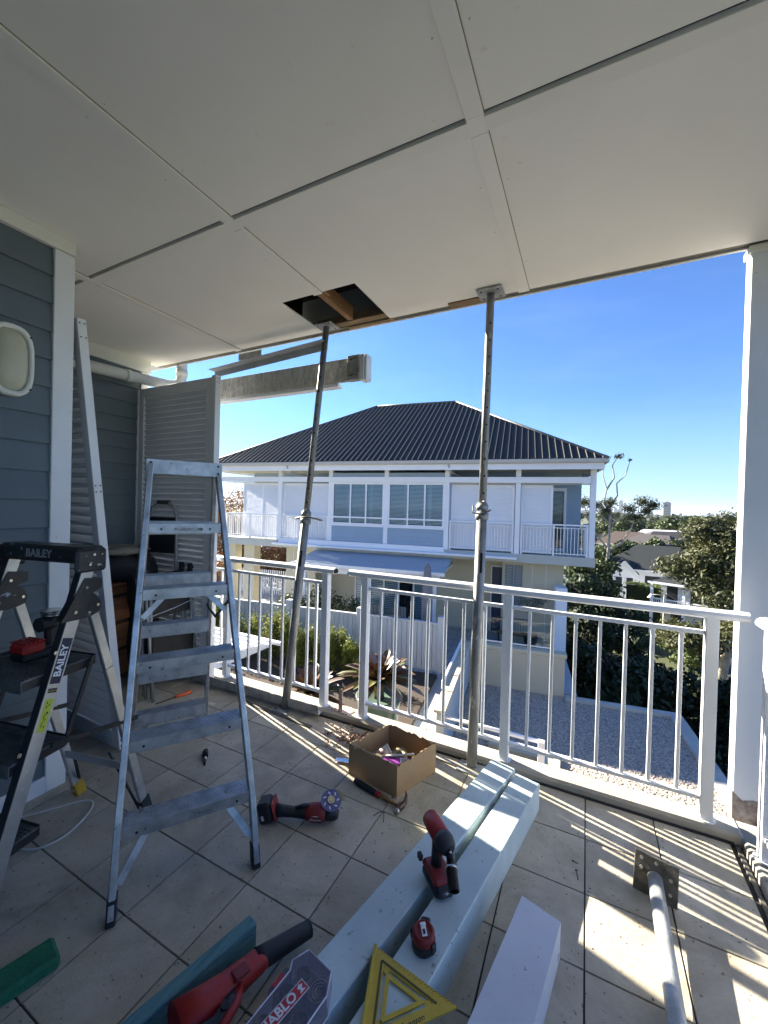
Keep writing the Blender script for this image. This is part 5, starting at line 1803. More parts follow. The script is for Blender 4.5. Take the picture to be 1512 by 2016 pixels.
# roof
D = 5.6
EZ, RZ = 3.235, 6.72
U0, U1, V0, V1 = -.40, 14.80, -.55, -.55 + 2 * D
RU0, RU1, RV = U0 + D, U1 - D, V0 + D
c4 = [Vector((U0, V0, EZ)), Vector((U1, V0, EZ)), Vector((U1, V1, EZ)), Vector((U0, V1, EZ))]
r2_ = [Vector((RU0, RV, RZ)), Vector((RU1, RV, RZ))]
rfo = MB().add(c4 + r2_, [(0, 1, 5, 4), (1, 2, 5), (2, 3, 4, 5), (3, 0, 4), (0, 3, 2, 1)]).build('roof', ROOFM, hs)
slope = math.atan2(RZ - EZ, D)
rib_me = MB().box((.5, 0, .5), (1, 1, 1)).mesh('rib', ROOFR)
fixn(rib_me)


def rib(p0, p1, nrm, w_=.018, h=.042):
    d = p1 - p0
    X, Z = d.normalized(), nrm
    Y = Z.cross(X)
    M = Matrix((X, Y, Z)).transposed().to_4x4()
    M.translation = p0 + nrm * .001
    piece(rib_me, 'rib', rfo, M @ Sc(d.length, w_, h))


nf = Vector((0, -math.sin(slope), math.cos(slope)))
ne = Vector((math.sin(slope), 0, math.cos(slope)))
k = 0
u_ = U0 + .12
while u_ < U1 - .05:
    run = min(D, u_ - U0, U1 - u_)
    if run > .12:
        rib(Vector((u_, V0, EZ)), Vector((u_, V0 + run, EZ + run * (RZ - EZ) / D)), nf)
    u_ += .2165
v_ = V0 + .3
while v_ < V1:
    run = min(D, v_ - V0, V1 - v_)
    if run > .3:
        rib(Vector((U1, v_, EZ)), Vector((U1 - run, v_, EZ + run * (RZ - EZ) / D)), ne, h=.05)
    v_ += .433
for (a, b) in ((c4[0], r2_[0]), (c4[1], r2_[1]), (r2_[0], r2_[1]), (c4[2], r2_[1]), (c4[3], r2_[0])):
    MB().cyl(a + Vector((0, 0, .02)), b + Vector((0, 0, .02)), .050, n=8).build('ridge_cap', ROOFR, rfo)
for u_ in (3.45, 9.9):
    MB().tube([(u_, -.45, 3.12), (u_, -.42, 3.02), (u_ + .03, -.2, 2.88), (u_ + .12, .3, 2.82), (u_ + .3, 1.5, 2.78)], .04, n=8).build('downpipe', GUT, hs)

# lower storey
MB().bb(2.95, 11.75, 1.6, 1.8, -3.1, -.20).build('lower_wall', HOUSEC, hs)
MB().bb(11.75, 13.76, .62, 1.6, -3.1, -.20).build('lower_wall', HOUSEC, hs)
MB().bb(.75, 1.30, .5, .95, -3.1, -.20, ch=.01).build('lower_column', HOUSEC, hs)
MB().bb(-.05, .3, .5, .95, -3.1, -.20, ch=.01).build('lower_column', HOUSEC, hs)
MB().bb(2.95, 4.35, .45, 1.6, -3.1, -.20).build('lower_wall', HOUSEC, hs)
for x in (3.3, 3.75):
    MB().bb(x, x + .012, .441, .4495, -3.1, -.22).build('cover_strip', HOUSEW, hs)
for x in (12.75, 13.2):
    MB().bb(x, x + .012, .611, .6195, -3.1, -.22).build('cover_strip', HOUSEW, hs)
MB().bb(13.42, 13.80, -.28, .60, -3.1, -.22).build('blade_wall', HOUSEC, hs) if False else None
# sliding doors and windows of the lower storey
for (a, b, v, z0, z1) in ((5.7, 8.9, 1.58, -3.05, -.95),):
    sdv = MB()
    n_ = 5
    for k in range(n_ + 1):
        x = a + (b - a) * k / n_
        sdv.bb(x - .035, x + .035, v - .04, v + .01, z0, z1)
    sdv.bb(a, b, v - .042, v + .008, z1 - .07, z1).bb(a, b, v - .042, v + .008, z0, z0 + .08)
    sdv = sdv.build('sliding_doors', HOUSEW, hs)
    MB().bb(a, b, v + .011, v + .016, z0, z1).build('interior', DARKIN, sdv)
    MB().bb(a + .04, b - .04, v - .012, v - .008, z0 + .08, z1 - .07).build('pane', GLASS, sdv)
    bb_m = MB()
    for k in range(n_):
        if k == 3:
            continue
        x0, x1 = a + (b - a) * k / n_ + .05, a + (b - a) * (k + 1) / n_ - .05
        z = z0 + .1
        while z < z1 - .1:
            bb_m.add([(x0, v - .002, z), (x1, v - .002, z), (x1, v + .006, z + .05), (x0, v + .006, z + .05)], [(0, 1, 2, 3)])
            z += .075
    bb_m.build('blades', mat('blind_white', (.55, .58, .60)), sdv, kind='stuff')
for (a, b) in ((11.85, 12.12), (12.16, 12.43)):
    sh = MB().bb(a, a + .04, .58, .615, -1.95, -.36).bb(b - .04, b, .58, .615, -1.95, -.36).bb(a, b, .582, .613, -.40, -.36).bb(a, b, .582, .613, -1.95, -1.9).build('shutter', mat('shutter_blue', (.16, .22, .28), .5), hs)
    sm_ = MB()
    z = -1.88
    while z < -.42:
        sm_.bb(a + .04, b - .04, .59, .61, z, z + .03)
        z += .055
    sm_.build('blades', mat('shutter_blue', (.16, .22, .28)), sh, kind='stuff')
dd_ = MB().bb(11.35, 11.70, 1.55, 1.595, -3.05, -.6).build('door', mat('navy_door', (.03, .05, .10), .5), hs)
MB().bb(11.30, 11.34, 1.54, 1.598, -3.05, -.55).bb(11.71, 11.745, 1.54, 1.598, -3.05, -.55).bb(11.30, 11.745, 1.54, 1.598, -.6, -.55).build('door_frame', HOUSEW, dd_)
# awning roof over the patio
aw = MB().add([(4.6, .02, -.19), (10.05, .02, -.19), (10.05, -1.75, -.50), (4.6, -1.75, -.50),
               (4.6, .02, -.22), (10.05, .02, -.22), (10.05, -1.75, -.53), (4.6, -1.75, -.53)],
              [(0, 1, 2, 3), (4, 7, 6, 5), (0, 3, 7, 4), (1, 5, 6, 2), (2, 6, 7, 3), (0, 4, 5, 1)]).build('awning', mat('shaded_awning_sheet', (.40, .45, .50), .6, var=.08), hs)  # bluish shade on the awning is put into the sheet colour
MB().bb(4.55, 10.1, -1.80, -1.757, -.58, -.47).build('awning_gutter', HOUSEW, aw)
MB().bb(4.9, 9.9, -1.60, -1.50, -.80, -.62).build('awning_beam', HOUSEW, aw)
for x in (5.0, 9.75):
    MB().bb(x - .05, x + .05, -1.6, -1.5, -3.1, -.8).build('awning_post', HOUSEW, aw)
for k in range(9):
    MB().bb(5.0 + k * .6, 5.06 + k * .6, -1.5, 1.55, -.66, -.56).build('rafter', HOUSEW, aw)
lgt = MB().cyl((9.9, 1.55, -.9), (9.9, 1.6, -.9), .13, n=18).build('wall_vent', HOUSEC, hs)
# base wall below the patio at the right
bw_ = thing('terrace_wall', 'cream rendered terrace wall at the back of the gravel roof', 'wall', M=HM)
MB().bb(11.12, 13.47, -3.38, -3.16, -3.3, -2.125).build('wall', HOUSEC, bw_)
MB().bb(11.10, 13.51, -3.41, -3.13, -2.122, -2.02, ch=.01).build('coping', HOUSEC, bw_)
MB().bb(13.46, 13.80, -.30, .30, -3.015, -.90).build('end_pier', HOUSEW, hs)
MB().seg((11.13, -3.30, -1.93), (13.17, -3.30, -1.93), .03, .03).build('glass_rail', HOUSEW, bw_)
MB().seg((11.14, -3.30, -1.95), (11.14, -3.30, -2.02), .03, .03).build('glass_rail', HOUSEW, bw_)
MB().seg((13.16, -3.30, -1.25), (13.16, -3.30, -2.02), .03, .03).build('glass_rail', HOUSEW, bw_)
MB().bb(11.16, 13.14, -3.305, -3.298, -1.915, -1.30).build('glass_pane', GLASS, bw_)

# patio slab, gravel roof, parapets
pt = MB(HM).bb(-3.0, 10.98, -13.0, 9.0, -3.5, -3.102).bb(10.98, 13.80, -3.14, 9.0, -3.5, -3.1).build('patio', mat('patio_tile', (.38, .40, .42), .7, var=.12, vscale=2), kind='structure')
pt['label'] = 'grey tiled patio slab of the storey below'
pj = MB(HM)
for k in range(14):
    pj.bb(6.0 + k * .6, 6.008 + k * .6, -2.5 if k < 9 else .02, 1.55 if k < 9 else .6, -3.0995, -3.097)
for k in range(7):
    pj.bb(6.0, 10.9, -2.4 + k * .6, -2.392 + k * .6, -3.0995, -3.0965)
pj.build('tile_joints', GROUT, pt)
GRAV = mat('gravel_bed', (.40, .345, .285), .95, col2=(.17, .14, .115), vscale=22, bump=.9, bscale=16, spot_col=(.60, .53, .44), spot_scale=24, spot_thr=.55)
gv = MB(HM).bb(11.0, 15.66, -13.2, -3.385, -3.5, -3.10).build('gravel_roof', GRAV, kind='structure')
gv['label'] = 'gravel covered flat roof below the railing'
rg = np.random.RandomState(4)
NS = 30000
uu = 11.15 + rg.rand(NS) * 4.5
vv = -10.6 + rg.rand(NS) * 7.2
base = np.array([(1, 0, 0), (-1, 0, 0), (0, 1, 0), (0, -1, 0), (0, 0, 1)], float)
V = []
ss = .012 + .018 * rg.rand(NS)
an_ = rg.rand(NS) * 6.28
ca_, sa_ = np.cos(an_), np.sin(an_)
st_ = np.stack([ss * 1.5, ss, ss * .8], 1)
B = base[None] * st_[:, None, :]
X = B[..., 0] * ca_[:, None] - B[..., 1] * sa_[:, None] + uu[:, None]
Y = B[..., 0] * sa_[:, None] + B[..., 1] * ca_[:, None] + vv[:, None]
Z = B[..., 2] - 3.098
R3 = np.array(HM)[:3, :3]
PP = np.stack([X, Y, Z], -1).reshape(-1, 3) @ R3.T + np.array(HM)[:3, 3]
F = []
fb_ = np.array([(0, 2, 4), (2, 1, 4), (1, 3, 4), (3, 0, 4)])
FF = (fb_[None] + (np.arange(NS) * 5)[:, None, None]).reshape(-1, 3)
me = bpy.data.meshes.new('gravel_stones')
me.vertices.add(len(PP))
me.vertices.foreach_set('co', PP.ravel())
me.loops.add(FF.size)
me.loops.foreach_set('vertex_index', FF.ravel().astype(np.int32))
me.polygons.add(len(FF))
me.polygons.foreach_set('loop_start', np.arange(0, FF.size, 3, dtype=np.int32))
me.polygons.foreach_set('loop_total', np.full(len(FF), 3, dtype=np.int32))
me.materials.append(mat('pebbles', (.72, .62, .50), .9, col2=(.16, .13, .105), vscale=34))
me.update()
o = link(bpy.data.objects.new('gravel_stones', me))
o['kind'] = 'stuff'
o['label'] = 'loose pale pebbles covering the flat roof'
pw = MB(HM)
pw.bb(13.48, 15.93, -3.60, -3.387, -4.4, -3.02, ch=.01)
pw.M = HM @ Matrix.Translation((15.66, -3.60, 0)) @ Matrix.Rotation(rad(-2.0), 4, 'Z')
pw.bb(0, .27, -9.6, -.001, -4.4, -3.02, ch=.01)
tag(pw.build('roof_parapet', mat('parapet_concrete', (.52, .50, .44), .85, col2=(.36, .35, .31), vscale=2.5, bump=.2)), 'low concrete parapet edging the gravel roof', 'parapet')
dw = thing('patio_wall', 'pale rendered wall with sunlit coping dropping between patio and gravel roof', 'wall', M=HM)
REND = mat('pale_render', (.50, .52, .52), .85, var=.07, vscale=1.5, bump=.1)
MB().bb(10.99, 11.115, -7.3, -3.15, -3.3, -2.105).build('wall', REND, dw)
for (a, b) in ((-7.3, -6.47), (-6.45, -5.65), (-5.63, -3.15)):
    MB().bb(10.93, 11.15, a, b - .02, -2.102, -2.045, ch=.01).build('coping', mat('sand_coping', (.56, .50, .36), .85, var=.1, bump=.2), dw)
MB().bb(10.87, 10.92, -6.2, -3.15, -2.14, -1.98, ch=.005).build('kick_rail', HOUSEW, dw)

# patio fence
fe = thing('patio_fence', 'solid white fence with square posts between the patio and the shrubs', 'fence', M=HM)
FENW = mat('fence_white', (.52, .54, .55), .7, var=.05, vscale=1.2)
px_ = [.4, 2.9, 5.35, 7.8, 10.28]
for x in px_:
    MB().bb(x - .10, x + .10, -3.16, -2.96, -3.1, -1.50, ch=.008).build('post', FENW, fe)
for a, b in zip(px_[:-1], px_[1:]):
    nbd = 15
    wbd = (b - a - .20) / nbd
    bd_me = MB().box((0, 0, 0), (wbd - .012, .05, 1.355), ch=.004).mesh('fence_board', FENW)
    fixn(bd_me)
    for q_ in range(nbd):
        piece(bd_me, 'fence_board', fe, T(a + .10 + wbd * (q_ + .5), -3.06 + RNG.uniform(-.003, .003), -2.42))
    MB().bb(a + .10, b - .10, -3.03, -3.005, -3.1, -1.74).build('fence_backing', FENW, fe)
    MB().bb(a + .10, b - .10, -3.115, -3.005, -1.739, -1.69, ch=.004).build('top_rail', FENW, fe)
# picket fence far left
pf = thing('picket_fence', 'white picket fence in front of the orange hedge beyond the house', 'fence', M=HM)
MB().bb(-2.4, 3.0, 3.5, 3.55, -2.2, -2.1).bb(-2.4, 3.0, 3.5, 3.55, -2.9, -2.82).build('fence_rail', HOUSEW, pf)
pk_me = MB().box((0, 0, 0), (.07, .02, 1.25)).mesh('picket', HOUSEW)
x = -2.35
while x < 3.0:
    piece(pk_me, 'picket', pf, T(x, 3.485, -2.47))
    x += .13

# pergola slats just beyond the left railing
pg = thing('slatted_pergola', 'white slatted pergola below the left railing', 'pergola', (-6.4, 5.8, -1.25))
for k, (y, xe) in enumerate(((6.25, -5.36), (6.06, -5.48), (5.87, -5.60), (5.68, -5.70), (5.50, -5.78), (5.32, -5.86), (5.14, -5.94), (4.96, -6.0))):
    MB().bb(-10.0, xe, y - .045, y + .045, -1.26, -1.20, ch=.004).build('slat', HOUSEW, pg, world=True)
MB().bb(-5.95, -5.80, 4.3, 6.35, -1.42, -1.262, ch=.005).build('beam', HOUSEW, pg, world=True)
MB().bb(-9.0, -4.98, 4.90, 5.05, -1.70, -1.45, ch=.005).build('beam', HOUSEW, pg, world=True)
MB().bb(-5.12, -4.99, 4.91, 5.04, -3.1, -1.701, ch=.005).build('post', HOUSEW, pg, world=True)

# lower handrail and planter pedestal
lr = thing('lower_handrail', 'white handrail of the terrace below, seen through the railing', 'handrail', (-1.4, 6.9, -3.1))
MB().tube([(-2.50, 7.02, -2.22), (-.55, 7.04, -2.22)], .035, n=10).build('rail', HOUSEW, lr, world=True)
MB().bb(-.60, -.50, 6.95, 7.05, -3.09, -2.18, ch=.005).build('post', HOUSEW, lr, world=True)
pe = thing('planter_edge', 'pale square masonry pier at the corner of the low hedge', 'pier', (-.5, 7.9, -3.1))
MB().bb(-1.6, -.30, 7.95, 8.25, -3.2, -3.0, ch=.01).bb(-.62, -.29, 7.45, 7.94, -3.2, -2.95, ch=.01).build('pier', HOUSEC, pe, world=True)

# patio umbrella, furniture, olive tree
UMU = 9.62
um = thing('patio_umbrella', 'closed grey patio umbrella standing by the awning', 'umbrella', M=HM @ T(UMU, -2.1, -3.1) @ Sc(1, 1, 1.04))
GREYC = mat('grey_canvas', (.24, .23, .25), .9, var=.2, vscale=6, bump=.2)
MB().cyl((0, 0, 0), (0, 0, 2.75), .022, n=10).build('pole', HOUSEW, um)
cvv = []
n = 24
prof = [(.02, 2.85), (.09, 2.72), (.12, 2.3), (.14, 1.6), (.16, .9), (.15, .62)]
vs, fs = [], []
for i, (r, z) in enumerate(prof):
    for k in range(n):
        t_ = 2 * math.pi * k / n
        rr = r * (1 + .18 * math.cos(t_ * 6 + i * .3))
        vs.append((rr * math.cos(t_), rr * math.sin(t_), z))
for i in range(len(prof) - 1):
    for k in range(n):
        fs.append((i * n + k, i * n + (k + 1) % n, (i + 1) * n + (k + 1) % n, (i + 1) * n + k))
MB().add(vs, fs, True).build('canopy', GREYC, um)
MB().bb(-.25, .25, -.25, .25, 0, .06, ch=.01).build('base', GALVD, um)
tb = thing('patio_table', 'pale topped patio table between the striped chairs', 'table', M=HM @ T(7.6, -.8, -3.1))
MB().bb(-.7, .7, -.42, .42, .70, .74, ch=.01).build('top', mat('table_top', (.34, .33, .31), .6), tb)
for x in (-.6, .6):
    for y in (-.34, .34):
        MB().bb(x - .03, x + .03, y - .03, y + .03, 0, .70).build('leg', BLACK, tb)
STR = bpy.data.materials.new('striped_fabric')
STR.use_nodes = True
t = STR.node_tree
wv = t.nodes.new('ShaderNodeTexWave')
wv.inputs['Scale'].default_value = 5.5
tcn = t.nodes.new('ShaderNodeTexCoord')
t.links.new(tcn.outputs['Object'], wv.inputs['Vector'])
rp = t.nodes.new('ShaderNodeValToRGB')
rp.color_ramp.interpolation = 'CONSTANT'
rp.color_ramp.elements[0].color = (.02, .02, .02, 1)
rp.color_ramp.elements[1].position = .5
rp.color_ramp.elements[1].color = (.5, .5, .48, 1)
t.links.new(wv.outputs['Fac'], rp.inputs['Fac'])
t.links.new(rp.outputs['Color'], t.nodes['Principled BSDF'].inputs['Base Color'])


def pchair(x, y, rz, label):
    c = thing('patio_chair', label, 'chair', M=HM @ T(x, y, -3.1) @ Matrix.Rotation(rad(rz), 4, 'Z'), group='striped chairs round the patio table')
    for a in (-.24, .24):
        for b in (-.22, .22):
            MB().bb(a - .018, a + .018, b - .018, b + .018, 0, .43 if b < 0 else .9).build('leg', BLACK, c)
    MB().bb(-.26, .26, -.25, .25, .42, .50, ch=.02).build('seat', STR, c)
    MB().bb(-.26, .26, .17, .23, .52, .95, ch=.02).build('backrest', STR, c)


pchair(7.2, -.1, 0, 'striped patio chair on the far side of the table, left one')
pchair(8.1, -.1, 0, 'striped patio chair on the far side of the table, by the umbrella')
pchair(8.6, -.9, -90, 'striped patio chair at the umbrella end of the table')
pchair(6.9, -1.5, 180, 'striped patio chair on the near side of the table')
ol = thing('olive_tree', 'small silvery olive tree in a dark pot by the shuttered window', 'tree', M=HM @ T(12.75, .15, -3.1))
MB().lathe([(.12, .0), (.19, .02), (.23, .42), (.245, .44), (.21, .44), (.19, .36), (0, .36)], n=18).build('pot', BLACK, ol)
MB().tube([(0, 0, .36), (.02, 0, .8), (-.02, .02, 1.25)], [.03, .024, .018], n=8).build('trunk', mat('bark', (.12, .10, .08), .9, col2=(.06, .05, .04), vscale=10, bump=.5, bscale=30), ol)
for a in range(5):
    MB().tube([(-.02, .02, 1.15), (.18 * math.cos(a * 1.3), .18 * math.sin(a * 1.3), 1.5), (.32 * math.cos(a * 1.3 + .2), .32 * math.sin(a * 1.3 + .2), 1.75)], [.012, .008, .004], n=6).build('branch', MATS['bark'], ol)
foliage('crown', [((.0, 0, 1.55), (.42, .42, .32)), ((-.25, 0, 1.45), (.25, .25, .22)), ((.25, .1, 1.7), (.3, .3, .25))], 1500, .035, leafmat('olive_leaf', (.10, .12, .09), (.22, .25, .20)), ol, seed=3, aspect=4)
ir = thing('iron_bench', 'black wrought iron bench on the small patio under the olive tree', 'bench', M=HM @ T(12.2, .28, -3.1))
for k in range(12):
    MB().tube([(-.5 + k * .09, .1, .42), (-.5 + k * .09, .14, .86)], .008, n=6).build('bar', BLACK, ir)
MB().seg((-.55, .14, .88), (.55, .14, .88), .03, .02).seg((-.55, .10, .42), (.55, .10, .42), .03, .02).build('back_rail', BLACK, ir)
MB().bb(-.55, .55, -.25, .1, .40, .43).build('seat', BLACK, ir)
for x in (-.5, .5):
    for y in (-.22, .1):
        MB().bb(x - .015, x + .015, y - .015, y + .015, 0, .40).build('leg', BLACK, ir)

# ============================================================ PLANTS NEAR BY
YG = leafmat('yellow_green_needles', (.05, .08, .012), (.27, .29, .05), scale=3.0, tr=.45)
DG = leafmat('dark_shrub_leaf', (.02, .035, .012), (.06, .09, .03), scale=2.5)
BARK = MATS['bark']
soil = MB(HM).bb(-3.0, 10.25, -12.0, -3.4, -3.098, -3.02).build('planting_bed', mat('soil', (.05, .035, .025), .95, bump=.5), kind='structure')
soil['label'] = 'planting bed between the fence and the building'


def spiky_shrub(label, u_, v, h, r, seed):
    t_ = thing('feathery_shrub', label, 'shrub', M=HM @ T(u_, v, -3.02), group='feathery yellow-green shrubs in front of the white fence')
    cl_ = []
    rg_ = random.Random(seed)
    for k in range(9):
        a = rg_.uniform(0, 6.28)
        q = rg_.uniform(.1, .62) * r
        hh = h * rg_.uniform(.62, 1.0)
        cl_.append(((q * math.cos(a), q * math.sin(a), hh * .55), (r * .30, r * .30, hh * .5)))
    foliage('foliage', cl_, 6500, .036, YG, t_, seed=seed, aspect=2.6, upbias=.1, shell=.25)
    st_ = MB()
    for k in range(7):
        a = rg_.uniform(0, 6.28)
        st_.tube([(0, 0, 0), (.3 * r * math.cos(a), .3 * r * math.sin(a), h * .8)], [.018, .006], n=5)
    st_.build('stems', BARK, t_)


for k, (u_, v, h, r, lb_) in enumerate((
        (1.9, -4.1, 1.75, .75, 'tall feathery shrub behind the left pergola end'),
        (3.3, -4.0, 1.65, .70, 'feathery shrub second along from the pergola'),
        (4.5, -4.2, 1.35, .65, 'shorter feathery shrub left of the leaning prop'),
        (5.6, -4.1, 1.55, .70, 'feathery shrub directly behind the leaning prop'),
        (6.6, -4.3, 1.25, .60, 'feathery shrub just right of the leaning prop'),
        (7.5, -4.3, 1.25, .60, 'feathery shrub behind the railing gap'),
        (8.3, -4.4, 1.0, .55, 'low feathery shrub behind the bromeliads'))):
    spiky_shrub(lb_, u_, v, h, r, 20 + k)
for k, (u_, v, h, r, lb_) in enumerate(((5.0, -2.3, 1.5, .6, 'dark leafy shrub behind the fence by its second post'), (6.0, -2.2, 1.75, .65, 'dark leafy shrub behind the fence under the awning edge'),
                                        (7.0, -2.3, 1.6, .6, 'dark leafy shrub behind the fence left of the table'))):
    t_ = thing('leafy_shrub', lb_, 'shrub', M=HM @ T(u_, v, -3.1), group='dark shrubs behind the white fence')
    foliage('foliage', [((0, 0, h * .6), (r, r * .7, h * .45)), ((.3, 0, h * .75), (r * .5, r * .5, h * .3)), ((-.35, .1, h * .8), (r * .5, r * .5, h * .26))], 1500, .06, DG, t_, seed=40 + k, aspect=3)
    MB().tube([(0, 0, 0), (.05, 0, h * .6)], [.03, .015], n=6).build('stem', BARK, t_)

# bromeliads
BR1 = mat('bromeliad_green', (.10, .13, .03), .4, col2=(.12, .05, .025), vscale=5, bump=.1, bscale=30)
BR2 = mat('bromeliad_copper', (.14, .045, .025), .38, col2=(.07, .07, .02), vscale=6, bump=.1, bscale=30)
BR3 = mat('bromeliad_silver', (.22, .18, .15), .45, col2=(.24, .16, .11), vscale=6)


def bromeliad(name, label, M, R0, nleaf, seed, pot=None):
    t_ = thing(name, label, 'bromeliad', M=M)
    rg_ = random.Random(seed)
    for k in range(nleaf):
        a = k * 2.399963
        f = k / nleaf                   # 0 = outer
        el = rad(8 + 68 * f + rg_.uniform(-5, 5))
        ln = R0 * (1.0 - .38 * f) * rg_.uniform(.88, 1.06)
        wd = R0 * .098
        m_ = MB()
        vs, fs = [], []
        N = 8
        for i in range(N + 1):
            s = i / N
            e = el - s * s * rad(26)
            x = ln * s * math.cos(el * (1 - .15 * s))
            z = ln * s * math.sin(el) - ln * .30 * s * s * (1 - f * .6) + .02
            wv_ = wd * (1.0 - .25 * s) if s < .78 else wd * .8 * math.sqrt(max(0, 1 - ((s - .78) / .22) ** 2)) + .002
            for q in (-1, -.45, 0, .45, 1):
                vs.append((x, q * wv_, z + abs(q) * wv_ * .42))
        for i in range(N):
            for q in range(4):
                fs.append((i * 5 + q, i * 5 + q + 1, (i + 1) * 5 + q + 1, (i + 1) * 5 + q))
        m_.add(vs, fs, True, M=Matrix.Rotation(a, 4, 'Z'))
        az = (a + HTH) % 6.283
        m_.build('leaf', BR3 if rg_.random() < .10 else (BR2 if f > .45 or rg_.random() < .35 else BR1), t_)
    MB().tube([(0, 0, -.25), (0, 0, .1)], [.09, .06], n=12).build('stem', BARK, t_)
    if pot:
        MB().lathe([(.20, -pot), (.22, -pot), (.36, -.32), (.40, -.22), (.37, -.20), (.33, -.24), (0, -.26)], n=26).build('pot', mat('green_pot', (.10, .15, .11), .3, var=.15), t_)
    return t_


bromeliad('giant_bromeliad', 'large copper and green bromeliad in a green pot, right of the railing gap', T(-3.05, 6.05, -1.42), .80, 66, 2, pot=1.65)
bromeliad('bromeliad', 'smaller green and bronze bromeliad seen in the railing gap', T(-4.25, 5.75, -1.80), .78, 44, 5, pot=1.1)

# low hedges on the lower terrace
HG = leafmat('hedge_leaf', (.03, .05, .01), (.12, .16, .03), scale=6)
for nm, lb_, c_, r_ in (('low_hedge', 'low clipped hedge at the foot of the pale wall', (-2.35, 6.9, -2.9), (1.2, .32, .28)), ('low_hedge', 'low clipped hedge beside the masonry pier', (-.98, 7.1, -3.0), (.5, .28, .25))):
    t_ = thing(nm, lb_, 'hedge', c_)
    foliage('foliage', [((0, 0, 0), r_), ((r_[0] * .4, 0, .05), (r_[0] * .6, r_[1], r_[2]))], 2600, .03, HG, t_, seed=int(c_[0] * -10), shell=.3)
    MB().bb(-r_[0] * .8, r_[0] * .8, -r_[1] * .6, r_[1] * .6, -.2, -.05).build('core', mat('soil', (.05, .035, .025)), t_)

# ============================================================ FAR LAND
GZ = -10.5
gr_m = mat('dry_grass', (.075, .085, .028), .95, col2=(.03, .04, .014), vscale=.35, bump=.6, bscale=6)
g = MB()
R_g = 14000
pts_g = [(R_g * math.cos(k * math.pi / 24), R_g * math.sin(k * math.pi / 24), GZ) for k in range(48)]
g.add(pts_g, [tuple(range(48))])
g = g.build('ground', mat('far_ground', (.085, .10, .055), .95, col2=(.045, .055, .035), vscale=.02, spot_col=(.16, .15, .14), spot_scale=.06, spot_thr=.62), kind='structure')
g['label'] = 'ground spreading to the horizon'
la = MB().add([(-30, 10, GZ + .02), (90, 10, GZ + .02), (90, 110, GZ + .02), (-30, 110, GZ + .02)], [(0, 1, 2, 3)]).build('lawn', gr_m, kind='structure')
la['label'] = 'lawn and garden beds below the house'
rd = MB().add([(8, 18, GZ + .04), (12.5, 18, GZ + .04), (15, 62, GZ + .04), (21, 120, GZ + .04), (16, 120, GZ + .04), (10.2, 62, GZ + .04)], [(0, 1, 2, 5), (5, 2, 3, 4)]).build('road', mat('asphalt', (.055, .055, .058), .9, var=.1), kind='structure')
rd['label'] = 'narrow asphalt street below'
kp = MB()
for a, b in (((12.55, 18), (15.05, 62)), ((7.95, 18), (10.15, 62))):
    kp.seg((*a, GZ + .09), (*b, GZ + .09), .18, .14)
o = kp.build('kerb', CONC, kind='structure')
o['label'] = 'concrete kerbs of the street'
# podium below patio and gravel roof, and the storeys under our balcony
MBp = MB(HM).bb(-3.0, 13.47, .0, 9.0, GZ, -3.51).bb(-3.0, 10.61, -13.0, -.001, GZ, -3.51).bb(10.62, 15.66, -13.0, -3.40, GZ, -3.51)
tag(MBp.build('podium', HOUSEC), 'cream podium storeys carrying the patio and gravel roof', 'building')
MBq = MB().bb(-12.0, 3.0, -8.0, 2.50, GZ, -.43)
tag(MBq.build('apartment_block', HOUSEC), 'cream storeys of the block below the balcony', 'building')


def bumpy_tree(name, label, loc, h, trunk_h, blobs, nleaf, leaf, m, seed, group=None, tr=.25, limbs=5, bark=BARK, shell=.55, aspect=1.8):
    t_ = thing(name, label, 'tree', loc, group=group)
    rg_ = random.Random(seed)
    MB().tube([(0, 0, 0), (tr * .6, 0, trunk_h * .5), (0, tr * .5, trunk_h)], [tr, tr * .75, tr * .5], n=8).build('trunk', bark, t_)
    cl_ = []
    for k in range(blobs[0]):
        a = rg_.uniform(0, 6.28)
        q = math.sqrt(rg_.random()) * blobs[1] * .75
        z = trunk_h * .85 + rg_.random() ** .8 * (h - trunk_h) * .82
        fall = math.sqrt(max(.12, 1 - ((z - trunk_h * .85) / (h - trunk_h * .7)) ** 2))
        q *= fall
        rr = blobs[1] * rg_.uniform(.22, .42)
        cl_.append(((q * math.cos(a), q * math.sin(a), z), (rr, rr, rr * .7)))
    for k in range(limbs):
        c_ = cl_[k % len(cl_)][0]
        MB().tube([(0, 0, trunk_h * .8), (c_[0] * .5, c_[1] * .5, trunk_h * .8 + (c_[2] - trunk_h * .8) * .6), c_], [tr * .5, tr * .3, tr * .12], n=6).build('limb', bark, t_)
    foliage('crown', cl_, nleaf, leaf, m, t_, seed=seed, aspect=aspect, shell=shell)
    return t_


DARKL = leafmat('shaded_magnolia_leaf', (.004, .009, .003), (.024, .042, .012), scale=.8, tr=.06)  # near-black leaf colour carries the shade lying over the garden
GUML = leafmat('gum_leaf', (.026, .036, .014), (.10, .105, .04), scale=.5, tr=.2)
MIDL = leafmat('park_leaf', (.02, .035, .012), (.075, .10, .03), scale=.25, tr=.15)
FARL = leafmat('distant_leaf', (.035, .05, .03), (.085, .10, .05), scale=.05, tr=.1)
PALEB = mat('pale_gum_bark', (.42, .38, .32), .8, col2=(.26, .22, .18), vscale=3, bump=.2)
RUSTL = leafmat('autumn_leaf', (.10, .045, .02), (.30, .16, .07), scale=.6, tr=.2)

# dense dark evergreens just beyond the house
TH = 0
def ang_pos(px, dist):
    """ground position by compass bearing from the balcony: px names the bearing"""
    b = math.atan((px - 756) / 792.0) - yaw
    return math.sin(b) * dist, math.cos(b) * dist


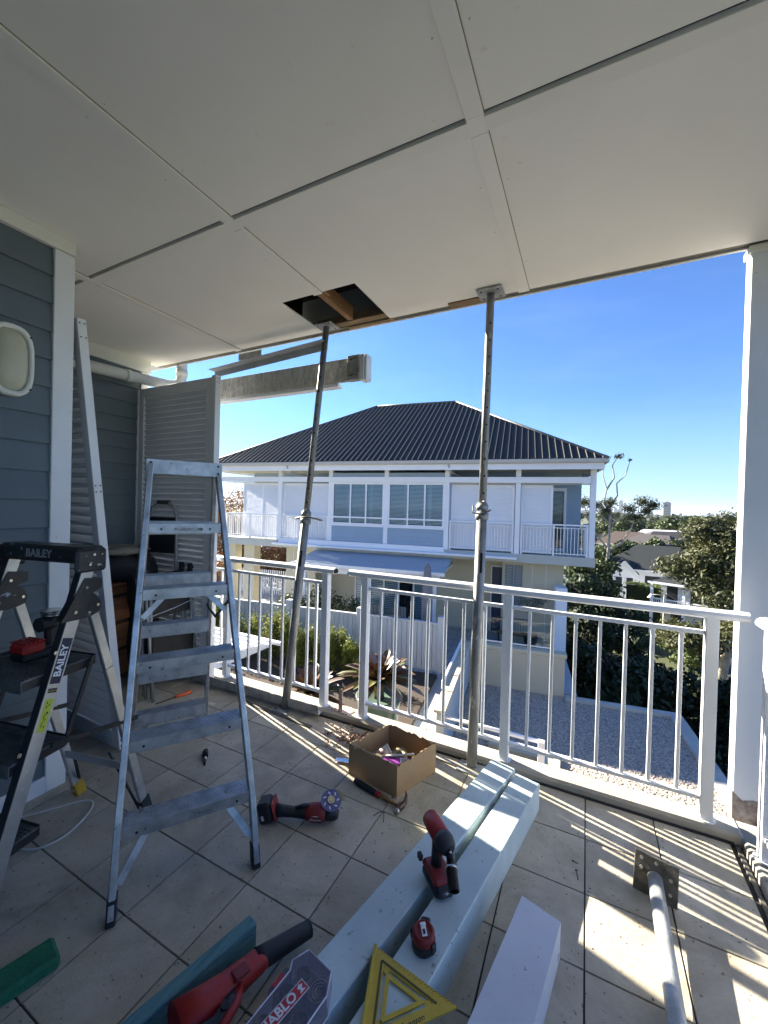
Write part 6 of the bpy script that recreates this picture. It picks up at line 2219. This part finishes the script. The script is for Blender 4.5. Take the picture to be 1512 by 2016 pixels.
for k, (px, dist, h, r, lb_) in enumerate((
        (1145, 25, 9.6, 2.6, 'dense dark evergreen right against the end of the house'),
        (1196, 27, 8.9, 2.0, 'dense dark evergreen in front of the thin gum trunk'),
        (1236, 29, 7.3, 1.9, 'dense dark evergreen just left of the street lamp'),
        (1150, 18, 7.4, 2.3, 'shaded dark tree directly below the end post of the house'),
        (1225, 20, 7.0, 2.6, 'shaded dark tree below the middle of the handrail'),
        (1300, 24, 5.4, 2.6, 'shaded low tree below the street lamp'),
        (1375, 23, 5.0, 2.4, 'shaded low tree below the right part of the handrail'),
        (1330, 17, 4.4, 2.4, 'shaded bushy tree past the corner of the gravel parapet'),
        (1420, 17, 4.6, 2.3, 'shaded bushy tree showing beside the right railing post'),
        (1436, 12.5, 5.6, 1.5, 'added tree darkening the slot between the railing post and the column'),  # added to cover the sunlit lawn and darken this slot
        (1441, 21, 6.4, 2.0, 'added tree darkening the view behind the slot beside the column'),  # second tree added to darken the same slot
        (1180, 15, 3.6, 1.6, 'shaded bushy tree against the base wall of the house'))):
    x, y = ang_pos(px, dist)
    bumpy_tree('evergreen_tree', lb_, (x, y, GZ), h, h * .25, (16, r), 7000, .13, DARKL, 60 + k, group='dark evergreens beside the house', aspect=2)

# thin tall gum with sparse tufts
gx_, gy_ = ang_pos(1200, 52)
tg = thing('tall_gum', 'tall thin pale gum tree with sparse tufted crown beside the roof corner', 'tree', (gx_, gy_, GZ))
base_g = Vector((0, 0, 0))


def px_pt(dx, z):     # sideways metres, height above sea of our floor
    return Vector((dx * 1.18, -dx * .18, 1.5 + (z - 1.5) * 1.12 - GZ))


tr_pts = [px_pt(-.25, GZ), px_pt(-.15, -5), px_pt(0, -2.0), px_pt(.05, .5), px_pt(0, 2.4)]
MB().tube(tr_pts, [.24, .20, .16, .12, .07], n=8).build('trunk', PALEB, tg)
brs = [
    [(0, -2.0), (-1.1, -.6), (-1.9, 1.1), (-2.2, 2.6)], [(0, -2.2), (1.0, -1.4), (1.8, .2), (2.1, 1.4)],
    [(.05, .5), (.9, 1.1), (1.9, 2.0), (3.0, 2.9)], [(0, 1.8), (-.5, 2.6), (-.3, 4.0), (-.7, 5.6), (-.4, 7.0)],
    [(0, 2.2), (.6, 3.4), (.5, 4.6), (1.2, 5.4), (1.5, 6.8)], [(-1.1, -.6), (-2.2, 0), (-3.2, 1.2), (-3.4, 2.4)],
    [(-.3, 4.0), (.3, 5.2), (.1, 6.4), (.5, 7.2)], [(.05, .5), (-.7, 1.4), (-1.4, 2.2)], [(0, -4.6), (-1.2, -3.4), (-2.6, -2.6)]]
for b_ in brs:
    n_ = len(b_)
    MB().tube([px_pt(*p) for p in b_], [.09 * (1 - i / n_) + .018 for i in range(n_)], n=6).build('limb', PALEB, tg)
tuft = []
for (dx, z, r) in ((-2.2, 2.7, .8), (-3.3, 2.3, .9), (-2.7, 1.2, .7), (-1.2, 2.4, .75), (0, 2.7, .75), (-.3, 1.9, .6), (1.6, 2.1, .7), (2.6, 2.8, .8), (3.4, 2.5, .75), (2.1, 1.3, .7), (2.9, 1.9, .6),
                   (-.5, 7.2, .38), (.6, 7.3, .42), (-.9, 6.9, .3), (1.5, 6.9, .2), (-3.6, .6, .8), (-4.2, 1.6, .9), (-3.9, -.6, .9)):
    tuft.append((tuple(px_pt(dx, z)), (r * 1.3, r * 1.3, r * .95)))
foliage('crown', tuft, 9500, .12, GUML, tg, seed=8, aspect=3, shell=.05)

# big olive coloured gum at the right
bgm = thing('large_gum', 'large olive-green gum tree close to the right column', 'tree', (*ang_pos(1424, 35), GZ))
MB().tube([(0, 0, 0), (.4, 0, 3), (-.3, 0, 6)], [.35, .28, .2], n=8).build('trunk', PALEB, bgm)
cl_ = []
rg_ = random.Random(3)
for k in range(40):
    a, q = rg_.uniform(0, 6.28), math.sqrt(rg_.random()) * 3.3
    z = 3.6 + rg_.random() * 8.2
    q *= 1.0 if z < 9 else .62
    cl_.append(((q * math.cos(a) + (.6 if z > 9 else 0), q * math.sin(a), z), (1.3, 1.3, .85)))
foliage('crown', cl_, 30000, .15, GUML, bgm, seed=4, aspect=2.6, shell=.4)
for k in range(8):
    c_ = cl_[k][0]
    MB().tube([(-.3, 0, 5.2), (c_[0] * .5, c_[1] * .5, 5.2 + (c_[2] - 5.2) * .5), c_], [.13, .08, .03], n=6).build('limb', PALEB, bgm)
for k, (x, y, h, r, lb_) in enumerate(((*ang_pos(1395, 37), 3.6, 2.2, 'feathery low tree under the large gum'), (*ang_pos(1365, 42), 2.6, 2.0, 'low dark shrub mass at the foot of the white balconies'))):
    bumpy_tree('garden_tree', lb_, (x, y, GZ), h, 1.0, (12, r), 4500, .12, MIDL, 90 + k)

# houses down the street


def gable_house(name, label, M, w_, d, wall_h, ridge_h, wins, gable=None, roofm=None):
    t_ = thing(name, label, 'house', M=M)
    MB().bb(-w_ / 2, w_ / 2, 0, d, 0, wall_h).build('wall', HOUSEW, t_)
    e = .5
    dd = (d + 2 * e) / 2
    rdl = w_ / 2 + e - dd * .9
    v = [(-w_ / 2 - e, -e, wall_h), (w_ / 2 + e, -e, wall_h), (w_ / 2 + e, d + e, wall_h), (-w_ / 2 - e, d + e, wall_h), (-rdl, d / 2, ridge_h), (rdl, d / 2, ridge_h)]
    MB().add(v, [(0, 1, 5, 4), (1, 2, 5), (2, 3, 4, 5), (3, 0, 4), (0, 3, 2, 1)]).build('roof', roofm or ROOFM, t_)
    MB().bb(-w_ / 2 - e, w_ / 2 + e, -e - .12, -e, wall_h - .12, wall_h + .05).build('gutter', HOUSEW, t_)
    for (x, z, ww, hh) in wins:
        f = MB().bb(x - ww / 2 - .06, x + ww / 2 + .06, -.06, -.004, z - .06, z + hh + .06).build('window', HOUSEW, t_)
        MB().bb(x - ww / 2, x + ww / 2, -.075, -.062, z, z + hh).build('pane', DARKIN, f)
    if gable:
        x, gw, gz, gh, out_ = gable
        g_ = MB().bb(x - gw / 2, x + gw / 2, -out_, -.002, 0, gz).prism([(-gw / 2, 0), (gw / 2, 0), (0, gh)], 0, out_, M=T(x, -.002, gz) @ Matrix.Rotation(rad(90), 4, 'X')).build('porch', HOUSEW, t_)
        for s in (-1, 1):
            MB().seg((x + s * (gw / 2 + .25), -out_ / 2, gz - .15), (x, -out_ / 2, gz + gh + .06), out_ + .5, .10, up_=(0, 0, 1)).build('porch_roof', roofm or ROOFM, g_)
            MB().seg((x + s * (gw / 2 + .25), -out_ - .27, gz - .12), (x, -out_ - .27, gz + gh + .08), .05, .2).build('bargeboard', HOUSEW, g_)
            f = MB().bb(x + s * gw * .2 - gw * .14, x + s * gw * .2 + gw * .14, -out_ - .06, -out_ - .003, gz - 2.0, gz - .5).build('window', HOUSEW, g_)
    return t_


h1 = gable_house('gabled_house', 'white house with dark hip roof and small gabled porch', T(*ang_pos(1296, 62), GZ) @ Matrix.Rotation(rad(-8), 4, 'Z'), 12.5, 9, 4.9, 7.9,
                 [(-5.4, 2.8, .8, 1.2), (-.4, 2.6, 1.6, 1.6), (1.9, 2.6, 1.1, 1.5), (4.6, 2.6, 1.3, 1.5), (-.2, .4, 1.4, 1.8), (3.0, .4, 1.4, 1.8)], gable=(-3.4, 2.6, 4.4, 1.5, 1.4))
for x in (-4.0, -2.8):
    MB().bb(x - .35, x + .35, -1.475, -1.465, 2.6, 3.9).build('pane', DARKIN, h1)
h2 = thing('balcony_house', 'white two-storey house with curved balcony and white pickets', 'house', M=T(*ang_pos(1392, 50), GZ) @ Matrix.Rotation(rad(-24), 4, 'Z'))
MB().bb(-3.6, 5, 0, 7, 0, 5.2).build('wall', HOUSEW, h2)
MB().add([(-4.2, -2.0, 5.3), (5.5, -2.0, 5.3), (5.5, 7.5, 5.3), (-4.2, 7.5, 5.3), (-.8, 2.7, 7.0), (2.5, 2.7, 7.0)], [(0, 1, 5, 4), (1, 2, 5), (2, 3, 4, 5), (3, 0, 4), (0, 3, 2, 1)]).build('roof', ROOFM, h2)
MB().bb(-4.2, 5.5, -2.1, -2.0, 5.15, 5.35).build('gutter', HOUSEW, h2)
MB().bb(-4.0, 5.2, -1.9, 0, 2.5, 2.75).build('balcony_slab', HOUSEW, h2)
for x in (-3.9, -1.2, 1.6, 4.6):
    MB().bb(x - .12, x + .12, -1.85, -1.6, 0, 5.3).build('post', HOUSEW, h2)
MB().bb(-4.0, 5.2, -1.85, -1.78, 3.62, 3.72).build('balustrade_rail', HOUSEW, h2)
pm_ = MB().box((0, 0, 0), (.05, .03, .9)).mesh('baluster', HOUSEW)
x = -3.9
while x < 5.1:
    piece(pm_, 'baluster', h2, T(x, -1.82, 3.2))
    x += .16
for (x, z) in ((-2.6, 3.0), (-.6, 3.0), (.8, 3.0), (2.8, 3.0), (-2.2, .5), (.4, .5), (2.6, .5)):
    f = MB().bb(x - .55, x + .55, -.05, -.003, z, z + 1.9).build('window', HOUSEW, h2)
    MB().bb(x - .47, x + .47, -.07, -.055, z + .08, z + 1.82).build('pane', DARKIN, f)

# hedge, street lamp
hd_ = thing('tall_hedge', 'tall square clipped bright green hedge in front of the gabled house', 'hedge', T(10.9, 47.5, GZ) @ Matrix.Rotation(rad(-12), 4, 'Z') if False else (*ang_pos(1292, 52), GZ))
MB(Matrix.Rotation(rad(-12), 4, 'Z')).bb(-2.4, 2.4, -1.0, 1.0, 0, 4.4).build('core', mat('hedge_core', (.02, .03, .008), .95), hd_)
rg2 = np.random.RandomState(9)
cl_ = []
for k in range(60):
    a = Matrix.Rotation(rad(-12), 4, 'Z') @ Vector((rg2.uniform(-2.4, 2.4), rg2.choice([-1, 1]) * 1.0 if k % 3 else rg2.uniform(-1, 1), rg2.uniform(.3, 4.5) if k % 3 else 4.45))
    cl_.append((tuple(a), (.45, .30, .40) if k % 3 else (.45, .35, .12)))
foliage('foliage', cl_, 7000, .08, leafmat('hedge_bright', (.03, .055, .008), (.16, .22, .03), scale=1.2), hd_, seed=2, shell=.3)
sl_ = thing('street_lamp', 'pale street lamp with a bell shaded arm beside the hedge', 'street lamp', (*ang_pos(1313, 45), GZ))
MB().cyl((0, 0, 0), (0, 0, 4.75), .07, .05, n=10).build('pole', HOUSEC, sl_)
MB().tube([(0, 0, 4.7), (-.5, 0, 4.72), (-1.0, 0, 4.67)], .035, n=8).build('arm', HOUSEC, sl_)
MB().lathe([(.0, .0), (.10, -.02), (.14, -.14), (.32, -.34), (.30, -.34), (.0, -.22)], M=T(-1.0, 0, 4.73), n=14).build('lamp_shade', HOUSEW, sl_)

# mid-distance roofs, trees and towers
rg_ = random.Random(21)
RM = [mat('roof_tile_dark', (.05, .045, .045), .8), mat('roof_tile_brown', (.085, .062, .052), .8), mat('roof_metal_pale', (.45, .46, .47), .6), mat('roof_tile_grey', (.16, .155, .15), .8)]
k = 0
places = [(1130, 84), (1185, 74), (1235, 96), (1262, 86), (1300, 118), (1345, 108), (1205, 140), (1270, 160), (1330, 180), (1385, 150), (1160, 190), (1425, 220), (1240, 240), (1300, 300), (1200, 330), (1370, 330), (1140, 130), (1110, 220), (1400, 95), (-60, 120), (250, 90), (420, 70), (520, 110)]
HLAB = {1130: 'low house glimpsed between the end post and the dark evergreens', 1185: 'low house behind the thin gum trunk', 1235: 'house roof just above the gabled house, left side',
        1262: 'house roof directly behind the ridge of the gabled house', 250: 'house hidden behind the louvred screen', 420: 'house far left, behind the end of the louvred screen', 1400: 'house behind the large olive-green gum'}
ROOFN = ['dark tiled', 'brown tiled', 'pale metal', 'grey tiled']
for (px, dist) in places:
    x, y = ang_pos(px, dist)
    w_, d = rg_.uniform(9, 15), rg_.uniform(8, 11)
    ri = rg_.choice([0, 0, 1, 2, 3])
    hh = 3.4 + rg_.choice([0, 0, 2.6])
    t_ = thing('suburban_house', ('distant suburban house with %s roof and white walls' % ROOFN[ri]) if dist > 100 else HLAB.get(px, 'x'), 'house',
               M=T(x, y, GZ) @ Matrix.Rotation(rg_.uniform(-.5, .5) - math.atan2(x, y), 4, 'Z'), group='distant suburban houses')
    MB().bb(-w_ / 2, w_ / 2, 0, d, 0, hh).build('wall', HOUSEW if k % 3 else HOUSEC, t_)
    r_ = hh + 2.4
    MB().add([(-w_ / 2 - .5, -.5, hh), (w_ / 2 + .5, -.5, hh), (w_ / 2 + .5, d + .5, hh), (-w_ / 2 - .5, d + .5, hh), (-w_ / 4, d / 2, r_), (w_ / 4, d / 2, r_)],
             [(0, 1, 5, 4), (1, 2, 5), (2, 3, 4, 5), (3, 0, 4), (0, 3, 2, 1)]).build('roof', RM[ri], t_)
    for q in (-.3, 0, .3):
        MB().bb(q * w_ - .6, q * w_ + .6, -.06, -.004, hh - 2.2, hh - .9).build('window', DARKIN, t_)
    k += 1

protos = []
for s in range(3):
    t_ = bumpy_tree('park_tree', 'x', (0, 0, GZ), 10 + s, 3, (16, 4.5), 2600, .34, MIDL, 130 + s, limbs=3, tr=.3)
    protos.append(t_)
trees = [(1262, 78, 1.0), (1215, 66, .8), (1180, 62, .75), (1310, 92, .95), (1290, 86, .85), (1345, 88, .85), (1365, 128, 1.25), (1335, 132, 1.2), (1318, 140, 1.05), (1275, 150, 1.1), (1222, 118, 1.1), (1240, 128, 1.0),
         (1200, 150, 1.1), (1255, 200, 1.2), (1380, 190, 1.2), (1170, 160, 1.1), (1150, 110, 1.0), (1190, 240, 1.3), (1290, 240, 1.2), (1400, 260, 1.3), (1230, 280, 1.3), (1440, 180, 1.2), (1345, 400, 1.3), (1130, 300, 1.3), (1265, 380, 1.4),
         (1310, 420, 1.3), (1210, 430, 1.4), (1385, 480, 1.4), (1160, 480, 1.4), (1420, 120, 1.1), (1290, 520, 1.4), (1240, 560, 1.4), (430, 62, 1.0), (470, 66, .9), (380, 58, .9), (540, 84, 1.0), (600, 95, 1.0), (300, 60, 1.0), (700, 130, 1.1), (1480, 70, 1.0)]
trees = trees + [(1192, 50, .55), (1170, 50, .70), (1120, 46, .72)]
TLAB = {(1262, 78): 'green tree touching the back of the gabled house roof', (1215, 66): 'green tree just right of the thin gum trunk', (1180, 62): 'green tree just left of the thin gum trunk',
        (1310, 92): 'broad green tree above the right half of the gabled roof', (1345, 88): 'broad green tree between the gabled roof and the large gum', (1365, 128): 'largest rounded tree on the horizon left of the large gum',
        (1335, 132): 'second large rounded tree on the horizon, right of the lone tower', (1192, 50): 'small green tree left of the gabled porch', (1170, 50): 'small green tree below the fork of the thin gum',
        (1120, 46): 'small green tree against the neighbouring house corner', (1480, 70): 'green tree behind the right column'}
for i, (px, dist, sc_) in enumerate(trees):
    t_ = protos[i] if i < 3 else copy_tree(protos[i % 3])
    x, y = ang_pos(px, dist)
    t_.location = (x, y, GZ)
    t_.rotation_euler = (0, 0, rg_.uniform(0, 6.28))
    t_.scale = (sc_, sc_, sc_ * rg_.uniform(.85, 1.0))
    t_['category'] = 'tree'
    t_['group'] = 'trees scattered through the suburb'
    t_['label'] = TLAB.get((px, dist)) or ('rounded green tree left of the neighbouring house' if px < 800 else 'rounded green tree among the distant suburban roofs')
# reddish bare trees left of and under the house
for i, (u_, v, h, lb_) in enumerate(((446, 30, 15.6, 'twiggy rust-brown tree left of the louvred balcony'), (466, 27, 14.8, 'twiggy rust-brown tree behind the left balcony end'), (425, 25, 14.6, 'twiggy rust-brown tree at the far left behind the ladder'),
                                     (545, 27, 10.2, 'orange-brown tree seen between the cream columns'))):
    if v < 11 or True:
        bumpy_tree('rusty_tree', lb_, (*ang_pos(u_, v), GZ), h, h * .35, (18, 2.6), 4200, .10, RUSTL, 170 + i, limbs=9, tr=.16, shell=.3, aspect=3)
p = HP(1.6, 4.6)
t_ = thing('orange_hedge', 'mass of orange-brown foliage behind the picket fence under the house', 'hedge', (p.x, p.y, -3.1))
foliage('foliage', [((0, 0, 1.5), (1.8, .5, 1.5)), ((-2.0, -.2, 1.5), (1.6, .5, 1.5)), ((1.5, .2, 1.4), (1.4, .5, 1.4)), ((-3.6, -.3, 1.5), (1.2, .5, 1.4))], 12000, .085, RUSTL, t_, seed=77, shell=.3)
MB().tube([(0, 0, 0), (0, 0, 1.5)], .05, n=6).build('stem', BARK, t_)
p = HP(2.3, 7.6)
tk = thing('white_truck', 'white truck cab parked beyond the columns under the house', 'truck', M=T(p.x, p.y, -3.1) @ Matrix.Rotation(HTH - .2, 4, 'Z'))
MB().bb(-.55, .55, -.1, 1.6, .55, 2.35, ch=.12).build('cab', HOUSEW, tk)
MB().bb(-.45, .45, -.115, -.098, 1.45, 2.1, ch=.005).build('windscreen', DARKIN, tk)
MB().bb(-.5, .5, -.125, -.1, .60, .85, ch=.01).build('bumper', GALVD, tk)
MB().bb(-.4, .4, -.118, -.1, .98, 1.2, ch=.005).build('grille', DARKIN, tk)
for x in (-.45, .45):
    MB().cyl((x - .1, .35, .32), (x + .1, .35, .32), .32, n=16).build('wheel', DARKRUB, tk)
    MB().bb(x - .07, x + .07, -.128, -.1, .98, 1.14).build('headlight', GLASS if False else mat('lamp_white', (.7, .7, .7), .2), tk)

# skyline
TW = mat('tower_concrete', (.15, .165, .19), .6, var=.15, vscale=.05)
rg_ = random.Random(8)
sky_t = [(1148, 26), (1156, 34), (1163, 30), (1172, 60), (1181, 95), (1187, 60), (1195, 112), (1203, 90), (1211, 60), (1222, 118), (1230, 96), (1238, 70), (1247, 40), (1272, 66), (1276, 86), (1313, 108), (1280, 30), (1340, 22), (1400, 20), (1168, 44), (1216, 40)]
TD = ['slim', 'square', 'low', 'stepped', 'tall', 'narrow']
for i, (px, h) in enumerate(sky_t):
    dist = 2600 if px == 1313 else 5200 + rg_.uniform(-400, 400)
    x, y = ang_pos(px, dist)
    s = dist / 5200
    w_ = (rg_.uniform(16, 32)) * (1.35 if px == 1313 else s * 1.3)
    hh = (h * 1.0 + 12) * s * (1.35 if px == 1313 else 1.25)
    t_ = thing('tower', 'lone square hazy tower with a mast right of the skyline' if px == 1313 else 'pale blue hazy city tower far off on the skyline', 'tower', M=T(x, y, GZ) @ Matrix.Rotation(-math.atan2(x, y), 4, 'Z'),
               group='hazy towers of the city skyline')
    MB().bb(-w_ / 2, w_ / 2, 0, w_, 0, hh).build('shaft', TW, t_)
    MB().bb(-w_ * .3, w_ * .3, w_ * .2, w_ * .8, hh, hh * 1.05).build('plant_room', TW, t_)
    if px == 1313:
        MB().cyl((0, w_ / 2, hh), (0, w_ / 2, hh * 1.28), 1.2, n=6).build('mast', TW, t_)
        for q in range(8):
            MB().bb(-w_ / 2 + 2, w_ / 2 - 2, -.6, -.1, 14 + q * hh / 9, 17 + q * hh / 9).build('window_band', DARKIN, t_)
# far wooded ridge that reads as one mass
rng3 = np.random.RandomState(12)
cl_ = []
for i in range(380):
    px = rng3.uniform(-500, 2300)
    dist = rng3.uniform(650, 2600)
    b = math.atan((px - 756) / 792.0) - yaw
    r_ = rng3.uniform(8, 20) * dist / 1200
    cl_.append(((math.sin(b) * dist, math.cos(b) * dist, GZ + min(9.0, r_ * .25)), (r_, r_, min(9, r_ * .35))))
foliage('far_woodland', cl_, 16000, 4.2, FARL, None, seed=5, aspect=1.6, shell=.4, kind='stuff')['label'] = 'distant band of trees merging into the horizon'

# ============================================================ AIR
hz_m = bpy.data.materials.new('thin_haze')
hz_m.use_nodes = True
t = hz_m.node_tree
t.nodes.remove(t.nodes['Principled BSDF'])
pv = t.nodes.new('ShaderNodeVolumePrincipled')
pv.inputs['Color'].default_value = (.80, .88, .97, 1)
pv.inputs['Density'].default_value = 0.00005
pv.inputs['Anisotropy'].default_value = 0.2
t.links.new(pv.outputs['Volume'], t.nodes['Material Output'].inputs['Volume'])
o = MB().bb(-14100, 14100, -14100, 14100, GZ - 1.0, 185.0).build('haze', hz_m, kind='stuff')
o['label'] = 'thin haze of the air'
